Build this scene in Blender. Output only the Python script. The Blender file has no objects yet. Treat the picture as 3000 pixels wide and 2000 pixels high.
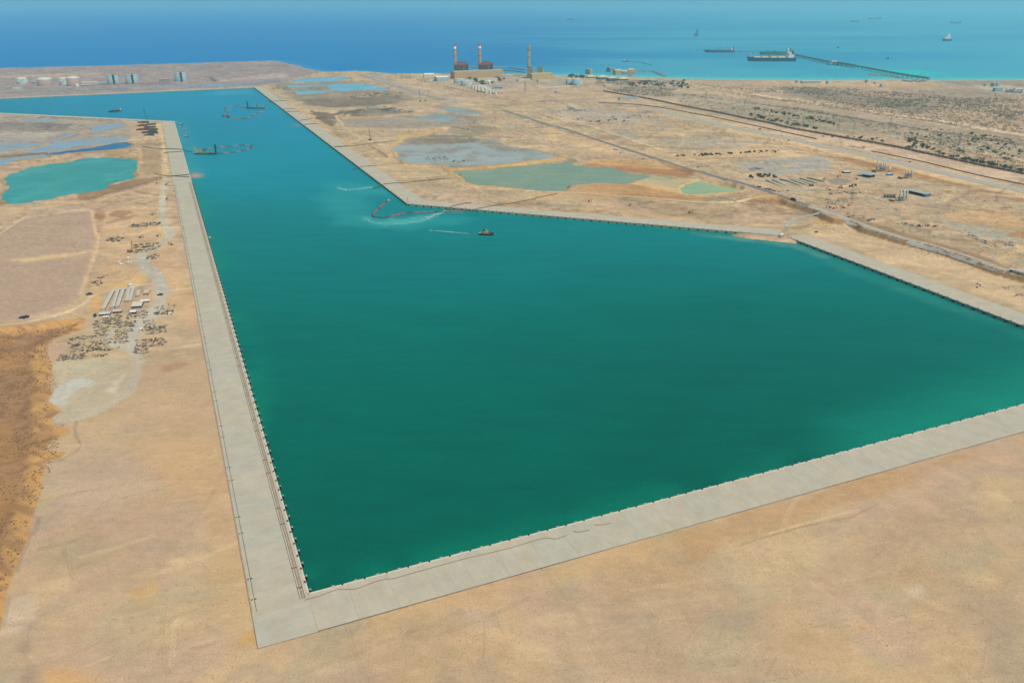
import bpy, bmesh, math, random
import numpy as np
from mathutils import Vector, Matrix

# ------------------------------------------------------------------ camera, sky, sun, exposure
SC = bpy.context.scene
COL = SC.collection
H = 360.0                      # camera height above the quay level
PITCH = math.radians(22.9)     # looking down
FPX = 2360.0                   # focal length in pixels of the 3000x2000 photograph
cam_d = bpy.data.cameras.new("camera")
cam = bpy.data.objects.new("camera", cam_d)
COL.objects.link(cam)
cam.location = (0, 0, H)
cam.rotation_euler = (math.pi / 2 - PITCH, 0, 0)
cam_d.sensor_width = 36.0
cam_d.lens = FPX / 3000.0 * 36.0
cam_d.clip_start = 1.0
cam_d.clip_end = 150000.0
SC.camera = cam

SUN_EL = math.radians(56)
SUN_AZ = math.radians(132)     # clockwise from the view direction (+Y): sun stands to the right, a little behind
w = bpy.data.worlds.new("World")
SC.world = w
w.use_nodes = True
nt = w.node_tree
nt.nodes.clear()
sky = nt.nodes.new("ShaderNodeTexSky")
sky.sky_type = 'NISHITA'
sky.sun_disc = False
sky.sun_elevation = SUN_EL
sky.sun_rotation = SUN_AZ
sky.air_density = 1.0
sky.dust_density = 3.0
sky.ozone_density = 1.5
bg = nt.nodes.new("ShaderNodeBackground")
bg.inputs["Strength"].default_value = 0.085
wo = nt.nodes.new("ShaderNodeOutputWorld")
nt.links.new(sky.outputs[0], bg.inputs[0])
nt.links.new(bg.outputs[0], wo.inputs[0])

sun_d = bpy.data.lights.new("sun", 'SUN')
sun_d.energy = 2.75
sun_d.angle = math.radians(1.5)
sun_d.color = (1.0, 0.94, 0.80)
sun = bpy.data.objects.new("sun", sun_d)
COL.objects.link(sun)
sdir = Vector((math.sin(SUN_AZ) * math.cos(SUN_EL), math.cos(SUN_AZ) * math.cos(SUN_EL), math.sin(SUN_EL)))
sun.rotation_euler = sdir.to_track_quat('Z', 'Y').to_euler()

vs = SC.view_settings
vs.view_transform = 'Standard'
vs.look = 'None'
vs.exposure = 0.0
vs.gamma = 1.0
vs.use_curve_mapping = False
cy = SC.cycles
cy.use_denoising = True
cy.max_bounces = 4
cy.diffuse_bounces = 2
cy.glossy_bounces = 2
cy.volume_bounces = 1
cy.transparent_max_bounces = 12
cy.caustics_reflective = False
cy.caustics_refractive = False

HAZE_DENSITY = 4.9e-5
HAZE_COLOR = (0.38, 0.86, 1.0)
WATER_Z = -3.5
DECK_Z = 0.25
LAND_Z = -0.4

# ------------------------------------------------------------------ photograph coordinates -> places on the ground
SP, CP = math.sin(PITCH), math.cos(PITCH)
def G(px, py, z=0.0):
    u = (px - 1500) / FPX; v = (py - 1000) / FPX
    t = (H - z) / (SP + v * CP)
    return (u * t, (CP - v * SP) * t)
def top_z(Y, py):
    v = (py - 1000) / FPX
    return H + Y * (-SP - v * CP) / (CP - v * SP)
def Zf(x0, y0, s):
    return lambda pts: [(x0 + a * s, y0 + b * s) for a, b in pts]
zA = Zf(0, 0, .4252); zB = Zf(1000, 0, .4252); zC = Zf(2000, 0, .4252); zD = Zf(0, 160, .2126); zE = Zf(500, 220, .2126)
zF = Zf(1200, 100, .2126); zG = Zf(1600, 100, .2126); zH = Zf(2000, 60, .2126); zI = Zf(2400, 60, .2551); zJ = Zf(0, 320, .2551)
zK = Zf(0, 600, .2976); zL = Zf(0, 800, .3189); zM = Zf(900, 400, .3401); zN = Zf(1050, 560, .2126); zO = Zf(800, 180, .3401)
zP = Zf(1600, 200, .3401); zQ = Zf(2200, 200, .3401); zR = Zf(2200, 420, .3401); zS = Zf(1700, 540, .3401); zT = Zf(2300, 640, .2976)
zW = Zf(0, 900, .3189); zX = Zf(0, 1300, .4464); zY = Zf(2200, 440, .2338)
zBL = Zf(1100, 1300, .4464); zBR = Zf(2000, 1100, .5741)
def gp(pts, z=0.0):
    return [G(a, b, z) for a, b in pts]

# ------------------------------------------------------------------ numeric helpers (noise, distances)
rnd = random.Random(11)
def lin(c):
    return tuple(((x / 255) / 12.92 if x / 255 <= .04045 else ((x / 255 + .055) / 1.055) ** 2.4) for x in c)
def alb(c, k=1.0):
    return tuple(min(.85, x * k) for x in lin(c))
def vnoise(x, y, scale, seed):
    x = x / scale + seed * 17.31; y = y / scale + seed * 7.77
    xi = np.floor(x).astype(np.int64); yi = np.floor(y).astype(np.int64)
    fx = x - xi; fy = y - yi
    fx = fx * fx * (3 - 2 * fx); fy = fy * fy * (3 - 2 * fy)
    def h(a, b):
        n = (a * 374761393 + b * 668265263 + seed * 1442695041) & 0x7fffffff
        n = ((n ^ (n >> 13)) * 1274126177) & 0x7fffffff
        return ((n ^ (n >> 16)) & 0xffff) / 65535.0
    a = h(xi, yi); b = h(xi + 1, yi); c = h(xi, yi + 1); d = h(xi + 1, yi + 1)
    return (a + (b - a) * fx) * (1 - fy) + (c + (d - c) * fx) * fy
def fbm(x, y, scale, seed, octv=4):
    s = 0; amp = 1; tot = 0
    for k in range(octv):
        s = s + amp * vnoise(x, y, scale / 2 ** k, seed + k * 3); tot += amp; amp *= .5
    return s / tot
def sstep(a, b, x):
    t = np.clip((x - a) / (b - a), 0, 1)
    return t * t * (3 - 2 * t)
def seg_dist2(x, y, a, b):
    dx, dy = b[0] - a[0], b[1] - a[1]
    L = dx * dx + dy * dy + 1e-9
    t = np.clip(((x - a[0]) * dx + (y - a[1]) * dy) / L, 0, 1)
    return (x - a[0] - t * dx) ** 2 + (y - a[1] - t * dy) ** 2
def sdf_poly(x, y, poly, margin=60.0):
    """signed distance, negative inside; +1e6 further out than margin"""
    x = np.asarray(x, float); y = np.asarray(y, float)
    out = np.full(x.shape, 1e6)
    P = np.array(poly)
    m = (x > P[:, 0].min() - margin) & (x < P[:, 0].max() + margin) & (y > P[:, 1].min() - margin) & (y < P[:, 1].max() + margin)
    if not m.any():
        return out
    xs, ys = x[m], y[m]
    d2 = np.full(xs.shape, 1e18); ins = np.zeros(xs.shape, bool)
    n = len(poly)
    for i in range(n):
        a = poly[i]; b = poly[(i + 1) % n]
        d2 = np.minimum(d2, seg_dist2(xs, ys, a, b))
        if a[1] != b[1]:
            c = ((a[1] > ys) != (b[1] > ys)) & (xs < (b[0] - a[0]) * (ys - a[1]) / (b[1] - a[1]) + a[0])
            ins ^= c
    d = np.sqrt(d2)
    out[m] = np.where(ins, -d, d)
    return out
def dist_line(x, y, line, margin=60.0):
    x = np.asarray(x, float); y = np.asarray(y, float)
    out = np.full(x.shape, 1e6)
    P = np.array(line)
    m = (x > P[:, 0].min() - margin) & (x < P[:, 0].max() + margin) & (y > P[:, 1].min() - margin) & (y < P[:, 1].max() + margin)
    if not m.any():
        return out
    xs, ys = x[m], y[m]
    d2 = np.full(xs.shape, 1e18)
    for i in range(len(line) - 1):
        d2 = np.minimum(d2, seg_dist2(xs, ys, line[i], line[i + 1]))
    out[m] = np.sqrt(d2)
    return out
def smooth_line(pts, step):
    """Catmull-Rom through pts, resampled about every step metres"""
    P = [Vector((p[0], p[1])) for p in pts]
    P = [P[0] * 2 - P[1]] + P + [P[-1] * 2 - P[-2]]
    out = []
    for i in range(1, len(P) - 2):
        a, b, c, d = P[i - 1], P[i], P[i + 1], P[i + 2]
        n = max(1, int((c - b).length / step))
        for k in range(n):
            t = k / n
            q = .5 * ((2 * b) + (c - a) * t + (2 * a - 5 * b + 4 * c - d) * t * t + (-a + 3 * b - 3 * c + d) * t ** 3)
            out.append((q.x, q.y))
    out.append((P[-2].x, P[-2].y))
    return out

# ------------------------------------------------------------------ materials (all procedural)
MATS = {}
def nodes(m):
    m.use_nodes = True
    t = m.node_tree
    return t, t.nodes["Principled BSDF"]
def mat(name, c, rough=.8, var=.15, scale=.6, metal=0.0, bump=0.0, spec=.3):
    """solid colour with procedural mottling"""
    if name in MATS:
        return MATS[name]
    m = bpy.data.materials.new(name); t, b = nodes(m); MATS[name] = m
    c = alb(c) if max(c) > 1 else c
    co = t.nodes.new("ShaderNodeTexCoord")
    no = t.nodes.new("ShaderNodeTexNoise"); no.inputs["Scale"].default_value = scale; no.inputs["Detail"].default_value = 5
    t.links.new(co.outputs["Object"], no.inputs["Vector"])
    mp = t.nodes.new("ShaderNodeMapRange")
    mp.inputs["From Min"].default_value = .3; mp.inputs["From Max"].default_value = .7
    mp.inputs["To Min"].default_value = 1 - var; mp.inputs["To Max"].default_value = 1 + var
    t.links.new(no.outputs["Fac"], mp.inputs["Value"])
    mx = t.nodes.new("ShaderNodeVectorMath"); mx.operation = 'SCALE'
    mx.inputs[0].default_value = c
    t.links.new(mp.outputs[0], mx.inputs["Scale"])
    t.links.new(mx.outputs[0], b.inputs["Base Color"])
    b.inputs["Roughness"].default_value = rough
    b.inputs["Metallic"].default_value = metal
    b.inputs["Specular IOR Level"].default_value = spec
    if bump:
        bp = t.nodes.new("ShaderNodeBump"); bp.inputs["Strength"].default_value = bump
        t.links.new(no.outputs["Fac"], bp.inputs["Height"]); t.links.new(bp.outputs[0], b.inputs["Normal"])
    return m
def ground_mat(name):
    """albedo from the Col attribute, times grain at three scales, with bump"""
    m = bpy.data.materials.new(name); t, b = nodes(m)
    at = t.nodes.new("ShaderNodeAttribute"); at.attribute_name = "Col"
    co = t.nodes.new("ShaderNodeTexCoord")
    mp = t.nodes.new("ShaderNodeMapping"); mp.inputs["Rotation"].default_value = (0, 0, math.radians(-20)); mp.inputs["Scale"].default_value = (.5, 1, 1)
    t.links.new(co.outputs["Object"], mp.inputs["Vector"])
    def noise(sc, det, src):
        n = t.nodes.new("ShaderNodeTexNoise"); n.inputs["Scale"].default_value = sc; n.inputs["Detail"].default_value = det
        n.inputs["Roughness"].default_value = .62
        t.links.new(src, n.inputs["Vector"]); return n.outputs["Fac"]
    def rng(src, lo, hi):
        r = t.nodes.new("ShaderNodeMapRange"); r.inputs["From Min"].default_value = .28; r.inputs["From Max"].default_value = .72
        r.inputs["To Min"].default_value = lo; r.inputs["To Max"].default_value = hi
        t.links.new(src, r.inputs["Value"]); return r.outputs[0]
    n1 = noise(.9, 10, co.outputs["Object"]); n2 = noise(.16, 9, mp.outputs[0]); n3 = noise(.012, 6, co.outputs["Object"])
    a = rng(n1, .86, 1.14); c = rng(n2, .92, 1.08); d = rng(n3, .95, 1.05)
    m1 = t.nodes.new("ShaderNodeMath"); m1.operation = 'MULTIPLY'; t.links.new(a, m1.inputs[0]); t.links.new(c, m1.inputs[1])
    m2 = t.nodes.new("ShaderNodeMath"); m2.operation = 'MULTIPLY'; t.links.new(m1.outputs[0], m2.inputs[0]); t.links.new(d, m2.inputs[1])
    sc = t.nodes.new("ShaderNodeVectorMath"); sc.operation = 'SCALE'
    t.links.new(at.outputs["Color"], sc.inputs[0]); t.links.new(m2.outputs[0], sc.inputs["Scale"])
    t.links.new(sc.outputs[0], b.inputs["Base Color"])
    b.inputs["Roughness"].default_value = .95; b.inputs["Specular IOR Level"].default_value = .1
    bp = t.nodes.new("ShaderNodeBump"); bp.inputs["Strength"].default_value = .5; bp.inputs["Distance"].default_value = 1.2
    t.links.new(m1.outputs[0], bp.inputs["Height"]); t.links.new(bp.outputs[0], b.inputs["Normal"])
    return m
def water_mat(name, col=None, rough=.3, spec=.25, bump=.12, wave=.16, col2=None):
    m = bpy.data.materials.new(name); t, b = nodes(m)
    co = t.nodes.new("ShaderNodeTexCoord")
    if col is None:
        at = t.nodes.new("ShaderNodeAttribute"); at.attribute_name = "Col"; src = at.outputs["Color"]
    else:
        rgb = t.nodes.new("ShaderNodeRGB"); rgb.outputs[0].default_value = (*col, 1); src = rgb.outputs[0]
        if col2 is not None:
            nn = t.nodes.new("ShaderNodeTexNoise"); nn.inputs["Scale"].default_value = .012; nn.inputs["Detail"].default_value = 7; nn.inputs["Roughness"].default_value = .62
            mpp_ = t.nodes.new("ShaderNodeMapping"); mpp_.inputs["Scale"].default_value = (1, .6, 1)
            t.links.new(co.outputs["Object"], mpp_.inputs["Vector"]); t.links.new(mpp_.outputs[0], nn.inputs["Vector"])
            rr = t.nodes.new("ShaderNodeMapRange"); rr.inputs["From Min"].default_value = .46; rr.inputs["From Max"].default_value = .62
            t.links.new(nn.outputs["Fac"], rr.inputs["Value"])
            mx_ = t.nodes.new("ShaderNodeMix"); mx_.data_type = 'RGBA'
            t.links.new(rr.outputs[0], mx_.inputs["Factor"]); t.links.new(src, mx_.inputs["A"]); mx_.inputs["B"].default_value = (*col2, 1)
            src = mx_.outputs["Result"]
    n = t.nodes.new("ShaderNodeTexNoise"); n.inputs["Scale"].default_value = wave; n.inputs["Detail"].default_value = 6
    t.links.new(co.outputs["Object"], n.inputs["Vector"])
    r = t.nodes.new("ShaderNodeMapRange"); r.inputs["From Min"].default_value = .3; r.inputs["From Max"].default_value = .7
    r.inputs["To Min"].default_value = .88; r.inputs["To Max"].default_value = 1.12  # ripple glint put into the colour as fine noise
    n.inputs["Roughness"].default_value = .7
    t.links.new(n.outputs["Fac"], r.inputs["Value"])
    ms = t.nodes.new("ShaderNodeMapping"); ms.inputs["Scale"].default_value = (.012, .05, 1); ms.inputs["Rotation"].default_value = (0, 0, .5)
    t.links.new(co.outputs["Object"], ms.inputs["Vector"])
    n2 = t.nodes.new("ShaderNodeTexNoise"); n2.inputs["Scale"].default_value = 1.0; n2.inputs["Detail"].default_value = 8; n2.inputs["Roughness"].default_value = .65
    t.links.new(ms.outputs[0], n2.inputs["Vector"])
    r2 = t.nodes.new("ShaderNodeMapRange"); r2.inputs["From Min"].default_value = .3; r2.inputs["From Max"].default_value = .7
    r2.inputs["To Min"].default_value = .90; r2.inputs["To Max"].default_value = 1.10
    t.links.new(n2.outputs["Fac"], r2.inputs["Value"])
    mu = t.nodes.new("ShaderNodeMath"); mu.operation = 'MULTIPLY'; t.links.new(r.outputs[0], mu.inputs[0]); t.links.new(r2.outputs[0], mu.inputs[1])
    sc = t.nodes.new("ShaderNodeVectorMath"); sc.operation = 'SCALE'
    t.links.new(src, sc.inputs[0]); t.links.new(mu.outputs[0], sc.inputs["Scale"])
    t.links.new(sc.outputs[0], b.inputs["Base Color"])
    b.inputs["Roughness"].default_value = rough; b.inputs["Specular IOR Level"].default_value = spec
    b.inputs["IOR"].default_value = 1.33; b.inputs["Specular Tint"].default_value = (.45, .85, 1, 1)
    bp = t.nodes.new("ShaderNodeBump"); bp.inputs["Strength"].default_value = bump; bp.inputs["Distance"].default_value = .6
    t.links.new(n.outputs["Fac"], bp.inputs["Height"]); t.links.new(bp.outputs[0], b.inputs["Normal"])
    return m

# ------------------------------------------------------------------ mesh and object helpers
class MB:
    """collects shapes and links them as ONE mesh object"""
    def __init__(s):
        s.v = []; s.f = []; s.M = Matrix.Identity(4)
    def add(s, vs, fs):
        o = len(s.v)
        s.v += [tuple(s.M @ Vector(p)) for p in vs]
        s.f += [tuple(i + o for i in f) for f in fs]
        return s
    def box(s, c, d, rz=0.0, rx=0.0, taper=1.0):
        x, y, z = d[0] / 2, d[1] / 2, d[2] / 2
        R = Matrix.Rotation(rz, 4, 'Z') @ Matrix.Rotation(rx, 4, 'X')
        vs = []
        for k, (sx, sy, sz) in enumerate([(-1, -1, -1), (1, -1, -1), (1, 1, -1), (-1, 1, -1), (-1, -1, 1), (1, -1, 1), (1, 1, 1), (-1, 1, 1)]):
            t = taper if sz > 0 else 1
            p = R @ Vector((sx * x * t, sy * y * t, sz * z))
            vs.append((p.x + c[0], p.y + c[1], p.z + c[2]))
        return s.add(vs, [(3, 2, 1, 0), (4, 5, 6, 7), (0, 1, 5, 4), (1, 2, 6, 5), (2, 3, 7, 6), (3, 0, 4, 7)])
    def bar(s, a, b, w, h=None):
        """square bar from a to b"""
        a, b = Vector(a), Vector(b); h = h or w
        d = b - a
        if d.length < 1e-6: return s
        d.normalize()
        up = Vector((0, 0, 1)) if abs(d.z) < .95 else Vector((1, 0, 0))
        sx = d.cross(up).normalized() * w / 2; sy = sx.cross(d).normalized() * h / 2
        vs = [a - sx - sy, a + sx - sy, a + sx + sy, a - sx + sy, b - sx - sy, b + sx - sy, b + sx + sy, b - sx + sy]
        return s.add([tuple(p) for p in vs], [(3, 2, 1, 0), (4, 5, 6, 7), (0, 1, 5, 4), (1, 2, 6, 5), (2, 3, 7, 6), (3, 0, 4, 7)])
    def cyl(s, a, b, r0, r1=None, n=12, cap=True):
        a, b = Vector(a), Vector(b); r1 = r0 if r1 is None else r1
        d = (b - a).normalized()
        up = Vector((0, 0, 1)) if abs(d.z) < .95 else Vector((1, 0, 0))
        ux = d.cross(up).normalized(); uy = d.cross(ux).normalized()
        vs = []
        for (c, r) in ((a, r0), (b, r1)):
            for k in range(n):
                t = 2 * math.pi * k / n
                vs.append(tuple(c + ux * (r * math.cos(t)) - uy * (r * math.sin(t))))
        fs = [(k, (k + 1) % n, n + (k + 1) % n, n + k) for k in range(n)]
        if cap:
            fs += [tuple(range(n))[::-1], tuple(range(n, 2 * n))]
        return s.add(vs, fs)
    def lathe(s, prof, n=24, c=(0, 0, 0)):
        vs = []; fs = []
        for (r, z) in prof:
            for k in range(n):
                t = 2 * math.pi * k / n
                vs.append((c[0] + r * math.cos(t), c[1] + r * math.sin(t), c[2] + z))
        for j in range(len(prof) - 1):
            for k in range(n):
                fs.append((j * n + k, j * n + (k + 1) % n, (j + 1) * n + (k + 1) % n, (j + 1) * n + k))
        if prof[-1][0] > 1e-4:
            fs.append(tuple((len(prof) - 1) * n + k for k in range(n)))
        return s.add(vs, fs)
    def prism(s, poly, z0, z1):
        n = len(poly)
        area = sum(poly[i][0] * poly[(i + 1) % n][1] - poly[(i + 1) % n][0] * poly[i][1] for i in range(n))
        if area < 0: poly = poly[::-1]
        vs = [(p[0], p[1], z0) for p in poly] + [(p[0], p[1], z1) for p in poly]
        fs = [(i, (i + 1) % n, n + (i + 1) % n, n + i) for i in range(n)] + [tuple(range(n))[::-1], tuple(range(n, 2 * n))]
        return s.add(vs, fs)
    def gable(s, L, W, z0, h, over=.4):
        """pitched roof along x, centred"""
        x, y = L / 2 + over, W / 2 + over
        vs = [(-x, -y, z0), (x, -y, z0), (x, y, z0), (-x, y, z0), (-x, 0, z0 + h), (x, 0, z0 + h)]
        return s.add(vs, [(3, 2, 1, 0), (0, 1, 5, 4), (2, 3, 4, 5), (1, 2, 5), (3, 0, 4)])
    def hip(s, L, W, z0, h, over=.5, ridge=.3):
        x, y = L / 2 + over, W / 2 + over; r = L / 2 * ridge
        vs = [(-x, -y, z0), (x, -y, z0), (x, y, z0), (-x, y, z0), (-r, 0, z0 + h), (r, 0, z0 + h)]
        return s.add(vs, [(3, 2, 1, 0), (0, 1, 5, 4), (2, 3, 4, 5), (1, 2, 5), (3, 0, 4)])
    def tube(s, pts, r, n=6):
        P = [Vector(p) for p in pts]
        vs = []; fs = []
        for i, p in enumerate(P):
            d = (P[min(i + 1, len(P) - 1)] - P[max(i - 1, 0)]).normalized()
            up = Vector((0, 0, 1)) if abs(d.z) < .95 else Vector((1, 0, 0))
            ux = d.cross(up).normalized(); uy = ux.cross(d)
            for k in range(n):
                t = 2 * math.pi * k / n
                vs.append(tuple(p + ux * (r * math.cos(t)) + uy * (r * math.sin(t))))
        for i in range(len(P) - 1):
            for k in range(n):
                fs.append((i * n + k, i * n + (k + 1) % n, (i + 1) * n + (k + 1) % n, (i + 1) * n + k))
        fs += [tuple(range(n))[::-1], tuple((len(P) - 1) * n + k for k in range(n))]
        return s.add(vs, fs)
    def mesh(s, name, m, smooth=False):
        me = bpy.data.meshes.new(name)
        me.from_pydata(s.v, [], s.f)
        if smooth:
            me.polygons.foreach_set("use_smooth", [True] * len(me.polygons))
        me.materials.append(m)
        me.update()
        return me
    def build(s, name, m, parent=None, smooth=False):
        return obj(name, s.mesh(name, m, smooth), parent)
def obj(name, me, parent=None, loc=None, rz=None):
    o = bpy.data.objects.new(name, me)
    COL.objects.link(o)
    if parent is not None: o.parent = parent
    if loc is not None: o.location = loc
    if rz is not None: o.rotation_euler = (0, 0, rz)
    return o
def tag(o, label=None, cat=None, group=None, kind=None):
    if label: o["label"] = label
    if cat: o["category"] = cat
    if group: o["group"] = group
    if kind: o["kind"] = kind
    return o
def thing(name, label, cat, loc, rz=0.0, group=None, scale=1.0):
    o = bpy.data.objects.new(name, None)
    COL.objects.link(o)
    o.location = loc; o.rotation_euler = (0, 0, rz); o.scale = (scale,) * 3
    o.empty_display_size = .5
    return tag(o, label, cat, group)
def dup(root, loc, rz, label, group=None, scale=None):
    r = root.copy(); COL.objects.link(r)
    r.location = loc; r.rotation_euler = (0, 0, rz)
    if scale: r.scale = (scale,) * 3 if not isinstance(scale, tuple) else scale
    r["label"] = label
    if group: r["group"] = group
    for ch in root.children:
        c = ch.copy(); COL.objects.link(c); c.parent = r
        for g in ch.children:
            d = g.copy(); COL.objects.link(d); d.parent = c
    return r
def np_mesh(name, V, F, m, cols=None, smooth=True):
    me = bpy.data.meshes.new(name)
    nv, nf = len(V), len(F)
    me.vertices.add(nv); me.vertices.foreach_set("co", np.asarray(V, np.float32).ravel())
    me.loops.add(nf * 4); me.loops.foreach_set("vertex_index", np.asarray(F, np.int32).ravel())
    me.polygons.add(nf); me.polygons.foreach_set("loop_start", np.arange(0, nf * 4, 4, dtype=np.int32))
    me.polygons.foreach_set("loop_total", np.full(nf, 4, np.int32))
    if smooth:
        me.polygons.foreach_set("use_smooth", np.ones(nf, bool))
    if cols is not None:
        at = me.color_attributes.new("Col", 'FLOAT_COLOR', 'POINT')
        c4 = np.ones((nv, 4), np.float32); c4[:, :3] = cols
        at.data.foreach_set("color", c4.ravel())
    me.materials.append(m)
    me.update(calc_edges=True); me.validate()
    return me

# ------------------------------------------------------------------ layout of the place
Q1a, Q1b = G(906, 1737), G(511, 356)
AX = math.radians(113.04)                    # long axis of the basin
ux = Vector((math.cos(AX), math.sin(AX)))    # along the basin, away from the camera
QW = 37.5
def V2(p): return Vector((p[0], p[1]))
c1 = V2(Q1a)
c2 = c1 + ux * (V2(Q1b) - c1).length         # far end of the left quay
b2 = Vector((math.cos(math.radians(23.25)), math.sin(math.radians(23.25))))
q2e = c1 + b2 * 1100
q3b = V2(G(1193, 597)); q3t = q3b + ux * (V2(G(744.5, 256.6)) - q3b).length
q4e = V2(G(2288, 690)); q5s = V2(G(2306, 693))
q5d = (V2(G(3000, 955)) - q5s).normalized(); q5e = q5s + q5d * 700
q6w = V2(G(-320, 303)); q7w = V2(G(-320, 317))
BASIN = [tuple(p) for p in (c1, q2e, q2e + Vector((60, 40)), q5e + Vector((60, -10)), q5e, q5s, q4e, q3b, q3t, q6w, q7w, V2(G(0, 328)), V2(G(145, 338)), V2(G(340, 347)), c2)]

COAST = gp([(-700, 216), (0, 197.7), (120, 195), (255, 191.5), (425, 187), (638, 181), (740, 178), (808, 176.5), (838, 182), (872, 191), (912, 200), (952, 208), (1000, 207.5), (1042, 205.5),
            (1085, 208), (1149, 214), (1255, 213), (1400, 214), (1520, 216), (1638, 219), (1723, 221), (1850, 224), (2000, 228.5), (2127, 230.5), (2298, 232), (2425, 233),
            (2553, 233), (2640, 232), (2723, 233), (3000, 232), (3800, 232)])
LAND = COAST + [(9000, 4300), (9500, -9500), (-9500, -9500), (-9500, 4600)]

PONDS = []   # (name, label colour key, polygon, level)
def pond(key, pts): PONDS.append((key, smooth_line(gp(pts) + [G(*pts[0])], 15)[:-1]))
pond('teal', zJ([(60, 800), (130, 740), (330, 670), (520, 630), (800, 600), (960, 562), (1150, 552), (1400, 560), (1535, 582), (1548, 640), (1520, 760), (1470, 800), (1330, 830), (1230, 868), (1290, 885), (1100, 950), (860, 975), (760, 985), (700, 1010), (400, 1045), (130, 1075), (0, 1030), (60, 960), (130, 910), (60, 870)]))
pond('deep', zJ([(570, 502), (800, 472), (1100, 432), (1400, 378), (1465, 370), (1475, 432), (1200, 462), (900, 485), (620, 513)]))
pond('pale', zJ([(290, 500), (420, 440), (650, 382), (900, 352), (1200, 322), (1450, 322), (1420, 345), (1300, 375), (1000, 408), (700, 448), (500, 488), (380, 503)]))
pond('pale', zJ([(-260, 385), (0, 380), (200, 375), (380, 385), (490, 387), (420, 413), (250, 448), (0, 488), (-260, 500)]))
pond('pale', zJ([(-300, 580), (0, 560), (200, 540), (500, 522), (545, 545), (250, 572), (130, 600), (0, 640), (-300, 660)]))
pond('pale', zJ([(1070, 195), (1280, 172), (1400, 167), (1420, 190), (1300, 213), (1150, 248), (1060, 268)]))
pond('pale', zJ([(220, 128), (380, 106), (480, 114), (700, 136), (350, 140)]))
pond('pale', zJ([(540, 372), (700, 320), (880, 262), (895, 270), (720, 342), (600, 380)]))
pond('lake', zO([(155, 158), (350, 141), (660, 131), (580, 160), (450, 175), (250, 180), (160, 172)]))
pond('lake', zO([(450, 215), (640, 187), (850, 202), (1010, 245), (800, 245), (560, 252)]))
pond('lake', zO([(180, 252), (330, 247), (520, 253), (440, 265), (240, 283), (190, 270)]))
pond('lake', zO([(110, 207), (400, 197), (590, 191), (300, 214), (130, 223)]))
pond('grey', zO([(1400, 392), (1500, 387), (1700, 415), (1800, 448), (1650, 450), (1500, 422)]))
pond('grey', zO([(1190, 490), (1400, 452), (1540, 470), (1580, 500), (1450, 520), (1350, 502)]))
pond('flat', zM([(735, 100), (800, 72), (1000, 62), (1250, 60), (1500, 45), (1700, 90), (1900, 105), (2100, 150), (2170, 180), (1900, 206), (1600, 236), (1400, 256), (1240, 262), (1130, 236), (980, 240), (865, 238), (800, 190), (750, 135)]))
pond('green', [(1329, 500), (1410, 494.5), (1546, 481), (1648, 474), (1678, 468), (1692, 482), (1804, 492), (1838, 506), (1900, 512), (1880, 522), (1838, 533), (1736, 535), (1675, 543), (1650, 557), (1590, 558), (1478, 547), (1387, 539), (1355, 522), (1334, 508)])
pond('jade', zP([(1150, 1012), (1270, 972), (1450, 1000), (1600, 1022), (1690, 1050), (1600, 1073), (1400, 1075), (1230, 1080), (1150, 1042)]))
pond('shal', zP([(800, 925), (900, 915), (1080, 945), (1240, 968), (1150, 1000), (1140, 1030), (1000, 1010), (900, 985), (820, 970)]))
pond('lake', zA([(1250, 590), (1400, 582), (1580, 576), (1575, 583), (1300, 594)]))

PIT = gp([(-250, 985), (0, 957), (60, 949), (96, 946), (160, 936), (239, 929), (252, 936), (236, 966), (180, 985), (146, 999), (137, 1037), (150, 1060), (153, 1091), (143, 1130), (161, 1136), (143, 1174),
          (169, 1190), (182, 1200), (153, 1222), (159, 1246), (201, 1253), (191, 1270), (143, 1295), (137, 1318), (194, 1321), (178, 1340), (137, 1352), (127, 1391), (125, 1420), (100, 1500), (85, 1568),
          (45, 1666), (22, 1728), (6, 1830), (-60, 2010), (-260, 2200), (-900, 1700), (-700, 1100)])
TOE = gp([(2040, 600), (2091, 598), (2176, 593), (2230, 596), (2278, 593), (2299, 602), (2346, 616), (2377, 626), (2405, 642), (2438, 656), (2482, 658), (2516, 680), (2574, 697), (2642, 718), (2710, 732), (2778, 755),
          (2846, 779), (2914, 806), (2982, 824), (3150, 866), (3500, 960), (4200, 700), (4200, 330), (2900, 330), (2400, 420), (2080, 545)])
TOE_LINE = TOE[:21]
SPILL = gp([(2140, 684), (2160, 691), (2210, 698), (2278, 704), (2330, 709), (2340, 702), (2318, 690), (2296, 672), (2270, 676), (2200, 682)], -2.0)
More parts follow.
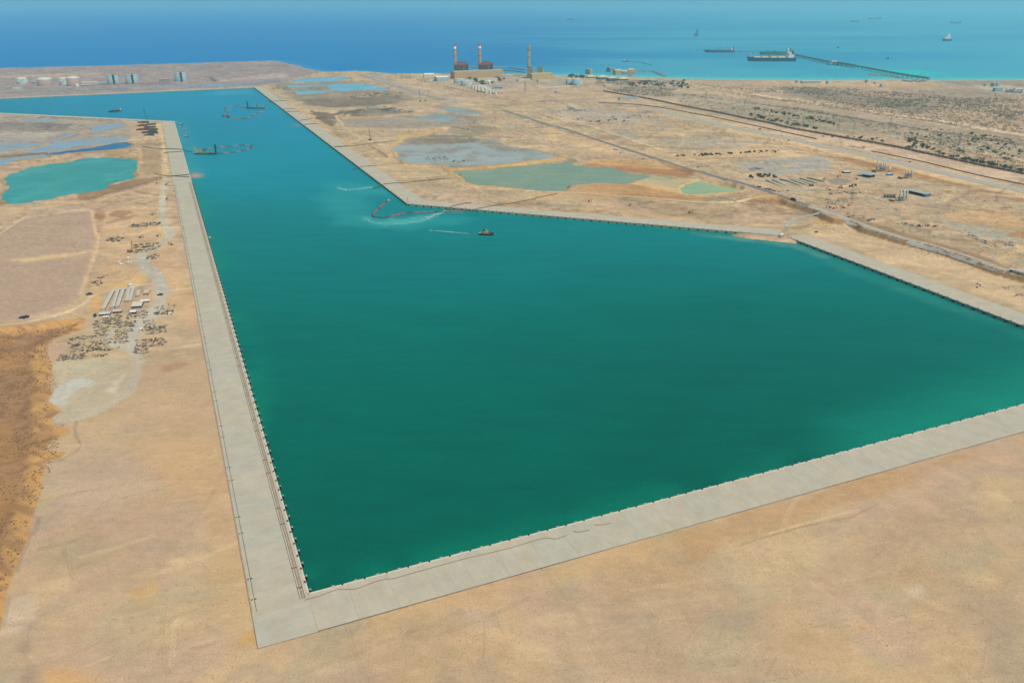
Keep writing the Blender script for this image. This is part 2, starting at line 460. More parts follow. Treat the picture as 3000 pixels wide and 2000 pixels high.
BERMS = [  # polyline, half width, height
    (gp(zM([(740, 90), (760, 140), (800, 200), (860, 250), (980, 250), (1120, 236), (1190, 270), (1240, 310), (1320, 360), (1420, 420), (1650, 440), (2000, 480)])), 7, 3.0),
    (gp(zM([(1240, 280), (1500, 268), (1800, 240), (2100, 195), (2200, 180)])), 7, 2.6),
    (gp(zJ([(60, 830), (100, 760), (330, 655), (560, 610), (800, 590)])), 9, 3.0),
    (gp(zJ([(0, 510), (300, 450), (500, 400), (800, 300), (1000, 240)])), 8, 2.5),
    (gp(zJ([(0, 545), (300, 515), (500, 505), (560, 545)])), 8, 2.5),
    (gp(zJ([(700, 1020), (900, 985), (1100, 965), (1300, 900), (1450, 860), (1650, 800)])), 12, 4.0),
    (gp(zJ([(380, 95), (700, 100), (1000, 120), (1200, 140)])), 9, 3.0),
    (gp(zO([(1000, 560), (1400, 545), (1700, 560), (1900, 580)])), 9, 2.2),
    (gp(zO([(1340, 540), (1400, 590), (1390, 640)])), 8, 2.5),
    (gp(zR([(1650, 630), (1850, 600), (2040, 580), (2200, 620), (2400, 660)])), 9, 3.0),
    (gp(zP([(930, 790), (1100, 845), (1300, 910), (1500, 980), (1700, 1050)])), 9, 2.0),
    (gp(zO([(830, 730), (900, 770), (990, 830)])), 6, 2.5),
    (gp(zO([(320, 500), (500, 560), (700, 665)])), 6, 2.0),
]
_g = V2(G(*zW([(500, 660)])[0])) - V2(G(*zW([(280, 560)])[0])); PG = tuple(_g.normalized())
def terrain(x, y):
    x = np.asarray(x, float); y = np.asarray(y, float)
    r = np.hypot(x, y)
    z = LAND_Z + (fbm(x, y, 170., 5, 2) - .5) * 0.9
    # relief of dug-over ground away from the quays
    dis = sdf_poly(x, y, [tuple(p) for p in gp(zO([(100, 300), (1200, 260), (1300, 420), (1200, 480), (700, 640), (300, 480)]))], 80)
    z = z + sstep(40, -40, dis) * (fbm(x, y, 70., 9, 2) - .45) * 9
    dn = sdf_poly(x, y, LAND_DUNES, 200)
    z = z + sstep(100, -100, dn) * (fbm(x, y, 140., 21, 2) - .4) * 7
    # the raised plateau above the right-hand quay
    d = -sdf_poly(x, y, TOE, 700)
    wob = (fbm(x, y, 22., 31, 3) - .5) * 9
    dl = dist_line(x, y, TOE_LINE, 400)
    z = z + 7.5 * sstep(0, 9, d + wob * .35) * (1 - sstep(60, 320, dl)) * sstep(TOE[0][0], TOE[0][0] + 140, x)
    d = -sdf_poly(x, y, TERR, 40)
    z = z + 2.4 * sstep(-1, 7, d)
    # the pit
    d = -sdf_poly(x, y, PIT, 80)
    gul = (fbm((x * PG[1] - y * PG[0]), (x * PG[0] + y * PG[1]) * .12, 5., 41, 3) - .5) * 6
    z = z - 7 * sstep(-.5, 30, d + gul * sstep(0, 8, d)) + sstep(24, 40, d) * (fbm(x, y, 14., 43, 3) - .5) * 2.4
    for line, hw, hh in BERMS:
        q = dist_line(x, y, line, hw * 3)
        z = z + hh * sstep(hw * 1.6, hw * .15, q) * (.75 + .5 * vnoise(x, y, 40., 51))
    res = np.clip(r * r / 9.2e5 * 2.6, 1.5, 40)
    for key, poly in PONDS:
        q = sdf_poly(x, y, poly, 60) + (fbm(x, y, 38., 81, 4) - .5) * 26
        w = np.maximum(2.5, res * .5)
        z = np.where(q < w, z + (-2.6 - z) * sstep(w, -w, q), z)
    q = sdf_poly(x, y, BASIN, 80)
    z = z + (-14 - z) * sstep(20, 14, q)
    sp = sdf_poly(x, y, SPILL, 40)
    z = np.where(sp < 12, np.maximum(z, -8 + 7.4 * sstep(12, -6, sp + (vnoise(x, y, 9., 61) - .5) * 5)), z)
    d = -sdf_poly(x, y, LAND, 400)
    z = np.where(d < 70, -8 + (z + 8) * sstep(-50, 60, d + (fbm(x, y, 160., 71, 3) - .5) * 40), z)
    return z
TERR = gp(zK([(-400, 230), (0, 300), (230, 150), (560, 105), (780, 75), (900, 60), (925, 150), (940, 250), (965, 330), (950, 400), (930, 480), (900, 580), (860, 690), (830, 790), (790, 880), (720, 980), (560, 1050), (400, 1090), (0, 1150), (-500, 1190)]))
LAND_DUNES = gp([(2080, 250), (3800, 250), (3800, 560), (3000, 520), (2600, 430), (2200, 350), (1900, 290)])
def tz(x, y):
    return float(terrain(np.array([x]), np.array([y]))[0])
def Gt(px, py, dz=0.0):
    """point of the terrain seen at a photograph pixel"""
    z = 0.0
    for k in range(4):
        x, y = G(px, py, z)
        z2 = tz(x, y)
        if abs(z2 - z) < .05: z = z2; break
        z = z + .8 * (z2 - z)
    x, y = G(px, py, z)
    return Vector((x, y, z + dz))
def Gts(pts):
    return [Gt(a, b) for a, b in pts]

# ------------------------------------------------------------------ colours of the ground
S = lambda r, g, b: np.array(alb((r, g, b)))
PATCH = []   # (polygon, colour, edge width, noise wobble, strength)
def patch(pts, c, e=10, wob=10, k=1.0): PATCH.append((gp(pts), S(*c), e, wob, k))
LINES = []
def track(pts, c, hw, k=.8): LINES.append((smooth_line(gp(pts), 25), S(*c), hw, k))
TAN = (195, 168, 130)
# left side
TERR_PX = zK([(-400, 230), (0, 300), (230, 150), (560, 105), (780, 75), (900, 60), (925, 150), (940, 250), (965, 330), (950, 400), (930, 480), (900, 580), (860, 690), (830, 790), (790, 880), (720, 980), (560, 1050), (400, 1090), (0, 1150), (-500, 1190)])
patch(TERR_PX, (182, 156, 133), 1.6, 2.2)
patch(zK([(960, 60), (1300, 0), (1720, 0), (1760, 300), (1820, 600), (1880, 900), (1940, 1200), (1560, 1000), (1500, 700), (1300, 800), (1000, 830), (900, 860), (960, 480)]), (210, 174, 130), 12, 12, .55)
patch(zK([(150, 555), (400, 520), (800, 470), (930, 460), (800, 500), (500, 545), (250, 570)]), (228, 196, 140), 12, 8, .75)
patch(zL([(620, 800), (1300, 800), (1240, 960), (1180, 1080), (880, 1260), (680, 1340), (480, 1340), (460, 1150), (480, 900), (520, 810)]), (192, 178, 150), 8, 10)
patch(zL([(500, 1040), (760, 950), (830, 1010), (640, 1110), (560, 1180), (660, 1190), (560, 1230), (470, 1180)]), (196, 194, 178), 5, 8)
patch(zL([(1000, 1000), (1150, 920), (1190, 960), (1050, 1080), (1010, 1070)]), (214, 202, 182), 4, 7)
patch(zX([(60, 1000), (250, 960), (240, 1150), (180, 1230), (20, 1220)]), (205, 182, 152), 5, 6)
patch(zX([(160, 1180), (250, 1140), (210, 1290), (190, 1400), (230, 1568), (150, 1568), (140, 1330)]), (163, 143, 122), 5, 6, .8)
patch(zX([(300, 130), (900, 60), (1000, 300), (700, 500), (300, 420)]), (190, 168, 144), 25, 20, .7)
patch(zX([(1000, 0), (1420, 0), (1560, 500), (1640, 900), (1560, 1000), (1380, 600), (1100, 200)]), (203, 166, 120), 22, 20, .6)
patch(zX([(1420, 700), (1620, 800), (1700, 1290), (1600, 1300), (1450, 1050)]), (204, 170, 120), 10, 10, .4)
patch(zX([(1580, 1235), (1680, 1220), (1700, 1290), (1580, 1310)]), (208, 162, 98), 3, 3, .6)
patch(zX([(280, 1470), (460, 1440), (600, 1568), (280, 1600)]), (212, 164, 98), 10, 8, .6)
patch(zX([(880, 960), (990, 950), (980, 1040), (890, 1040)]), (208, 170, 112), 9, 8, .7)
patch(zL([(1230, 870), (1700, 780), (1860, 700), (1950, 1250), (2000, 1568), (1500, 1568), (1200, 1200)]), (197, 166, 130), 25, 20, .7)
patch(zL([(1490, 850), (1560, 830), (1730, 830), (1600, 880), (1500, 905)]), (180, 140, 112), 6, 6, .8)
patch(zK([(1060, 830), (1440, 640), (1560, 700), (1300, 800)]), (222, 184, 118), 8, 8, .7)
patch(zK([(900, 860), (1000, 880), (960, 1060), (900, 1080)]), (214, 168, 100), 6, 6, .7)
patch(zK([(960, 30), (1040, 90), (1000, 170), (920, 120)]), (165, 124, 86), 4, 5, .8)
patch(zK([(1060, 90), (1180, 50), (1330, 70), (1200, 130), (1090, 110)]), (158, 124, 92), 4, 5, .8)
patch(zK([(1180, 120), (1340, 90), (1280, 140), (1000, 190)]), (160, 126, 92), 4, 5, .7)
patch(zJ([(880, 980), (1100, 960), (1420, 850), (1700, 800), (1870, 760), (1880, 790), (1700, 850), (1400, 930), (1100, 1020), (900, 1050)]), (140, 112, 84), 6, 6, .85)
patch(zJ([(1620, 430), (1860, 470), (1860, 740), (1700, 760), (1620, 700)]), (168, 138, 104), 8, 12, .65)
patch(zJ([(1560, 560), (1620, 470), (1600, 700), (1560, 790), (1520, 780)]), (172, 130, 96), 6, 6, .7)
patch(zJ([(-300, 60), (1100, 90), (1480, 150), (1500, 330), (1000, 440), (560, 520), (-300, 560)]), (160, 150, 140), 14, 16, .75)
patch(zJ([(-300, 140), (380, 150), (900, 170), (700, 240), (300, 245), (-300, 260)]), (136, 126, 116), 8, 12, .8)
patch(zJ([(0, 265), (740, 245), (480, 380), (0, 375), (-300, 380)]), (178, 166, 152), 8, 8, .8)
patch(zJ([(0, 470), (560, 380), (1000, 330), (1450, 310), (1480, 440), (1000, 490), (600, 520), (0, 560)]), (165, 150, 130), 8, 10, .6)
patch(zJ([(950, 525), (1050, 510), (1240, 510), (1230, 540), (1100, 560), (1000, 545)]), (226, 218, 205), 4, 5, .9)
patch(zJ([(800, 470), (1480, 440), (1500, 540), (900, 560)]), (178, 142, 104), 8, 10, .6)
patch(zA([(-300, 465), (1900, 415), (2240, 490), (2000, 545), (1740, 600), (0, 680), (-300, 700)]), (158, 140, 136), 40, 30, .9)
patch(zA([(0, 520), (700, 500), (700, 520), (0, 535)]), (200, 170, 150), 30, 20, .6)
patch(zA([(1480, 555), (1950, 500), (2000, 535), (1500, 560)]), (186, 166, 150), 10, 5, .8)
patch(zA([(300, 620), (1000, 590), (1600, 575), (1980, 545), (1980, 570), (1500, 600), (800, 610), (300, 640)]), (140, 146, 156), 30, 20, .7)
patch(zA([(-100, 600), (600, 600), (1000, 600), (600, 625), (0, 640)]), (150, 144, 140), 30, 20, .6)
# right side beyond the long quay
patch(zO([(0, 190), (560, 170), (1000, 240), (1230, 310), (1150, 360), (500, 400), (150, 330)]), (150, 136, 118), 30, 30, .8)
patch(zO([(200, 330), (700, 310), (1000, 300), (1200, 320), (1000, 370), (560, 400), (300, 380)]), (126, 112, 94), 14, 16, .75)
patch(zO([(560, 420), (900, 400), (1210, 440), (900, 465), (700, 470), (600, 450)]), (120, 112, 104), 10, 12, .75)
patch(zO([(320, 430), (480, 440), (600, 500), (500, 560), (380, 500)]), (112, 96, 78), 8, 10, .8)
patch(zO([(500, 500), (1000, 480), (1600, 440), (1850, 500), (1600, 560), (1000, 580), (700, 580)]), (158, 146, 132), 14, 16, .8)
patch(zO([(1520, 560), (1800, 545), (1880, 580), (1750, 640), (1500, 620)]), (150, 140, 120), 8, 8, .8)
patch(zO([(1030, 740), (1150, 660), (1400, 625), (1650, 635), (1780, 680), (1900, 660), (2050, 740), (2250, 750), (2352, 830), (2000, 870), (1560, 910), (1160, 880)]), (150, 144, 130), 9, 12, .9)
patch(zO([(1140, 690), (1390, 640), (1700, 640), (1760, 690), (1500, 710), (1200, 710)]), (134, 122, 108), 7, 9, .8)
patch(zO([(1080, 640), (1400, 590), (1400, 625), (1150, 660), (1040, 740), (1160, 885), (1500, 930), (1480, 950), (1140, 900), (1000, 740)]), (208, 172, 112), 6, 6, .8)
patch(zM([(1240, 268), (1700, 240), (2180, 175), (2230, 195), (1900, 245), (1500, 280), (1250, 292)]), (206, 166, 104), 4, 4, .9)
patch(zM([(1180, 250), (1250, 300), (1400, 400), (1700, 430), (1690, 450), (1400, 425), (1300, 370), (1200, 300)]), (204, 164, 104), 4, 4, .8)
patch(zP([(260, 830), (600, 800), (1200, 870), (1300, 900), (1200, 940), (700, 890), (400, 850)]), (172, 128, 84), 7, 8, .85)
patch(zP([(300, 800), (600, 770), (930, 790), (1250, 880), (900, 860), (500, 830)]), (214, 168, 110), 7, 8, .6)
patch(zP([(220, 1040), (400, 985), (760, 990), (1100, 1050), (1450, 1140), (1000, 1130), (400, 1075)]), (190, 146, 98), 7, 8, .85)
patch(zP([(700, 985), (900, 950), (1150, 950), (1300, 960), (1700, 1050), (1730, 1080), (1500, 1110), (1200, 1090)]), (216, 184, 128), 7, 8, .8)
patch(zP([(940, 790), (1100, 830), (1300, 900), (1240, 910), (1000, 830)]), (150, 120, 86), 5, 5, .7)
patch(zP([(300, 330), (900, 390), (1200, 480), (900, 540), (500, 470)]), (178, 158, 134), 20, 16, .6)
patch(zP([(500, 540), (700, 520), (850, 640), (700, 600)]), (176, 168, 152), 10, 12, .7)
patch(zP([(940, 600), (1330, 590), (1900, 640), (1600, 690), (1200, 690), (1050, 640)]), (172, 160, 140), 14, 14, .7)
patch(zP([(1620, 830), (1900, 770), (2352, 760), (2500, 870), (2100, 910), (1750, 890)]), (176, 168, 154), 10, 14, .85)
patch(zY([(-100, 200), (350, 120), (900, 120), (1000, 180), (700, 260), (300, 300), (0, 260)]), (172, 166, 156), 8, 12, .8)
patch(zY([(-60, 215), (170, 205), (160, 240), (0, 250)]), (118, 116, 112), 4, 5, .9)
patch(zY([(370, 190), (540, 185), (530, 210), (390, 210)]), (206, 184, 118), 4, 4, .9)
patch(zY([(950, 370), (1100, 340), (1270, 390), (1170, 440), (1000, 440)]), (150, 140, 122), 6, 8, .9)
patch(zY([(1130, 90), (1500, 130), (1560, 190), (2030, 230), (2352, 330), (2352, 400), (2100, 330), (1500, 240), (1150, 130)]), (188, 138, 90), 8, 10, .7)
patch(zY([(1000, 330), (1400, 250), (1900, 330), (2050, 350), (1900, 400), (1500, 420), (1300, 380)]), (196, 172, 142), 10, 12, .6)
patch(zY([(1220, 580), (1500, 600), (1950, 560), (2352, 600), (2352, 650), (1700, 720), (1450, 650)]), (190, 168, 142), 10, 10, .7)
patch(zR([(560, 690), (830, 690), (1100, 815), (1500, 920), (1900, 1055), (2352, 1180), (2352, 1400), (1500, 1176), (900, 900), (450, 750)]), (203, 176, 138), 6, 8, .9)
patch(zR([(800, 655), (930, 745), (1100, 790), (1300, 850), (1500, 890), (1700, 960), (1900, 1035), (2100, 1110), (2352, 1190), (2352, 1150), (2100, 1060), (1900, 985), (1600, 890), (1250, 785), (1000, 700)]), (158, 126, 86), 5, 6, .85)  # bank slope, its shade put into the darker brown
patch(zR([(480, 650), (660, 660), (760, 640), (830, 680), (700, 690), (620, 700)]), (204, 156, 92), 5, 5, .8)
patch(zR([(0, 475), (240, 455), (520, 570), (400, 560), (200, 500), (0, 510)]), (196, 148, 94), 4, 5, .85)
patch(zR([(1640, 690), (2050, 700), (2300, 830), (2352, 880), (1950, 850), (1750, 760)]), (178, 170, 152), 8, 12, .7)
patch(zR([(1650, 640), (2040, 585), (2352, 660), (2352, 780), (2000, 730), (1700, 680)]), (198, 160, 116), 8, 10, .7)
patch(zR([(2180, 800), (2352, 780), (2352, 830), (2250, 825)]), (180, 130, 80), 4, 5, .8)
patch(zR([(1480, 520), (1700, 510), (1720, 560), (1560, 560)]), (176, 156, 142), 5, 6, .8)
patch(zS([(0, 200), (700, 290), (1700, 380), (1760, 360), (1000, 300), (400, 210), (0, 170)]), (200, 168, 126), 8, 8, .5)
patch(zP([(-200, 950), (300, 960), (600, 1160), (-100, 1100)]), (196, 160, 112), 12, 12, .4)
patch(zQ([(-200, 440), (0, 475), (1200, 695), (2352, 930), (2352, 1000), (1100, 745), (0, 515), (-200, 480)]), (212, 180, 150), 14, 16, .8)
patch(zQ([(-200, 500), (0, 535), (900, 720), (2352, 1040), (2352, 1110), (900, 790), (0, 590), (-200, 550)]), (218, 186, 142), 16, 18, .7)
patch(zP([(800, 690), (1300, 700), (2000, 690), (2400, 760), (1900, 780), (1200, 800)]), (216, 184, 140), 20, 24, .6)
patch(zP([(0, 500), (500, 620), (900, 740), (600, 740), (0, 620)]), (218, 184, 138), 20, 24, .6)
# shrub land and shore right
patch(zC([(0, 545), (2352, 550), (2600, 700), (2600, 1000), (2352, 940), (1400, 790), (300, 620), (0, 570)]), (184, 158, 132), 40, 40, .8)
patch(zC([(670, 610), (900, 600), (1250, 660), (1600, 690), (1800, 740), (1600, 790), (1300, 720), (800, 680)]), (142, 128, 112), 30, 40, .8)
patch(zC([(1450, 640), (2000, 600), (2352, 660), (2352, 700), (1900, 720), (1500, 740)]), (160, 142, 124), 30, 40, .7)
patch(zC([(0, 630), (600, 700), (1400, 800), (2352, 940), (2352, 1100), (1400, 940), (700, 860), (0, 740)]), (172, 156, 132), 20, 30, .8)
patch(zC([(300, 720), (900, 790), (1500, 860), (1500, 940), (900, 900), (200, 770)]), (156, 142, 118), 20, 30, .6)
patch(zC([(1700, 555), (2352, 550), (2500, 590), (2352, 610), (1900, 590)]), (150, 136, 124), 20, 20, .7)
patch(zC([(2000, 590), (2200, 585), (2450, 620), (2352, 640), (2050, 610)]), (196, 182, 160), 10, 10, .8)
patch(zC([(440, 565), (1100, 555), (1500, 560), (1900, 580), (1200, 600), (500, 590)]), (205, 170, 134), 25, 25, .7)
patch(zC([(-200, 740), (0, 750), (500, 860), (1200, 980), (900, 980), (-200, 800)]), (208, 180, 140), 16, 20, .5)
patch(zB([(250, 560), (1000, 560), (1800, 600), (2000, 640), (1700, 700), (900, 700), (500, 640)]), (196, 166, 136), 40, 40, .5)
patch(zB([(1640, 555), (2352, 545), (2352, 680), (2000, 640), (1800, 590)]), (168, 152, 136), 30, 40, .7)
patch(zB([(200, 505), (420, 590), (650, 665), (880, 700), (800, 715), (560, 665), (300, 590), (120, 515)]), (168, 160, 152), 12, 8, .8)
patch(zB([(1360, 760), (1750, 740), (2150, 800), (2000, 850), (1700, 830)]), (178, 164, 148), 20, 20, .7)
patch(zF([(560, 600), (1500, 560), (2352, 640), (2352, 720), (1500, 690), (1200, 800), (700, 720)]), (164, 154, 142), 20, 20, .6)
# near ground in front of the bottom quay
patch(zBL([(0, 1115), (700, 930), (1400, 730), (2240, 500), (2240, 620), (1500, 850), (900, 960), (0, 1200)]), (204, 168, 118), 10, 10, .5)
patch(zBR([(0, 780), (700, 580), (1500, 360), (1530, 390), (1000, 600), (300, 860), (0, 1000)]), (189, 154, 113), 10, 10, .85)
patch(zBL([(180, 1170), (480, 1120), (640, 1200), (400, 1260), (200, 1230)]), (180, 154, 118), 12, 14, .6)
patch(zBL([(1480, 860), (2000, 720), (2200, 800), (1900, 920), (1600, 960)]), (184, 152, 114), 14, 16, .5)
patch(zBR([(100, 1010), (500, 830), (900, 760), (700, 980), (400, 1100)]), (206, 180, 138), 20, 20, .6)
patch(zBR([(1500, 1100), (1742, 980), (1742, 1568), (1560, 1568), (1500, 1300)]), (176, 156, 130), 14, 20, .8)
patch(zBR([(500, 1080), (1000, 780), (1350, 700), (1500, 760), (1300, 900), (900, 1050), (560, 1160)]), (190, 162, 130), 16, 20, .7)
patch(zBR([(1130, 1080), (1220, 1060), (1230, 1110), (1140, 1120)]), (206, 188, 158), 4, 5, .8)
patch(zBR([(890, 1270), (940, 1260), (930, 1290), (890, 1295)]), (212, 160, 88), 2, 3, .8)
# tracks and thin dark lines on the ground
track(zJ([(400, 1130), (800, 1090), (1050, 1060), (1350, 980), (1600, 910), (1850, 830), (1890, 760)]), (222, 190, 140), 3.5)
track(zJ([(1830, 160), (1850, 300), (1880, 450), (1890, 700), (1895, 820)]), (214, 184, 140), 5)
track(zJ([(1600, 450), (1610, 560), (1580, 690), (1640, 760)]), (206, 176, 128), 5)
track(zK([(1650, 842), (1760, 832), (1890, 820)]), (224, 200, 160), 2.5)
track(zC([(0, 650), (400, 700), (1000, 790), (1600, 880), (2352, 990)]), (112, 96, 82), 7.6, .9)
track(zC([(0, 570), (300, 620), (800, 700), (1300, 780), (1800, 860), (2352, 935)]), (216, 186, 152), 17.1, .9)
track(zC([(300, 628), (800, 708), (1300, 788), (1800, 868)]), (150, 118, 96), 9.5, .6)
track(zQ([(0, 222), (500, 285), (1000, 362), (1600, 450), (2000, 515), (2352, 575), (2600, 620)]), (228, 200, 164), 15.2, .9)
track(zQ([(0, 238), (500, 301), (1000, 379), (1600, 469), (2352, 600)]), (140, 112, 92), 9.5, .7)
track(zQ([(0, 300), (400, 350), (900, 432), (1400, 510), (1900, 590), (2352, 668)]), (112, 96, 82), 9.5, .8)
track(zQ([(1000, 555), (1500, 625), (2000, 720), (2352, 790)]), (214, 190, 154), 7.6, .7)
track(zQ([(950, 540), (1200, 590), (1700, 690), (2100, 780)]), (130, 112, 92), 5.7, .6)
track(zQ([(0, 472), (400, 550), (800, 622), (1200, 700), (1700, 802), (2352, 935), (2500, 965)]), (204, 174, 148), 19.0, .8)
track(zQ([(0, 562), (500, 660), (900, 755), (1500, 895), (2352, 1095)]), (220, 186, 138), 17.1, .7)
track(zQ([(0, 585), (500, 690), (900, 790), (1500, 930), (2352, 1130)]), (168, 128, 90), 7.6, .6)
track(zQ([(700, 770), (1100, 850), (1700, 1000), (2352, 1150)]), (172, 128, 88), 13.3, .6)
track(zP([(0, 400), (300, 470), (700, 600), (1000, 700), (1400, 830), (1900, 980)]), (218, 190, 150), 5, .7)
track(zP([(0, 425), (300, 492), (700, 620), (1000, 720)]), (160, 130, 98), 3, .6)
track(zP([(600, 690), (1000, 690), (1500, 650), (1900, 660), (2100, 700)]), (222, 194, 154), 5, .6)
track(zP([(900, 770), (1300, 780), (1700, 770), (2000, 750)]), (176, 132, 92), 6, .6)
track(zC([(1800, 770), (2100, 840), (2300, 890)]), (205, 170, 120), 15.2, .6)
track(zB([(350, 510), (700, 590), (1100, 680), (1250, 695), (1600, 705)]), (104, 92, 88), 3, .9)
track(zB([(120, 515), (420, 610), (700, 690)]), (120, 110, 104), 4, .7)
track(zB([(250, 500), (520, 590), (850, 690)]), (210, 182, 150), 6, .6)
track(zB([(1200, 790), (1500, 860), (1700, 930)]), (210, 180, 135), 5, .6)
track(zO([(520, 450), (620, 560), (720, 640), (780, 670)]), (212, 184, 144), 5)
track(zO([(130, 350), (300, 480), (420, 560), (640, 720), (860, 900)]), (206, 176, 130), 6, .6)
track(zO([(910, 700), (990, 780), (1000, 830), (930, 870), (860, 900)]), (212, 184, 140), 5, .7)
track(zO([(1640, 470), (1740, 520), (1700, 540)]), (120, 116, 106), 4, .7)
track(zO([(1540, 565), (1700, 590), (1780, 620)]), (96, 92, 84), 3.5, .8)
track(zM([(640, 60), (720, 140), (700, 200), (640, 230), (560, 240)]), (210, 180, 136), 4, .8)
track(zM([(600, 240), (760, 300), (900, 400), (1020, 480)]), (210, 180, 136), 4, .6)
track(zM([(530, 75), (640, 140), (690, 180)]), (118, 104, 84), 3, .7)
track(zM([(1800, 485), (2000, 520), (2300, 540)]), (212, 182, 136), 3, .6)
track(zM([(1050, 545), (1600, 590), (2352, 640)]), (186, 150, 106), 3.5, .6)
track(zR([(1300, 570), (1500, 530), (1700, 490)]), (206, 184, 152), 4, .7)
track(zR([(2130, 1040), (2250, 980), (2352, 920)]), (210, 180, 134), 5, .8)
track(zR([(870, 470), (1000, 510), (1140, 550)]), (140, 126, 104), 2, .7)
track(zR([(400, 80), (800, 130), (1200, 200), (1700, 330), (2352, 480)]), (166, 124, 84), 6, .6)
track(zR([(700, 90), (1100, 190), (1500, 280), (1800, 370)]), (150, 112, 76), 4, .5)
track(zR([(1300, 1000), (1700, 1120), (2000, 1210)]), (216, 190, 150), 4, .6)
track(zS([(60, 80), (400, 100), (800, 140)]), (170, 132, 88), 3, .4)
track(zL([(1200, 690), (1480, 700), (1650, 680), (1830, 650)]), (214, 190, 150), 4, .6)
track(zW([(705, 1040), (685, 1100), (692, 1170), (720, 1215), (745, 1260), (700, 1320), (640, 1350), (560, 1400), (440, 1420)]), (150, 130, 104), 1.3, .5)
track(zX([(60, 1000), (30, 1180)]), (160, 138, 114), 1.0, .4)
track(zX([(210, 470), (260, 480), (230, 560), (190, 600), (150, 700), (100, 800), (110, 830)]), (150, 134, 112), 1.6, .5)
track(zX([(540, 740), (860, 650), (1000, 600)]), (210, 184, 146), 3.0, .6)
track(zX([(700, 750), (720, 900), (740, 1100), (770, 1180)]), (178, 152, 120), .7, .3)
track(zX([(960, 460), (1040, 560), (1110, 700), (1230, 730), (1280, 560)]), (186, 164, 134), 3.0, .3)
track(zBR([(300, 860), (600, 770), (860, 720), (1000, 650)]), (168, 138, 100), .8, .7)
track(zBR([(450, 800), (700, 730), (900, 680)]), (216, 190, 146), 1.2, .6)
track(zK([(1600, -60), (1605, 60), (1620, 180), (1680, 270), (1640, 340), (1500, 430), (1400, 500), (1400, 570), (1530, 680), (1590, 800), (1590, 920), (1530, 1010), (1400, 1100), (1320, 1230), (1240, 1330)]), (190, 182, 164), 7.5, .85)
track(zK([(1380, 470), (1390, 560), (1480, 650), (1560, 720), (1590, 860)]), (186, 180, 164), 11, .7)
track(zL([(1200, 650), (1245, 770), (1290, 810), (1235, 960), (1180, 1080), (1040, 1170), (900, 1250), (760, 1310), (560, 1340)]), (192, 182, 160), 6, .8)
track(zL([(1270, 440), (1100, 480), (1020, 520), (1000, 590), (1060, 650), (1150, 700)]), (190, 182, 164), 5, .8)
track(zL([(1480, 300), (1400, 400), (1240, 560), (1200, 690)]), (188, 182, 166), 7, .75)
track(zK([(-200, 1200), (0, 1180), (250, 1150), (500, 1100), (700, 1040), (830, 970), (900, 895), (1000, 858), (1200, 822), (1310, 792), (1500, 770)]), (216, 194, 156), 2.6, .85)
track(zK([(-150, 350), (0, 280), (150, 180), (220, 130), (500, 90), (800, 40), (930, 10)]), (206, 186, 150), 3.6, .8)
track(zJ([(1890, 790), (1886, 900), (1870, 1010), (1872, 1180)]), (202, 192, 170), 5.5, .85)
track(zK([(900, 60), (940, 250), (968, 330), (934, 480), (864, 690), (794, 885)]), (216, 184, 144), 2.6, .7)
for pts, c, hw, k in [([(0, 508), (300, 452), (490, 402), (740, 330), (1000, 245)], (184, 158, 126), 10, .8), ([(0, 552), (300, 522), (520, 506), (555, 545)], (112, 94, 76), 6, .8), ([(380, 95), (700, 103), (1000, 125), (1200, 142)], (126, 112, 96), 9, .8), ([(370, 170), (700, 180), (980, 186)], (108, 98, 88), 7, .7), ([(430, 205), (560, 188), (530, 235)], (112, 100, 88), 8, .7), ([(540, 385), (720, 350), (900, 285)], (150, 128, 100), 7, .7), ([(600, 520), (900, 492), (1200, 470), (1480, 440)], (176, 144, 106), 8, .8), ([(0, 640), (130, 605), (320, 590), (560, 560)], (196, 160, 118), 8, .7), ([(0, 150), (150, 120), (300, 100), (520, 80)], (198, 172, 142), 7, .7), ([(-100, 270), (400, 262), (740, 245)], (120, 106, 92), 6, .6)]:
    track(zJ(pts), c, hw, k)
track(zA([(0, 640), (500, 625), (1000, 610), (1600, 590), (1980, 560)]), (120, 118, 122), 14, .6)
track(zA([(1450, 530), (1480, 560)]), (96, 92, 94), 10, .7)
track(zA([(0, 545), (600, 530), (1200, 545)]), (196, 172, 156), 12, .5)
track(zA([(900, 470), (1400, 468), (1900, 450)]), (122, 110, 112), 14, .5)
rt = random.Random(3)
for k in range(150):      # wheel marks and scrapes in the graded sand
    fr = rt.choice(['bl', 'br', 'br', 'x', 'x', 'r'])
    if fr == 'bl': p0 = (rt.uniform(900, 2100), rt.uniform(1800, 2000))
    elif fr == 'br': p0 = (rt.uniform(1900, 3000), rt.uniform(1480, 2000))
    elif fr == 'x': p0 = (rt.uniform(60, 700), rt.uniform(1150, 2000))
    else: p0 = (rt.uniform(1800, 2300), rt.uniform(590, 660))
    if fr == 'x' and p0[0] > 520 + (p0[1] - 1150) * .2: continue
    if fr in ('bl', 'br') and p0[1] < 1920 - (p0[0] - 800) * .275: continue
    x0, y0 = G(*p0); a = math.radians(rt.choice([23, 23, 30, 15, 113, 100, 60])) + rt.uniform(-.3, .3)
    L = rt.uniform(6, 38); cu = rt.uniform(-.02, .02)
    pts = []
    for j in range(6):
        pts.append((x0, y0)); x0 += math.cos(a) * L / 5; y0 += math.sin(a) * L / 5; a += cu * L / 5
    LINES.append((pts, S(*rt.choice([(172, 145, 113), (178, 152, 120), (212, 186, 150), (166, 148, 126)])), rt.uniform(.35, .8), rt.uniform(.2, .5)))

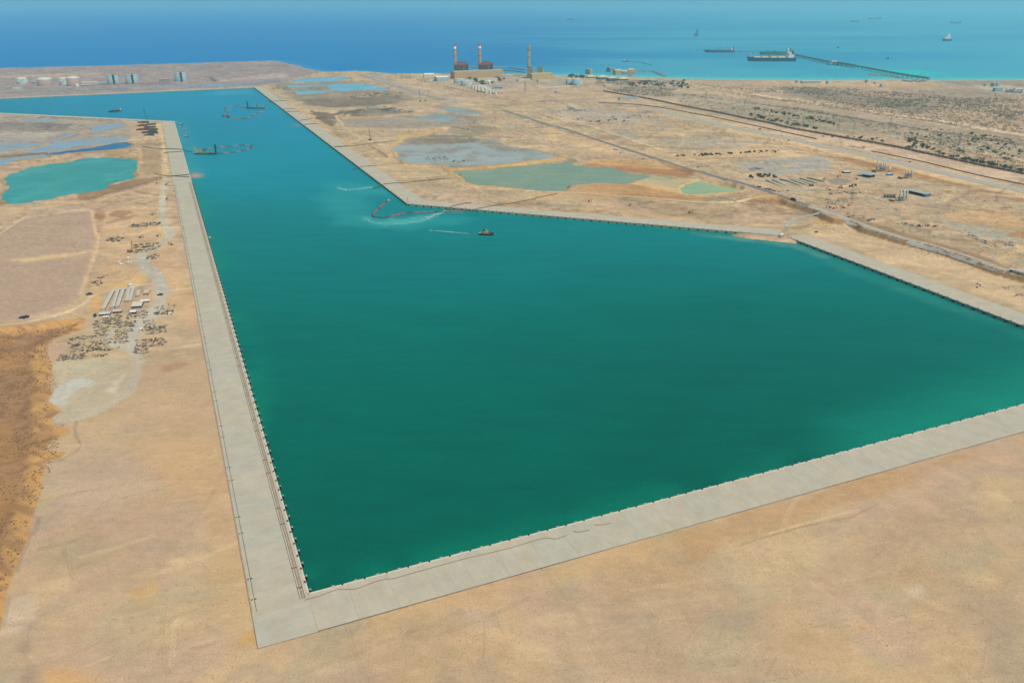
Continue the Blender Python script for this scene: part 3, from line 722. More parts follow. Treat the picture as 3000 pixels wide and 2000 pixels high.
for k in range(90):       # fans of short scrapes left by the grader and the loader bucket
    if k % 3: p0 = (rt.uniform(1500, 3000), rt.uniform(1450, 2000))
    else: p0 = (rt.uniform(100, 640), rt.uniform(1150, 2000))
    if k % 3 and p0[1] < 1950 - (p0[0] - 800) * .275: continue
    if not k % 3 and p0[0] > 470 + (p0[1] - 1100) * .22: continue
    x0, y0 = G(*p0); a = math.radians(rt.choice([23, 60, 90, 100, 113])) + rt.uniform(-.3, .3); nx, ny = -math.sin(a), math.cos(a)
    col = S(*rt.choice([(166, 142, 112), (172, 150, 122), (206, 184, 150)])); kk = rt.uniform(.25, .55)
    for j in range(rt.randrange(3, 9)):
        L = rt.uniform(2.5, 8); b = a + rt.uniform(-.12, .12); o = j * rt.uniform(.9, 1.8)
        LINES.append(([(x0 + nx * o, y0 + ny * o), (x0 + nx * o + math.cos(b) * L, y0 + ny * o + math.sin(b) * L)], col, .3, kk))
for k in range(46):       # double wheel ruts of lorries and rollers on the graded sand
    if k % 2: p0 = (rt.uniform(1000, 3000), rt.uniform(1500, 2000))
    else: p0 = (rt.uniform(150, 640), rt.uniform(1100, 2000))
    if k % 2 and p0[1] < 1930 - (p0[0] - 800) * .275: continue
    if not k % 2 and p0[0] > 470 + (p0[1] - 1100) * .22: continue
    x0, y0 = G(*p0); a = math.radians(rt.choice([23, 23, 203, 113, 113, 70])) + rt.uniform(-.25, .25); L = rt.uniform(40, 130); cu = rt.uniform(-.006, .006)
    A, B = [], []
    for j in range(14):
        A.append((x0 - math.sin(a), y0 + math.cos(a))); B.append((x0 + math.sin(a), y0 - math.cos(a)))
        x0 += math.cos(a) * L / 13; y0 += math.sin(a) * L / 13; a += cu * L / 13
    col = S(*rt.choice([(172, 146, 112), (180, 154, 120), (214, 188, 148)])); kk = rt.uniform(.3, .6)
    LINES.append((A, col, .45, kk)); LINES.append((B, col, .45, kk))
for k in range(170):      # old wheel tracks and scraped lines on the plain
    px, py = rt.uniform(1650, 3000), rt.uniform(300, 640)
    if py > 460 + (px - 1650) * .2 or py < 250 + (px - 1650) * .14: continue
    x0, y0 = G(px, py); a = math.radians(rt.choice([-33, -33, -35, -30, -19, 150, 60])) + rt.uniform(-.15, .15); L = rt.uniform(60, 340); cu = rt.uniform(-.0015, .0015)
    pts = []
    for j in range(7):
        pts.append((x0, y0)); x0 += math.cos(a) * L / 6; y0 += math.sin(a) * L / 6; a += cu * L / 6
    LINES.append((pts, S(*rt.choice([(150, 120, 90), (168, 136, 100), (218, 188, 146), (222, 192, 150), (140, 126, 108)])), rt.uniform(1.2, 4.5), rt.uniform(.3, .75)))
for k in range(60):       # the same between the ponds and the power station
    px, py = rt.uniform(1150, 1900), rt.uniform(290, 460)
    x0, y0 = G(px, py); a = math.radians(rt.choice([-33, -20, 10, 150])) + rt.uniform(-.3, .3); L = rt.uniform(60, 300)
    LINES.append(([(x0, y0), (x0 + math.cos(a) * L / 2, y0 + math.sin(a) * L / 2), (x0 + math.cos(a + .2) * L, y0 + math.sin(a + .2) * L)], S(*rt.choice([(150, 124, 96), (216, 186, 146), (168, 140, 108)])), rt.uniform(2, 5), rt.uniform(.3, .6)))

def ground_colour(x, y):
    base = S(*TAN)
    c = np.repeat(base[None, :], len(x), 0)
    def mix(col, k):
        nonlocal c
        c += (col - c) * k[:, None]
    mix(S(207, 172, 130), .5 * sstep(.5, .75, fbm(x, y, 240., 101, 4)))
    mix(S(187, 162, 136), .5 * sstep(.5, .72, fbm(x, y, 150., 111, 4)))
    mix(S(207, 178, 142), .4 * sstep(.52, .7, fbm(x * .5, y * 1.6, 60., 121, 4)))
    # blown sand and stains
    rough = .3 + .7 * sstep(800, 1700, np.hypot(x, y))
    mix(S(160, 138, 110), rough * .35 * sstep(.6, .8, fbm(x, y, 26., 131, 4)))
    mix(S(224, 196, 152), .35 * sstep(.62, .8, fbm(x, y * 1.4, 34., 141, 4)))
    # ridged wash lines, pebbly speckle
    rg = 1 - np.abs(fbm(x * .7 + y * .5, y * 1.3, 48., 151, 4) * 2 - 1) * 3.2
    mix(S(150, 128, 102), .45 * rough * np.clip(rg, 0, 1) * sstep(.42, .6, fbm(x, y, 200., 155, 3)))
    rg = 1 - np.abs(fbm(x, y, 90., 161, 5) * 2 - 1) * 5
    mix(S(222, 196, 156), .4 * rough * np.clip(rg, 0, 1))
    sh = sstep(.6, .72, fbm(x, y, 11., 171, 3)) * sstep(900, 1500, np.hypot(x, y))
    mix(S(120, 106, 88), .6 * sh * sstep(.4, .6, fbm(x, y, 260., 175, 3)))
    # orange apron of spilt sand along the pond berms, damp rims at the ponds
    for line, hw, hh in BERMS:
        q = dist_line(x, y, line, hw * 3)
        mix(S(206, 166, 108), .55 * sstep(hw * 1.8, hw * .5, q))
    for key, poly in PONDS:
        q = sdf_poly(x, y, poly, 60)
        mix(S(150, 124, 92), .7 * sstep(14, 2, q))
    mix(S(180, 166, 134), .55 * sstep(.52, .68, fbm(x, y, 46., 501, 5)))
    mix(S(194, 162, 138), .55 * sstep(.52, .68, fbm(x, y, 62., 511, 5)))
    mix(S(176, 158, 134), .45 * sstep(.56, .7, fbm(x, y, 24., 521, 5)))
    for sc_l, sd, kk in ((70., 531, .6), (28., 541, .45)):      # small scarps and wash edges
        rg = 1 - np.abs(fbm(x, y * 1.15, sc_l, sd, 5) * 2 - 1) * 9
        mix(S(138, 112, 84), kk * np.clip(rg, 0, 1) * sstep(.46, .62, fbm(x, y, 210., sd + 3, 3)) * sstep(900, 1400, np.hypot(x, y)))
    for poly, col, e, wob, k in PATCH:
        P = np.array(poly); mg = e + wob + 5
        m = (x > P[:, 0].min() - mg) & (x < P[:, 0].max() + mg) & (y > P[:, 1].min() - mg) & (y < P[:, 1].max() + mg)
        if not m.any(): continue
        xs, ys = x[m], y[m]
        d = sdf_poly(xs, ys, poly, mg) + (fbm(xs, ys, wob * 4, 7, 4) - .5) * 2.6 * wob
        kk = k * sstep(e * .8, -e * .8, d) * (.8 + .4 * fbm(xs, ys, wob * 5, 13, 3))
        c[m] += (col - c[m]) * np.clip(kk, 0, 1)[:, None]
    for line, col, hw, k in LINES:
        P = np.array(line); mg = hw * 3 + 4
        m = (x > P[:, 0].min() - mg) & (x < P[:, 0].max() + mg) & (y > P[:, 1].min() - mg) & (y < P[:, 1].max() + mg)
        if not m.any(): continue
        xs, ys = x[m], y[m]
        d = dist_line(xs, ys, line, mg) + (fbm(xs, ys, 14., 17, 3) - .5) * (hw * 1.1 + (1.2 if hw > 1.3 else .2))
        kk = k * sstep(hw * 1.25, hw * .7, d)
        c[m] += (col - c[m]) * kk[:, None]
    # the cut bank of the plateau: brown earth with the slope's shade painted in, streaked
    d = -sdf_poly(x, y, TOE, 40)
    wob = (fbm(x, y, 22., 31, 3) - .5) * 9
    bank = sstep(-1.5, .5, d + wob * .35) * sstep(10, 8, d + wob * .35) * sstep(40, 30, dist_line(x, y, TOE_LINE, 60)) * sstep(TOE[0][0], TOE[0][0] + 140, x)
    mix(S(140, 110, 76), bank * .9 * (.7 + .5 * fbm(x, y, 6., 33, 3)))
    mix(S(206, 160, 100), .55 * sstep(40, 30, dist_line(x, y, TOE_LINE, 60)) * sstep(-7, -1, d) * sstep(.5, -1.5, d) * sstep(.45, .6, fbm(x, y, 40., 37, 3)))
    # the pit: orange loose slope with rills, brown broken floor
    d = -sdf_poly(x, y, PIT, 30)
    al = x * PG[0] + y * PG[1]; ac = x * PG[1] - y * PG[0]
    rill = fbm(ac, al * .10, 4.5, 181, 4)
    mix(S(196, 152, 102), sstep(-1, 1.0, d) * .95)
    mix(S(214, 164, 94), sstep(-.5, 1.5, d) * sstep(26, 12, d) * sstep(.46, .62, rill) * .6)
    mix(S(160, 122, 84), sstep(-.5, 1.5, d) * sstep(.5, .36, rill) * .6)
    fl = fbm(x, y, 7., 185, 4)
    mix(S(164, 128, 92), sstep(14, 24, d + (rill - .5) * 16))
    mix(S(140, 108, 80), sstep(14, 24, d + (rill - .5) * 16) * sstep(.5, .64, fl) * .8)
    mix(S(178, 134, 86), sstep(14, 24, d) * sstep(.52, .66, fbm(x, y, 60., 187, 3)) * .6)
    far_ = .35 + .65 * sstep(700, 1500, np.hypot(x, y))
    dt = (fbm(x, y, 9., 191, 4) - .5) * .38 + (fbm(x * .35 + y * .2, y * 1.2, 22., 195, 4) - .5) * .46 + (fbm(x, y, 70., 199, 3) - .5) * .3
    c *= (1 + dt * far_ * (1 - .75 * sstep(2, -6, sdf_poly(x, y, TERR, 30))))[:, None]
    c = np.clip(c, .01, .85)
    gr = np.random.RandomState(5).normal(0, 1, len(x))
    c *= (1 + gr * (.025 + .04 * sstep(700, 1600, np.hypot(x, y))))[:, None]
    d = -sdf_poly(x, y, LAND, 200)
    mix(S(214, 196, 168), .8 * sstep(80, 20, d) * sstep(1300, 1700, x))
    return c

def polar(rs, angs):
    R, A = np.meshgrid(rs, angs, indexing='ij')
    x = (R * np.sin(A)).ravel(); y = (R * np.cos(A)).ravel()
    nr, na = len(rs), len(angs)
    i = np.arange(nr - 1)[:, None] * na + np.arange(na - 1)[None, :]
    F = np.stack([i, i + 1, i + na + 1, i + na], -1).reshape(-1, 4)[:, ::-1]
    return x, y, F
D2 = math.pi / 180
angs = np.concatenate([np.arange(-180, -48, 6), np.linspace(-48, 47, 960), np.arange(52, 181, 6)]) * D2
el = np.linspace(math.radians(50), math.radians(3.05), 820)
rs = np.concatenate([[4, 60, 140, 210], H / np.tan(el)])
rs = rs[np.argsort(rs)]
rs = np.concatenate([rs, [7600, 9300]])
x, y, F = polar(rs, angs)
z = terrain(x, y)
cols = ground_colour(x, y)
# fine relief that the height samples can carry
near = np.clip(1 - np.hypot(x, y) / 1800, 0, 1)
z = z + near * (fbm(x, y, 5., 201, 3) - .5) * .28
keep = (z[F] > -13).any(1)
terr = obj("terrain", np_mesh("terrain", np.stack([x, y, z], 1), F[keep], ground_mat("sand_ground"), cols))
tag(terr, kind="structure")

GA, GR, GZ = angs, rs, z.reshape(len(rs), len(angs))
terrain_exact = terrain
def terrain(x, y):
    """height of the built sheet (bilinear on its polar grid)"""
    x = np.asarray(x, float); y = np.asarray(y, float)
    r = np.hypot(x, y); a = np.arctan2(x, y)
    i = np.clip(np.searchsorted(GR, r) - 1, 0, len(GR) - 2); j = np.clip(np.searchsorted(GA, a) - 1, 0, len(GA) - 2)
    u = np.clip((r - GR[i]) / (GR[i + 1] - GR[i]), 0, 1); v = np.clip((a - GA[j]) / (GA[j + 1] - GA[j]), 0, 1)
    return (GZ[i, j] * (1 - v) + GZ[i, j + 1] * v) * (1 - u) + (GZ[i + 1, j] * (1 - v) + GZ[i + 1, j + 1] * v) * u

# ------------------------------------------------------------------ water
rs2 = np.concatenate([[280.0], H / np.tan(np.linspace(math.radians(48), math.radians(4.4), 330))])
x, y, F = polar(rs2, np.linspace(-47, 47, 420) * D2)
d = sdf_poly(x, y, BASIN, 400)
keep = (d[F] < 8).any(1)
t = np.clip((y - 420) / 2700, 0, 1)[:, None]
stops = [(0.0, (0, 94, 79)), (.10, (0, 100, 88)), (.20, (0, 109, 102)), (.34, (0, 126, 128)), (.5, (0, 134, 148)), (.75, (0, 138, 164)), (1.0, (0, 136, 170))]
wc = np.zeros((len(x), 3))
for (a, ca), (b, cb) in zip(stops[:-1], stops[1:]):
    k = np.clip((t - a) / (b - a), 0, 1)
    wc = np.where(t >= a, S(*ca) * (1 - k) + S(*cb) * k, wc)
big = fbm(x, y, 420., 301, 3)
wc *= (.86 + .28 * big)[:, None]
def wmix(col, k):
    global wc
    wc = wc + (S(*col) - wc) * k[:, None]
inner = -d
wmix((10, 142, 112), .35 * sstep(38, 2, inner) * sstep(.35, .6, fbm(x, y, 60., 311, 3)))        # stirred-up silt beside the walls
far_r = sdf_poly(x, y, gp([(2500, 1240), (3100, 1050), (3100, 1200), (2500, 1330)]), 120)
wmix((20, 145, 125), .55 * sstep(60, -40, far_r))
q = dist_line(x, y, gp([(2330, 700), (2480, 780), (2700, 860), (3000, 970)]), 60)
wmix((70, 150, 140), .4 * sstep(26, 4, q) * fbm(x, y, 30., 321, 3))
q = dist_line(x, y, gp([(1180, 560), (1080, 560), (1010, 540), (1000, 560), (1040, 640), (1200, 650), (1300, 640)]), 150)
wmix((60, 172, 170), .32 * sstep(70, 10, q + (fbm(x, y, 40., 331, 3) - .5) * 50))
q = sdf_poly(x, y, gp(zN([(1160, 282), (1100, 330), (950, 380), (720, 430), (480, 452), (250, 440), (90, 400), (60, 330), (150, 320), (260, 390), (500, 350), (800, 310), (1050, 292)])), 60)
wmix((96, 188, 178), .5 * sstep(8, -14, q + (fbm(x, y, 14., 341, 3) - .5) * 26))
q = sdf_poly(x, y, gp(zE([(390, 270), (560, 225), (900, 200), (1140, 190), (1080, 250), (700, 262)])), 60)
wmix((60, 165, 190), .5 * sstep(25, -15, q + (fbm(x, y, 50., 351, 3) - .5) * 30))
q = sdf_poly(x, y, gp(zE([(270, 1350), (330, 1325), (390, 1340), (400, 1370), (340, 1395), (280, 1385)])), 60)
wmix((190, 150, 120), .85 * sstep(12, -8, q + (fbm(x, y, 20., 361, 3) - .5) * 16))
q = sdf_poly(x, y, gp(zE([(1680, 670), (1750, 655), (1800, 690), (1700, 700)])), 40)
wmix((120, 150, 160), .5 * sstep(14, -6, q))
q = dist_line(x, y, gp(zE([(60, 640), (230, 1000), (300, 1300)])), 80)
wmix((80, 160, 180), .35 * sstep(45, 8, q) * fbm(x, y, 40., 371, 3) * 1.5)
q = dist_line(x, y, gp(zS([(1000, 410), (1330, 445), (1860, 515), (2100, 600)])), 60)
wmix((110, 158, 140), .55 * sstep(16, 3, q) * fbm(x, y, 14., 381, 2) * 1.4)
used = np.zeros(len(x), bool); used[F[keep].ravel()] = True
basin = obj("basin_water", np_mesh("basin_water", np.stack([x, y, np.full_like(x, WATER_Z)], 1), F[keep], water_mat("basin_water", None, .3, .02, .3, .5), wc))
tag(basin, kind="structure")

rs3 = np.concatenate([np.linspace(3600, 6500, 130), np.geomspace(6600, 60000, 110)])
x, y, F = polar(rs3, np.concatenate([np.linspace(-110, -45, 12), np.linspace(-44, 44, 260), np.linspace(45, 110, 12)]) * D2)
dc = sdf_poly(x, y, LAND, 2500)
dc = np.where(dc > 1e5, 2500, dc)
az = np.arctan2(x, y) / D2
sc_ = np.repeat(S(0, 124, 192)[None], len(x), 0)
def smix(col, k):
    global sc_
    sc_ = sc_ + (S(*col) - sc_) * np.clip(k, 0, 1)[:, None]
smix((18, 128, 186), sstep(-22, 4, az))
smix((52, 158, 188), sstep(0, 18, az + (fbm(x, y, 2500., 401, 2) - .5) * 8))
smix((80, 180, 205), .55 * sstep(16, 32, az))
smix((0, 130, 190), .30 * sstep(.48, .68, fbm(x * .25, y, 900., 411, 4)))
smix((96, 190, 200), .35 * sstep(-12, 8, az) * sstep(.5, .7, fbm(x * .3, y, 700., 421, 4)))
smix((140, 205, 200), .95 * sstep(190, 20, dc) * sstep(-4, 8, az))
smix((60, 185, 190), .6 * sstep(420, 120, dc) * sstep(-2, 10, az))
q = sdf_poly(x, y, gp(zI([(300, 520), (700, 560), (1200, 570), (1400, 600), (1000, 620), (850, 600), (500, 560)])), 400)
smix((20, 200, 196), .8 * sstep(110, -40, q + (fbm(x, y, 200., 431, 3) - .5) * 120))
smix((60, 150, 200), .5 * sstep(120, 20, dc) * sstep(0, -6, az))
sea = obj("sea", np_mesh("sea", np.stack([x, y, np.full_like(x, WATER_Z - .4)], 1), F, water_mat("sea_water", None, .42, .03, .25, .05), sc_))
tag(sea, kind="structure")

PCOL = dict(teal=(44, 152, 148), deep=(30, 100, 150), pale=(138, 168, 188), lake=(110, 180, 205), grey=(150, 170, 168), flat=(164, 174, 168), green=(128, 154, 130), jade=(146, 178, 136), shal=(184, 176, 136))  # the blue ponds carry the sky's reflection in their base colour
PCOL2 = dict(teal=(62, 162, 156), deep=(44, 116, 162), pale=(158, 160, 154), lake=(132, 190, 210), grey=(150, 150, 138), flat=(150, 140, 122), green=(140, 158, 132), jade=(170, 182, 138), shal=(204, 182, 134))
PM = {k: water_mat("pond_" + k, alb(v), .25, .12, .1, .3, alb(PCOL2[k])) for k, v in PCOL.items()}
for pi, (key, poly) in enumerate(PONDS):
    cx = sum(p[0] for p in poly) / len(poly); cyy = sum(p[1] for p in poly) / len(poly)
    r = math.hypot(cx, cyy); grow = max(4.0, r * r / 9.2e5 * 2.6 * .5)
    bm = bmesh.new()
    vs = []
    n = len(poly)
    ar = sum(poly[i][0] * poly[(i + 1) % n][1] - poly[(i + 1) % n][0] * poly[i][1] for i in range(n))
    for i in range(n):
        a, b = Vector(poly[i - 1]), Vector(poly[(i + 1) % n])
        t = (b - a).normalized(); nn = Vector((t.y, -t.x)) * (1 if ar > 0 else -1)
        vs.append(bm.verts.new((poly[i][0] + nn.x * grow, poly[i][1] + nn.y * grow, -1.35 - .02 * pi)))
    f = bm.faces.new(vs)
    if f.normal.z < 0: f.normal_flip()
    bmesh.ops.triangulate(bm, faces=[f])
    me = bpy.data.meshes.new("pond"); bm.normal_update(); bm.to_mesh(me); bm.free()
    for pl in me.polygons:
        if pl.normal.z < 0: pl.flip()
    me.materials.append(PM[key])
    tag(obj("pond", me), kind="structure")

# ------------------------------------------------------------------ roads
def ribbon(name, pts, width, m, dz=.35, step=12.0, kind="structure", wob=0.0, zs=None):
    L = smooth_line(pts, step)
    vs = []
    for i, p in enumerate(L):
        a, b = Vector(L[max(i - 1, 0)]), Vector(L[min(i + 1, len(L) - 1)])
        t = (b - a).normalized(); nn = Vector((-t.y, t.x))
        w = width * (1 + wob * (rnd.random() - .5))
        for s in (-1, -.33, .33, 1):
            vs.append((p[0] + nn.x * s * w / 2, p[1] + nn.y * s * w / 2))
    A = np.array(vs)
    zz = terrain(A[:, 0], A[:, 1]) + dz if zs is None else np.full(len(A), zs)
    F = [(i * 4 + k, i * 4 + k + 1, i * 4 + 5 + k, i * 4 + 4 + k) for i in range(len(L) - 1) for k in range(3)]
    me = np_mesh(name, np.column_stack([A, zz]), np.array(F)[:, ::-1], m)
    if me.polygons[0].normal.z < 0:
        me.flip_normals()
    o = obj(name, me)
    return tag(o, kind=kind)
asphalt = mat("worn_asphalt", (122, 124, 122), .9, .14, .08)
gravelr = mat("pale_gravel", (176, 172, 160), .95, .16, .12)
dirtm = mat("compacted_sand", (214, 190, 152), .95, .14, .1)
whited = mat("limestone_dust", (196, 190, 172), .95, .12, .08)
P2 = lambda pts: [tuple(Gt(a, b)[:2]) for a, b in pts]
ribbon("road", P2(zB([(1110, 760), (1300, 820), (1450, 870)]) + zP([(80, 500), (200, 537), (600, 670), (900, 765), (1200, 860), (1500, 945), (1900, 1060), (2050, 1110), (2270, 1190)])), 13, asphalt)
ribbon("road", P2(zR([(480, 535), (700, 605), (1000, 715), (1300, 815), (1600, 895), (1900, 990), (2150, 1080), (2352, 1130), (2600, 1200)])), 15, gravelr)
ribbon("road", P2(zP([(800, 338), (1000, 370), (1300, 440), (1600, 510), (1900, 570), (2352, 665)]) + zQ([(900, 730), (1200, 800), (1500, 865), (1900, 960), (2352, 1060), (2600, 1120)])), 34, gravelr, wob=.2)
ribbon("road", P2(zC([(1740, 560), (1900, 592), (2352, 652), (2700, 690)])), 22, gravelr)
ribbon("dirt_track", P2(zP([(-180, 1062), (0, 1065), (300, 1076), (800, 1110), (1200, 1146), (1500, 1156), (1750, 1125), (1900, 1100), (2000, 1096)])), 7, dirtm, wob=.2)
ribbon("dirt_track", P2(zS([(2130, 250), (1990, 268), (1850, 300), (1790, 335), (1780, 370)])), 9, gravelr, wob=.2)
ribbon("dirt_track", P2(zY([(360, 555), (400, 535), (650, 505), (960, 462)])), 7, gravelr, wob=.2)

# ------------------------------------------------------------------ quays
def conc_mat(name, c, var=.1):
    """brushed concrete: mottled, with faint streaks across the slab and rusty dust"""
    m = bpy.data.materials.new(name); t, b = nodes(m)
    ge = t.nodes.new("ShaderNodeTexCoord"); oi = t.nodes.new("ShaderNodeObjectInfo")
    off = t.nodes.new("ShaderNodeVectorMath"); off.operation = 'MULTIPLY_ADD'; off.inputs[1].default_value = (1, 1, 1)
    sc0 = t.nodes.new("ShaderNodeVectorMath"); sc0.operation = 'SCALE'; sc0.inputs[0].default_value = (310, 170, 90)
    t.links.new(oi.outputs["Random"], sc0.inputs["Scale"]); t.links.new(ge.outputs["Object"], off.inputs[0]); t.links.new(sc0.outputs[0], off.inputs[2])
    def noise(sc, det, scl):
        mp = t.nodes.new("ShaderNodeMapping"); mp.inputs["Scale"].default_value = scl
        t.links.new(off.outputs[0], mp.inputs["Vector"])
        n = t.nodes.new("ShaderNodeTexNoise"); n.inputs["Scale"].default_value = sc; n.inputs["Detail"].default_value = det
        n.inputs["Roughness"].default_value = .6
        t.links.new(mp.outputs[0], n.inputs["Vector"]); return n.outputs["Fac"]
    def rng(src, lo, hi, a=.3, bb=.7):
        r = t.nodes.new("ShaderNodeMapRange"); r.inputs["From Min"].default_value = a; r.inputs["From Max"].default_value = bb
        r.inputs["To Min"].default_value = lo; r.inputs["To Max"].default_value = hi
        t.links.new(src, r.inputs["Value"]); return r.outputs[0]
    n1 = rng(noise(.3, 7, (1.8, .08, 1)), .965, 1.03); n2 = rng(noise(.09, 8, (1, .7, 1)), .90, 1.07); n3 = rng(noise(1.2, 6, (1, .5, 1)), .94, 1.06)
    n4 = rng(oi.outputs["Random"], .988, 1.012, 0, 1)
    def mul(a, bb):
        q = t.nodes.new("ShaderNodeMath"); q.operation = 'MULTIPLY'; t.links.new(a, q.inputs[0]); t.links.new(bb, q.inputs[1]); return q.outputs[0]
    f = mul(mul(n1, n2), mul(n3, n4))
    mix = t.nodes.new("ShaderNodeMix"); mix.data_type = 'RGBA'
    mix.inputs["A"].default_value = (*alb(c), 1); mix.inputs["B"].default_value = (*alb((c[0] + 4, c[1] - 4, c[2] - 14)), 1)
    t.links.new(rng(noise(.12, 6, (1, .4, 1)), 0, .7, .42, .7), mix.inputs["Factor"])
    sc = t.nodes.new("ShaderNodeVectorMath"); sc.operation = 'SCALE'
    t.links.new(mix.outputs["Result"], sc.inputs[0]); t.links.new(f, sc.inputs["Scale"])
    t.links.new(sc.outputs[0], b.inputs["Base Color"])
    b.inputs["Roughness"].default_value = .9; b.inputs["Specular IOR Level"].default_value = .2
    return m
M_CON = [conc_mat("concrete_deck", (186, 182, 164)), conc_mat("concrete_deck_dusty", (187, 181, 163)), conc_mat("concrete_deck_grey", (184, 181, 165))]
M_WALL = mat("quay_wall_concrete", (150, 158, 142), .9, .2, .2)
M_COPE = mat("white_coping", (206, 200, 182), .85, .1, .3)
M_DARK = mat("joint_filler", (146, 140, 126), .95, .2, .5)
M_RUB = mat("black_rubber", (20, 22, 24), .7, .2, 1.0)
M_PALE = mat("pale_steel", (188, 190, 182), .6, .15, 1.0)
M_IRON = mat("cast_iron", (40, 36, 34), .6, .2, 2.0)
M_RAIL = mat("rail_groove", (92, 92, 84), .7, .2, .6)
M_CURB = mat("rust_stained_kerb", (176, 150, 128), .9, .2, .4)

f = MB().cyl((0, 0, -1.4), (0, -1.5, -1.4), .95, .75, 10).cyl((0, 0, -3.0), (0, -1.5, -3.0), .95, .75, 10)
ME_FEND = f.mesh("fender", M_RUB)
f = MB().box((0, -1.68, -2.1), (2.3, .34, 3.6))
ME_PANEL = f.mesh("fender_panel", M_RUB)
f = MB().box((0, -.75, -.12), (.45, 1.5, .22)).box((0, -1.62, -.1), (2.2, .42, .26))
ME_BRACK = f.mesh("fender_bracket", M_PALE)
f = MB().lathe([(.55, 0), (.5, .15), (.36, .25), (.34, .6), (.62, .8), (.6, 1.0), (0.001, 1.08)], 10)
ME_BOLL = f.mesh("bollard", M_IRON, True)
f = MB().box((0, 0, .03), (1.1, 1.1, .1))
ME_SOCK = f.mesh("socket_cover", M_IRON)

def quay(label, a, b, side, width=QW, slab=24.0, x0=0.0, x1=None, fender=(15.0, 7.5), fend_from=None, fend_to=None, rails=None, kerb=False, mats=(0, 1, 2), dz=0.0, cope=True, name="quay"):
    a, b = V2(a), V2(b)
    L = (b - a).length; rz = math.atan2(b.y - a.y, b.x - a.x)
    x1 = L if x1 is None else x1
    s = side
    q = thing(name, label, "quay", (a.x, a.y, dz), rz)
    top = DECK_Z
    MB().box(((x0 + x1) / 2, s * width / 2, -.5), (x1 - x0, width - .3, 1.15)).build("sub_base", M_DARK, q)
    MB().box((L / 2, s * 1.2, -6.4), (L, 2.4, 12.9)).build("wall", M_WALL, q)
    if cope:
        MB().box((L / 2, s * .62, .24), (L, 1.3, .5)).build("coping", M_COPE, q)
    n = max(1, round((x1 - x0) / slab)); sl = (x1 - x0) / n
    me = {}
    for k in range(n):
        mi = rnd.choice(mats)
        if mi not in me:
            me[mi] = MB().box((0, 0, 0), (sl - .07, width - 1.4, .3)).mesh("deck_slab", M_CON[mi])
        obj("deck_slab", me[mi], q, (x0 + (k + .5) * sl, s * (1.3 + (width - 1.4) / 2), top - .15))
    if fender:
        sp, off = fender
        fa = 4.0 if fend_from is None else fend_from; fb = L - 3 if fend_to is None else fend_to
        x = fa; i = 0
        while x < fb:
            fo = obj("fender", ME_FEND, q, (x, 0, -.1)); fo.scale = (1, s, 1)
            obj("panel", ME_PANEL, fo); obj("bracket", ME_BRACK, fo)
            if x + off < fb:
                obj("bollard", ME_BOLL, q, (x + off, s * .75, .48))
            x += sp; i += 1
    if rails:
        ra, rb = rails
        for off in (3.3, 5.2, 6.6):
            MB().box(((ra + rb) / 2, s * off, top + .02), (rb - ra, .38, .08)).build("crane_rail", M_RAIL, q)
        MB().box(((ra + rb) / 2, s * 4.25, top + .008), (rb - ra, 1.3, .03)).build("cable_strip", M_CURB, q)
        for off in (width - 3.4,):
            MB().box(((ra + rb) / 2, s * off, top + .02), (rb - ra, .4, .08)).build("crane_rail", M_RAIL, q)
        MB().box(((ra + rb) / 2, s * (width - .65), top + .06), (rb - ra, .8, .3)).build("kerb", M_CURB, q)
        x = ra + 12; i = 0
        while x < rb - 30:
            for off in (4.0, 6.0, width - 1.9, width - 4.2):
                obj("socket_cover", ME_SOCK, q, (x, s * off, top))
            x += (22, 55)[i % 2]; i += 1
    if kerb:
        MB().box(((x0 + x1) / 2, s * (width - .25), top - .22), (x1 - x0, .3, .6)).build("kerb", M_DARK, q)
    return q

L1 = (c2 - c1).length
xr = (V2(G(559, 534)) - c1).length
quay("long concrete quay along the left side of the basin with crane rails", c1, c2, 1, x0=-QW - .1, fend_to=xr, rails=(-4, xr - 4), kerb=True, slab=26)
quay("straight concrete quay across the near end of the basin", c1, q2e, -1, x0=-1.28, slab=26, kerb=True, dz=-.012, fender=(15.2, 6.0), fend_from=16)
quay("long diagonal concrete quay on the far right side of the channel", q3b, q3t, -1, x1=(q3t - q3b).length + QW, slab=34, mats=(0, 1, 1, 2))
quay("pale quay with black fenders facing the camera, below the greenish pond", q3b, q4e, 1, slab=30, mats=(0, 1, 0), dz=-.012, fender=(15.7, 7.0), kerb=False, width=QW)
quay("quay running off to the right edge below the cut sand bank", q5s, q5e, 1, slab=30, mats=(1, 0), fender=(15.5, 5.5), kerb=False, width=QW)
quay("distant quay at the far end of the channel before the storage tanks", q3t, q6w, -1, slab=40, mats=(0, 1), dz=-.012, fender=(18, 9), width=30)
quay("pale quay edge along the far side of the blue settling ponds", c2, V2(G(340, 347)), 1, slab=40, mats=(1,), dz=-.012, fender=None, width=26)
quay("whitish embankment wall at the left edge beside the side channel", V2(G(340, 347)), V2(G(145, 338)), 1, slab=40, mats=(1,), dz=-.02, fender=None, width=26)
quay("westernmost stretch of channel wall leaving the left edge of the picture", V2(G(145, 338)), q7w, 1, slab=40, mats=(1,), dz=-.03, fender=None, width=26)

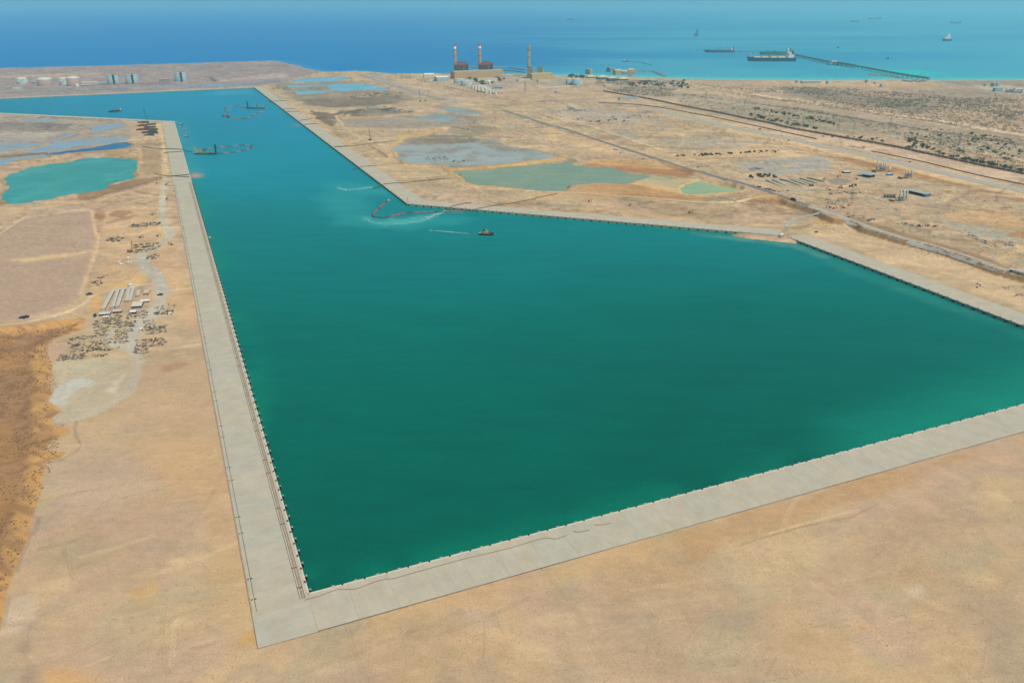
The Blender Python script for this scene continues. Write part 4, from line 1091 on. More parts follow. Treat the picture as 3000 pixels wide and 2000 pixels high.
# ------------------------------------------------------------------ builders for things
def hull(m, L, B, D, sheer=.0, bow=.28, stern=.85, zb=-1.0):
    """ship hull, bow towards +x, centred, keel at zb, deck at D"""
    st = [(-.5, stern), (-.42, .96), (-.3, 1), (.5 - bow, 1), (.5 - bow * .55, .8), (.5 - bow * .25, .5), (.5, .04)]
    vs = []; fs = []
    for (u, wdt) in st:
        zt = D + sheer * max(0, (u - .1)) ** 2 * 8
        rake = .03 * L * max(0, (u - .3)) / .2
        vs += [(u * L - rake, -B / 2 * wdt * .86, zb), (u * L, -B / 2 * wdt, zt), (u * L, B / 2 * wdt, zt), (u * L - rake, B / 2 * wdt * .86, zb)]
    n = len(st)
    for i in range(n - 1):
        a, b = i * 4, i * 4 + 4
        fs += [(a, b, b + 1, a + 1), (a + 1, b + 1, b + 2, a + 2), (a + 2, b + 2, b + 3, a + 3), (a + 3, b + 3, b, a)]
    fs += [(0, 1, 2, 3), (4 * n - 1, 4 * n - 2, 4 * n - 3, 4 * n - 4)]
    return m.add(vs, fs)

K = lambda n, c, r=.7, v=.18, s=.5, metal=0.0: mat(n, c, r, v, s, metal)
WHITE = K("white_paint", (224, 222, 212)); OFFW = K("weathered_white", (206, 202, 188)); CREAM = K("cream_render", (206, 190, 156)); TANW = K("tan_cladding", (184, 158, 120))
GREY = K("grey_steel", (140, 142, 140)); DGREY = K("dark_steel", (66, 70, 72)); BLACK = K("soot_black", (30, 32, 34)); RUST = K("rust_brown", (112, 74, 54))
RED = K("faded_red", (176, 70, 60)); DRED = K("maroon_paint", (130, 48, 46)); ORANGE = K("orange_paint", (196, 96, 48)); YELLOW = K("machine_yellow", (196, 160, 66)); BLUE = K("blue_sheet", (58, 110, 158)); LBLUE = K("pale_blue_sheet", (150, 180, 190))
NAVY = K("navy_hull", (18, 56, 92)); GREEN = K("deck_green", (60, 130, 100)); GLASS = K("dark_glass", (36, 46, 54), .2); TYRE = K("tyre_rubber", (26, 26, 26), .9); CONC = K("raw_concrete", (176, 172, 160)); TIMBER = K("weathered_timber", (126, 104, 78)); SILO = K("silo_steel", (196, 196, 186), .5)
CREAMT = K("cream_tank_cover", (222, 200, 156)); ZINC = K("zinc_roof", (170, 178, 178), .5); YCLAD = K("yellow_cladding", (190, 168, 124)); PIPEC = K("dark_pipe", (74, 62, 54)); FLOATR = K("red_float", (186, 72, 64)); FOAM = K("water_foam", (184, 224, 216), .6, .1)
BARK = K("bark", (84, 70, 54))
DARKM = K("dark_grey_stock", (80, 79, 76)); OLIV = K("olive_stock", (112, 110, 90)); STEELS = [DARKM, DGREY, RUST, OLIV, TIMBER, GREY]  # stock weighted dark to carry the shade between the piles

def windows(q, L, W, z, n, h=1.2, w=1.4, both=True, m=None):
    """a row of window parts along the long sides"""
    key = ("win", round(w, 2), round(h, 2), (m or GLASS).name)
    me = WIN.get(key)
    if me is None:
        me = WIN[key] = MB().box((0, 0, 0), (w, .16, h)).mesh("window", m or GLASS)
    for sd in ((-1, 1) if both else (-1,)):
        for k in range(n):
            obj("window", me, q, ((k + .5) / n * L - L / 2, sd * (W / 2 + .03), z))
WIN = {}
def building(name, label, cat, p, rz, L, W, Ht, wall, roof, style="flat", win=0, group=None, roof_h=None, door=True):
    q = thing(name, label, cat, p, rz, group)
    MB().box((0, 0, Ht / 2 - .3), (L, W, Ht + .6)).build("wall", wall, q)
    rh = roof_h or max(.4, W * .16)
    if style == "flat":
        r = MB().box((0, 0, Ht + .2), (L + .5, W + .5, .4)).build("roof", roof, q)
    elif style == "gable":
        r = MB().gable(L, W, Ht + .003, rh).build("roof", roof, q)
    else:
        r = MB().hip(L, W, Ht + .003, rh, 1.0).build("roof", roof, q)
    if win:
        rows = max(1, int(Ht / 3.4))
        for k in range(rows):
            windows(q, L, W, (k + .55) * Ht / rows, win)
    if door:
        MB().box((L * .31, -W / 2 - .05, 1.05), (1.3, .2, 2.1)).build("door", DGREY, q)
    return q
def tank(label, p, R, Ht, wall, roofm, dome=.16, stair=True, tower=False, group=None):
    q = thing("storage_tank", label, "storage tank", p, -math.atan2(p[0], p[1]) if tower else .2, group)
    MB().lathe([(R, -.5), (R, Ht)], 40).build("shell", wall, q, True)
    MB().lathe([(R + .25, Ht - .4), (R + .25, Ht + .3), (R * .98, Ht + .35)], 40).build("rim", GREY, q)
    prof = [(R * .98 * math.cos(a), Ht + .3 + R * dome * 2 * math.sin(a)) for a in [i * math.pi / 2 / 6 for i in range(7)]]
    prof[-1] = (.02, prof[-1][1])
    MB().lathe(prof, 40).build("roof", roofm, q, True)
    if stair:
        s = MB()
        for k in range(14):
            a = -2.4 + k * .11
            s.bar(((R + .5) * math.cos(a), (R + .5) * math.sin(a), Ht * k / 14), ((R + .5) * math.cos(a + .11), (R + .5) * math.sin(a + .11), Ht * (k + 1) / 14), 1.0, 1.2)
        s.build("stair", GREY, q)
    if tower:
        t = MB()
        for sx in (-3, 3):
            for sy in (-3, 3):
                t.bar((R * .15 + sx, -R - 4 + sy, 0), (R * .15 + sx, -R - 4 + sy, Ht + 6), .9)
        for k in range(9):
            zz = (k + 1) * (Ht + 4) / 9
            t.box((R * .15, -R - 4, zz), (6.6, 6.6, .5))
            t.bar((R * .15 - 3, -R - 7, zz - Ht / 9), (R * .15 + 3, -R - 7, zz), .6)
        t.build("stair_tower", DGREY, q)
        MB().box((R * .1, -R * .35, Ht + R * dome * 1.7 + 1), (R * 1.1, R * .5, 1.2)).box((R * .1, -R * .8, Ht + 3), (R * .35, R * .7, .8)).build("roof_platform", GREY, q)
    return q
def chimney(label, p, Ht, R, m, bands=False):
    q = thing("chimney", label, "chimney", p)
    r = lambda u: R * (1 - .38 * u)
    MB().lathe([(r(0), -1), (r(.84), Ht * .84)], 20).build("shaft", m, q, True)
    if bands:
        MB().lathe([(r(.84), Ht * .84), (r(.92), Ht * .92)], 20).build("white_band", WHITE, q, True)
        MB().lathe([(r(.92), Ht * .92), (r(1), Ht), (r(1) * .8, Ht), (r(1) * .75, Ht - 4)], 20).build("red_band", RED, q, True)
    else:
        MB().lathe([(r(.84), Ht * .84), (r(1), Ht), (r(1) * .8, Ht), (r(1) * .75, Ht - 4)], 20).build("rim", m, q, True)
    for u in (.3, .62, .83):
        MB().lathe([(r(u) + .1, Ht * u - .6), (r(u) + 1.3, Ht * u - .5), (r(u) + 1.3, Ht * u + .6), (r(u) + .1, Ht * u + .6)], 20).build("gallery", DGREY, q)
    return q
def boiler_house(label, p, rz, L, W, Ht, wall, top, trim):
    q = thing("boiler_house", label, "boiler house", p, rz)
    MB().box((0, 0, Ht * .38), (L, W, Ht * .8)).build("wall", wall, q)
    MB().box((0, 0, Ht * .84), (L + 2, W + 2, Ht * .13)).build("upper_cladding", top, q)
    MB().gable(L, W, Ht * .905, Ht * .07).build("roof", top, q)
    e = MB()
    for k in range(4):
        e.box((-L * .3 + k * L * .2, 0, Ht * .98), (L * .1, W * .3, Ht * .09))
    e.build("roof_vent", BLACK, q)
    for k in range(7):
        MB().box((-L / 2 + L * k / 6, -W / 2 - .6, Ht * .38), (1.1, 1.2, Ht * .78)).build("column", trim, q)
    for k in range(4):
        MB().box((0, -W / 2 - .45, Ht * (.12 + .18 * k)), (L, .9, .9)).build("walkway", trim, q)
    MB().cyl((L * .2, -W / 2 - 1.8, 1), (L * .2, -W / 2 - 1.8, Ht * .7), 2.0, n=10).build("duct", GREY, q)
    MB().box((L / 2 + 2.2, 0, Ht * .45), (4, W * .6, Ht * .9)).build("lift_tower", trim, q)
    return q
def excavator_proto(name, label, paint, loc, rz):
    q = thing(name, label, "excavator", loc, rz)
    for sy in (-1, 1):
        t = MB().box((0, sy * 1.15, .45), (3.8, .6, .9)); t.cyl((1.9, sy * 1.15 - .3, .45), (1.9, sy * 1.15 + .3, .45), .45, n=8); t.cyl((-1.9, sy * 1.15 - .3, .45), (-1.9, sy * 1.15 + .3, .45), .45, n=8)
        t.build("track", BLACK, q)
    MB().box((-.4, 0, 1.55), (3.6, 2.7, 1.2)).box((-1.9, 0, 1.6), (.9, 2.7, 1.3)).build("body", paint, q)
    cb = MB().box((.9, .8, 2.2), (1.4, 1.1, 1.9)).build("cab", paint, q)
    MB().box((1.0, .8, 2.5), (1.45, 1.16, .9)).build("window", GLASS, cb)
    bo = MB().bar((.6, -.1, 1.9), (3.0, -.1, 5.2), .55, .7).bar((3.0, -.1, 5.2), (5.2, -.1, 5.0), .5, .65).build("boom", paint, q)
    MB().bar((5.2, -.1, 5.2), (6.3, -.1, 2.0), .4, .55).build("stick", paint, q)
    MB().box((6.0, -.1, 1.3), (1.1, 1.2, 1.2), 0, 0, .8).build("bucket", BLACK, q)
    return q
def truck_proto(name, label, cabm, bedm, loc, rz, tank_body=False, cat="truck"):
    q = thing(name, label, cat, loc, rz)
    MB().box((0, 0, .95), (9.6, 1.1, .4)).build("chassis", BLACK, q)
    cb = MB().box((3.9, 0, 2.1), (1.9, 2.4, 2.2)).box((3.6, 0, 3.3), (1.3, 2.2, .4)).build("cab", cabm, q)
    MB().box((4.88, 0, 2.6), (.08, 2.1, .8)).build("windscreen", GLASS, cb)
    if tank_body:
        MB().cyl((-4.6, 0, 2.3), (2.6, 0, 2.3), 1.25, n=14).build("tank", bedm, q)
    else:
        MB().box((-1.1, 0, 1.4), (7.4, 2.5, .35)).box((-1.1, 1.22, 2.2), (7.4, .12, 1.4)).box((-1.1, -1.22, 2.2), (7.4, .12, 1.4)).box((-4.75, 0, 2.2), (.12, 2.5, 1.4)).box((2.55, 0, 2.4), (.12, 2.5, 1.8)).box((-1.1, 0, 1.9), (7.1, 2.3, .8)).build("bed", bedm, q)
    for x in (-3.8, -2.5, 3.7):
        for sy in (-1, 1):
            MB().cyl((x, sy * 1.25, .52), (x, sy * .85, .52), .52, n=10).build("wheel", TYRE, q)
    return q
def car_proto(name, label, paint, loc, rz, cat="pickup"):
    q = thing(name, label, cat, loc, rz)
    MB().box((0, 0, .75), (5.1, 1.9, .7)).box((1.9, 0, 1.2), (1.3, 1.8, .3)).build("body", paint, q)
    MB().box((.3, 0, 1.5), (2.0, 1.75, .9), 0, 0, .85).build("cabin", paint, q)
    MB().box((.3, 0, 1.5), (2.06, 1.6, .5), 0, 0, .9).build("window", GLASS, q)
    for x in (-1.6, 1.6):
        for sy in (-1, 1):
            MB().cyl((x, sy * 1.0, .4), (x, sy * .7, .4), .4, n=8).build("wheel", TYRE, q)
    return q
def silo(p, Ht, R, q, m=None):
    s = MB().lathe([(.4, Ht * .22), (R, Ht * .38), (R, Ht), (R * .4, Ht + R * .5), (.02, Ht + R * .5)], 14, p).build("silo", m or SILO, q, True)
    l = MB()
    for a in range(4):
        t = a * math.pi / 2 + .78
        l.bar((p[0] + R * math.cos(t), p[1] + R * math.sin(t), p[2] - .3), (p[0] + R * math.cos(t), p[1] + R * math.sin(t), p[2] + Ht * .4), .35)
    l.build("silo_frame", DGREY, s)
    return s
def batching(label, p, rz, silos, conveyor=1, Ht=16):
    q = thing("batching_plant", label, "batching plant", p, rz)
    for (sx, sy, h, r) in silos:
        silo((sx, sy, 0), h, r, q)
    t = MB()
    for sx in (-3, 3):
        for sy in (-3, 3):
            t.bar((sx, sy, -.3), (sx, sy, Ht * .6), .5)
    t.build("tower_frame", DGREY, q)
    MB().box((0, 0, Ht * .48), (6.4, 6.4, Ht * .28)).box((0, 0, Ht * .66), (4.6, 5, Ht * .08)).build("mixer_house", GREY, q)
    MB().box((0, -3.3, Ht * .5), (4, .1, 1.6)).build("window", GLASS, q)
    if conveyor:
        c = MB().bar((-17 * conveyor, -4, 1.2), (-2 * conveyor, -1, Ht * .74), 1.4, .8)
        for k in range(3):
            u = .25 + k * .25
            c.bar((-17 * conveyor + 15 * conveyor * u, -4 + 3 * u, -.3), (-17 * conveyor + 15 * conveyor * u, -4 + 3 * u, 1.2 + (Ht * .74 - 1.2) * u), .35)
        c.build("conveyor", GREY, q)
        b = MB()
        for k in range(3):
            b.box((-19.5 * conveyor, -7 + k * 4.2, 1.6), (3.6, 3.8, 3.2), 0, 0, 1.25)
        b.build("aggregate_bin", RUST, q)
    return q
def pylon_proto(label, loc, Ht):
    q = thing("pylon", label, "pylon", loc, math.radians(20))
    b = Ht * .09; t = MB()
    def wd(u): return b * (1 - u) ** 1.15 + Ht * .012
    for sx in (-1, 1):
        for sy in (-1, 1):
            for k in range(6):
                u0, u1 = k / 6, (k + 1) / 6
                t.bar((sx * wd(u0), sy * wd(u0), u0 * Ht - .4), (sx * wd(u1), sy * wd(u1), u1 * Ht), .34)
    t.build("leg", GREY, q)
    t = MB()
    for k in range(6):
        u0, u1 = k / 6, (k + 1) / 6; a, c = wd(u0), wd(u1)
        for s in (-1, 1):
            t.bar((-a, s * a, u0 * Ht), (c, s * c, u1 * Ht), .2); t.bar((a, s * a, u0 * Ht), (-c, s * c, u1 * Ht), .2)
            t.bar((s * a, -a, u0 * Ht), (s * c, c, u1 * Ht), .2); t.bar((s * a, a, u0 * Ht), (s * c, -c, u1 * Ht), .2)
    t.build("bracing", GREY, q)
    for u, wdt in ((.7, .22), (.82, .18), (.94, .14)):
        MB().bar((-Ht * wdt, 0, Ht * u), (Ht * wdt, 0, Ht * u), .4).bar((-Ht * wdt, 0, Ht * u), (0, 0, Ht * (u + .05)), .25).bar((Ht * wdt, 0, Ht * u), (0, 0, Ht * (u + .05)), .25).build("crossarm", GREY, q)
    return q
def crane_mast(label, p, Ht, jib=(10, 0), m=None, name="crawler_crane", rz=0.0):
    """crawler crane: tracks, body and a lattice boom"""
    q = thing(name, label, "crane", p, rz); m = m or DGREY
    for sy in (-1, 1):
        MB().box((0, sy * 2.4, .6), (7, 1.1, 1.2)).build("track", BLACK, q)
    MB().box((-.8, 0, 2.4), (6, 3.4, 2.2)).box((-4, 0, 2.2), (1.5, 3.4, 1.8)).build("body", m, q)
    MB().box((2, 1.2, 2.7), (1.6, 1.2, 2.0)).build("cab", YELLOW, q)
    t = MB(); a = Vector((2, 0, 2.5)); b = Vector((2 + jib[0], jib[1], Ht)); w_ = .8
    for sy in (-w_, w_):
        for sx in (-w_, w_):
            t.bar(a + Vector((sx * .6, sy, 0)), b + Vector((sx * .4, sy * .4, 0)), .26)
    n = 10
    for k in range(n):
        u, v = k / n, (k + 1) / n; s = 1 if k % 2 else -1
        t.bar(a.lerp(b, u) + Vector((0, s * w_, 0)), a.lerp(b, v) + Vector((0, -s * w_, 0)), .2)
        t.bar(a.lerp(b, u) + Vector((s * w_ * .6, 0, 0)), a.lerp(b, v) + Vector((-s * w_ * .6, 0, 0)), .2)
    t.build("boom", m, q)
    MB().bar(b, (b.x + .5, b.y, 4.5), .12).build("hoist_rope", BLACK, q)
    MB().bar((-4, 0, 3), b, .1).build("stay_rope", BLACK, q)
    return q
def pile_variants():
    out = []
    r = random.Random(21)
    for k in range(12):
        m = MB(); kind = k % 4
        if kind == 0:      # bundle of beams
            for i in range(6):
                m.box((r.uniform(-.4, .4), (i % 3 - 1) * .8, .3 + .55 * (i // 3)), (r.uniform(8, 11), .5, .5), r.uniform(-.04, .04))
        elif kind == 1:    # stacked pipes
            for i in range(6):
                yy = (i - 1) * .95 if i < 3 else (i - 3 - .5) * .95 if i < 5 else 0
                zz = .45 if i < 3 else 1.25 if i < 5 else 2.0
                m.cyl((-4.5 + r.uniform(-.3, .3), yy, zz), (4.5, yy, zz), .44, n=8)
        elif kind == 2:    # formwork panels and boxes
            for i in range(4):
                m.box((r.uniform(-2.6, 2.6), r.uniform(-1.2, 1.2), .5 + .3 * i), (r.uniform(2, 4), r.uniform(1.2, 2.4), r.uniform(.5, 1.2)), r.uniform(-.3, .3))
        else:              # mixed low rack
            for i in range(5):
                m.box((-3.6 + i * 1.8, r.uniform(-.5, .5), .6), (1.3, r.uniform(1.4, 2.6), r.uniform(.7, 1.5)), r.uniform(-.15, .15))
            m.box((0, 0, .12), (9.5, 2.8, .24))
        out.append(m.mesh("material_pile", STEELS[(k * 5 + k // 4) % len(STEELS)]))
    return out
PILES = pile_variants()
LEAF = K("dry_leaf_green", (122, 118, 98), .9, .3, .8); LEAF2 = K("dusty_leaf", (140, 128, 106), .9, .3, .8); LEAF3 = K("dark_leaf", (76, 84, 68), .9, .3, .8)
def shrub_variants(n, leaf, m, R=1.6, Hh=1.7, seed=5, tree=False):
    out = []; r = random.Random(seed)
    for k in range(n):
        b = MB()
        lobes = [(r.uniform(-.55, .55) * R, r.uniform(-.55, .55) * R, r.uniform(.35, .8) * Hh, r.uniform(.45, .75) * R) for _ in range(5)]
        for i in range(leaf):
            lx, ly, lz, lr = r.choice(lobes)
            d = Vector((r.gauss(0, 1), r.gauss(0, 1), r.gauss(0, .8))).normalized() * lr * r.uniform(.55, 1.05)
            c = Vector((lx, ly, lz)) + d
            if c.z < .08: c.z = .08 + r.random() * .2
            s = R * r.uniform(.16, .32)
            a = Vector((r.gauss(0, 1), r.gauss(0, 1), r.gauss(0, 1))).normalized(); t = a.orthogonal().normalized(); u = a.cross(t)
            b.add([tuple(c + t * s), tuple(c + u * s * .8), tuple(c - t * s), tuple(c - u * s * .8)], [(0, 1, 2, 3)])
        out.append((b.v, b.f, b.mesh("crown", m)))
    return out
SHR = shrub_variants(4, 90, LEAF3, seed=5) + shrub_variants(3, 80, LEAF, seed=9) + shrub_variants(2, 80, LEAF2, seed=13)
ME_STEM = [MB().tube([(0, 0, -.3), (.05, 0, .5), (.25, .1, 1.2)], .09, 5).tube([(0, 0, .3), (-.3, .1, 1.0)], .06, 4).mesh("trunk", BARK)]
def float_line(label, pts, m_float=FLOATR, r=1.0, seg=11.0, z=WATER_Z + .15, cat="pipeline", name="floating_pipeline", alt=None):
    """floating discharge pipe: a dark pipe with float collars, each collar a part"""
    L = smooth_line(pts, 4.0)
    o = L[0]
    q = thing(name, label, cat, (o[0], o[1], z))
    P = [(p[0] - o[0], p[1] - o[1], 0) for p in L]
    MB().tube(P[::2] + [P[-1]], r * .55, 6).build("pipe", PIPEC, q)
    acc = 0; i = 0; last = Vector(P[0]); k = 0
    fm = {}
    while i < len(P) - 2:
        j = i; dl = 0
        while j < len(P) - 1 and dl < seg:
            dl += (Vector(P[j + 1]) - Vector(P[j])).length; j += 1
        a, b = Vector(P[i]), Vector(P[j])
        ln = (b - a).length
        if ln > 2:
            mm = m_float if (alt is None or k % alt[0]) else alt[1]
            key = (mm.name, round(ln))
            if key not in fm:
                w_ = ln * .78
                fm[key] = MB().cyl((-w_ / 2, 0, 0), (w_ / 2, 0, 0), r, n=10).cyl((-w_ / 2 - .3, 0, 0), (-w_ / 2, 0, 0), r * .7, r, 10).cyl((w_ / 2, 0, 0), (w_ / 2 + .3, 0, 0), r, r * .7, 10).mesh("float_collar", mm)
            obj("float_collar", fm[key], q, tuple((a + b) / 2 + Vector((0, 0, .15))), math.atan2(b.y - a.y, b.x - a.x))
        i = j; k += 1
    return q
def land_pipe(label, pts, r=.55, m=PIPEC, cat="pipe", dz=.6, name="discharge_pipe", zs=None, step=8.0):
    L = smooth_line(pts, step)
    A = np.array(L)
    t = terrain(A[:, 0], A[:, 1])
    qd = sdf_poly(A[:, 0], A[:, 1], BASIN, 60)
    z = np.where(qd < 40, DECK_Z + r, t + dz)
    z = np.where(qd < -1, np.maximum(DECK_Z + r + (qd + 1) * .3, WATER_Z + .3), z)
    q = thing(name, label, cat, (L[0][0], L[0][1], 0))
    P = [(p[0] - L[0][0], p[1] - L[0][1], zz) for p, zz in zip(L, z)]
    MB().tube(P, r, 6).build("pipe", m, q)
    fm = MB().lathe([(r * 1.0, -.25), (r * 1.45, -.25), (r * 1.45, .25), (r, .25)], 8).mesh("flange", GREY)
    for k in range(2, len(P) - 1, 3):
        a, b = Vector(P[k - 1]), Vector(P[k + 1])
        o = obj("flange", fm, q, P[k]); o.rotation_euler = (b - a).to_track_quat('Z', 'Y').to_euler()
    return q

# ------------------------------------------------------------------ placing things
AXD = math.radians(23.04)
def mpp(p): return (p[1] * CP + (H - p[2]) * SP) / FPX
def Z1(zf, a, b): return zf([(a, b)])[0]
def bld(name, label, cat, pl, pr, pytop, depth, wall, roof, style="flat", win=0, group=None, door=True, roof_h=None):
    a, b = Gt(*pl), Gt(*pr)
    d = (b - a); d.z = 0
    L = d.length; rz = math.atan2(d.y, d.x)
    n = Vector((-d.y, d.x, 0)).normalized()
    c = (a + b) / 2 + n * depth / 2
    c.z = min(a.z, b.z, tz(c.x, c.y))
    Ht = max(2.0, top_z((a.y + b.y) / 2, pytop) - c.z)
    return building(name, label, cat, c, rz, L, depth, Ht, wall, roof, style, win, group, roof_h, door)
def tnk(label, x0, x1, yb, yt, wall, roof, **k):
    p = Gt((x0 + x1) / 2, yb); R = (x1 - x0) * mpp(p) / 2
    Ht = top_z(p.y, yt) - p.z
    c = Vector((p.x * (1 + R / p.y), p.y + R, p.z)); c.z = min(p.z, tz(c.x, c.y))
    return tank(label, c, R, Ht, wall, roof, **k)

# --- storage tanks on the far left
PT = K("pale_green_tank", (168, 186, 186)); TT = K("tan_tank", (164, 146, 136))
tnk("small pale storage tank with a diagonal stair, leftmost of the tank row", 52, 82, 247, 233, PT, OFFW)
tnk("tan storage tank with a whitish dome, second from the left edge", 112, 154, 252, 235, TT, OFFW, stair=False)
tnk("pale grey tank half hidden behind a tan tank", 176, 202, 249, 232, PT, OFFW)
tnk("tan domed tank overlapping the pale tank to its left", 199, 236, 253, 231, TT, OFFW, stair=False)
PB = K("blue_grey_tank", (150, 172, 180))
tnk("white gas tank with a stair tower, left one of the three big white tanks", 317, 350, 247, 223, PB, ZINC, tower=True, stair=False, dome=.1)
tnk("white gas tank with a stair tower, middle one of the three big white tanks", 371, 406, 246, 222, PB, ZINC, tower=True, stair=False, dome=.1)
tnk("lone white gas tank with a stair tower nearest the channel corner", 514, 548, 240, 215, PB, ZINC, tower=True, stair=False, dome=.1)
bld("shed", "blue-green flat shed between the small tank and the tan tank", "shed", (100, 247), (117, 246), 243, 30, LBLUE, BLUE)
bld("pump_house", "small bright white block in front of the tan tanks", "building", (223, 254), (232, 253.5), 247, 20, WHITE, WHITE)
bld("shed", "long low pale shed right of the tan tanks", "shed", (240, 243.5), (287, 242), 240, 22, OFFW, OFFW)
bld("shed", "low grey shed in front of the long pale shed by the tanks", "shed", (238, 253), (272, 252), 249, 20, GREY, OFFW)
bld("process_building", "grey process building just left of the big white tanks", "building", (289, 250), (315, 249), 243, 30, GREY, ZINC)
bld("process_building", "grey process block between the white tanks and the lone tank", "building", (468, 241), (496, 240), 235, 25, GREY, DGREY)
bld("shed", "small shed at the left edge by the far quay", "shed", (19, 261), (34, 260.5), 255, 20, GREY, OFFW)
bld("shed", "low whitish shed below the leftmost tank", "shed", (36, 260), (62, 259.5), 257, 14, OFFW, OFFW)
for k, (xa, ya, xb, yb) in enumerate([(297, 251.5, 500, 246.5)]):
    a, b = Gt(xa, ya), Gt(xb, yb)
    q = thing("pipe_rack", "long dark pipe rack running in front of the white tanks", "pipe rack", a, math.atan2(b.y - a.y, b.x - a.x))
    L = (b - a).length
    for s in (-1.5, 0, 1.5): MB().cyl((0, s, 5), (L, s, 5), .7, n=6).build("pipe", DGREY, q)
    for i in range(int(L / 28)): MB().box((i * 28 + 5, 0, 2.3), (.8, 5, 5.4)).build("post", GREY, q)

# --- the power station
REDB = K("oxide_red", (150, 76, 66)); SLATE = K("slate_cladding", (84, 92, 104)); OLIVE = K("olive_cladding", (134, 126, 92)); CHIM = K("chimney_concrete", (150, 128, 116)); CHIM2 = K("chimney_ochre", (150, 130, 96))
def stack(label, x, ybase, ytop, R, m, bands):
    p = Gt(x, ybase)
    chimney(label, p, top_z(p.y, ytop) - p.z, R, m, bands)
stack("left chimney with a red and white top rising beside a dark boiler house", 1334.5, 219, 130, 10.5, CHIM, True)
stack("second chimney with a red and white top in the middle of the power station", 1406.5, 218, 128.5, 10.5, CHIM, True)
stack("plain brown chimney on the right, without painted bands", 1549, 224, 131.5, 9.5, CHIM2, False)
def boil(label, x0, x1, yb, yt, depth, wall, top, trim):
    a, b = Gt(x0, yb), Gt(x1, yb); L = (b - a).length
    c = (a + b) / 2 + Vector((0, depth / 2, 0))
    boiler_house(label, c, math.atan2(b.y - a.y, b.x - a.x), L, depth, top_z(a.y, yt) - a.z, wall, top, trim)
boil("dark boiler house with a red upper storey beside the left chimney", 1335, 1369, 221, 184, 60, SLATE, REDB, DGREY)
boil("dark boiler house with a red upper storey beside the middle chimney", 1409, 1441, 220, 182.5, 60, SLATE, REDB, DGREY)
boil("olive boiler house standing at the foot of the plain brown chimney", 1544, 1561, 230, 199, 45, OLIVE, OLIVE, CREAM)
boil("olive boiler house standing alone right of the plain brown chimney", 1573, 1591, 223, 198, 45, OLIVE, OLIVE, CREAM)
bld("turbine_hall", "very long tan turbine hall in front of the two dark boiler houses", "turbine hall", (1332, 232), (1474, 226), 209.5, 55, TANW, K("tan_roof", (178, 158, 130)), "gable", 14, roof_h=5)
bld("turbine_hall", "yellowish turbine hall in front of the olive boiler houses", "turbine hall", (1559, 236), (1620, 233), 217, 55, YCLAD, YCLAD, "gable", 8, roof_h=4)
bld("annex", "low cream annex left of the yellowish turbine hall", "building", (1519, 239), (1556, 237.5), 233, 25, CREAM, OFFW, "flat", 5)
bld("annex", "low cream annex in front of the yellowish turbine hall", "building", (1578, 241), (1612, 239.5), 235.5, 20, CREAM, OFFW, "flat", 5)
tnk("pale flat-topped tank behind another in front of the long turbine hall", 1330, 1361, 245, 233.5, PT, OFFW, dome=.03)
tnk("pale flat-topped tank nearest the camera at the power station", 1350, 1383, 252, 238, PT, OFFW, dome=.03)
tnk("white fuel tank with a wide shell right of the power station, behind its twin", 1658, 1682, 248, 234, LBLUE, OFFW, dome=.03)
tnk("white fuel tank in front right of the power station, nearest the shore road", 1675, 1705, 251, 234, LBLUE, OFFW, dome=.03)
bld("warehouse", "white warehouse left of the power station tanks", "warehouse", (1243, 228), (1272, 227.5), 219, 35, OFFW, WHITE, "gable", 4)
bld("warehouse", "grey-green warehouse with a white roof beside the left chimney", "warehouse", (1280, 239.5), (1315, 238), 227, 35, LBLUE, WHITE, "gable", 4)
q = bld("switchgear_building", "long white colonnaded switchgear building below the turbine hall", "building", (1400, 240), (1458, 238.5), 230, 16, OFFW, OFFW, "flat", 9)
cub = [(1388, 262, 7, 8), (1396, 264, 8, 9), (1405, 266, 9, 11), (1413, 263, 8, 9), (1415, 269, 9, 11), (1424, 267, 9, 10), (1427, 273, 9, 10), (1435, 270, 8, 9), (1439, 275, 8, 8), (1447, 275, 8, 7), (1455, 277, 7, 6), (1408, 257, 7, 5), (1400, 258, 7, 5)]
cubt = ["leftmost white flat of the housing cluster below the tanks", "small white flat second from the left in the housing cluster", "tall white apartment block at the left of the housing cluster", "white flat behind the tall apartment block", "tall white apartment block at the centre of the housing cluster",
        "white block right of the central apartment block", "front white block on the right of the housing cluster", "white block behind the front right housing block", "small white house at the right of the housing cluster", "squat white house near the right end of the cluster", "last white house at the right end of the housing cluster", "low white house at the back of the housing cluster", "low white house behind the leftmost flats"]
for (px, py, w_, h_), lb in zip(cub, cubt):
    bld("house", lb, "house", (px - w_ / 2, py), (px + w_ / 2, py - .3), py - h_ * 1.3, 14, WHITE, WHITE, "flat", 3, "white houses of the power station colony")
for k, (px, py) in enumerate([(1430, 243), (1436, 243.5), (1433, 245.5)]):
    p = Gt(px, py)
    tank(["left small white sphere-roofed tank below the switchgear building", "right small white tank below the switchgear building", "front small white tank below the switchgear building"][k], p, 7, 8, WHITE, WHITE, dome=.3, stair=False)
bld("shed", "pale long store right of the housing cluster", "shed", (1440, 257), (1470, 258), 254.5, 12, OFFW, ZINC, "gable")
bld("shed", "blue-roofed shed right of the pale long store", "shed", (1446, 260.5), (1471, 261), 257, 14, LBLUE, BLUE, "gable")
bld("wall_enclosure", "long low white wall right of the housing, ahead of the fuel tanks", "wall", (1585, 258), (1680, 253), 256, 6, WHITE, WHITE, door=False)
bld("house", "pale house beside the colony trees under the fuel tanks", "house", (1773, 255), (1795, 254), 248, 16, CREAM, OFFW, "flat", 4)
p = Gt(1631, 272); tank("small grey dome standing alone on the sand below the fuel tanks", p, 9, 5, GREY, ZINC, dome=.35, stair=False)
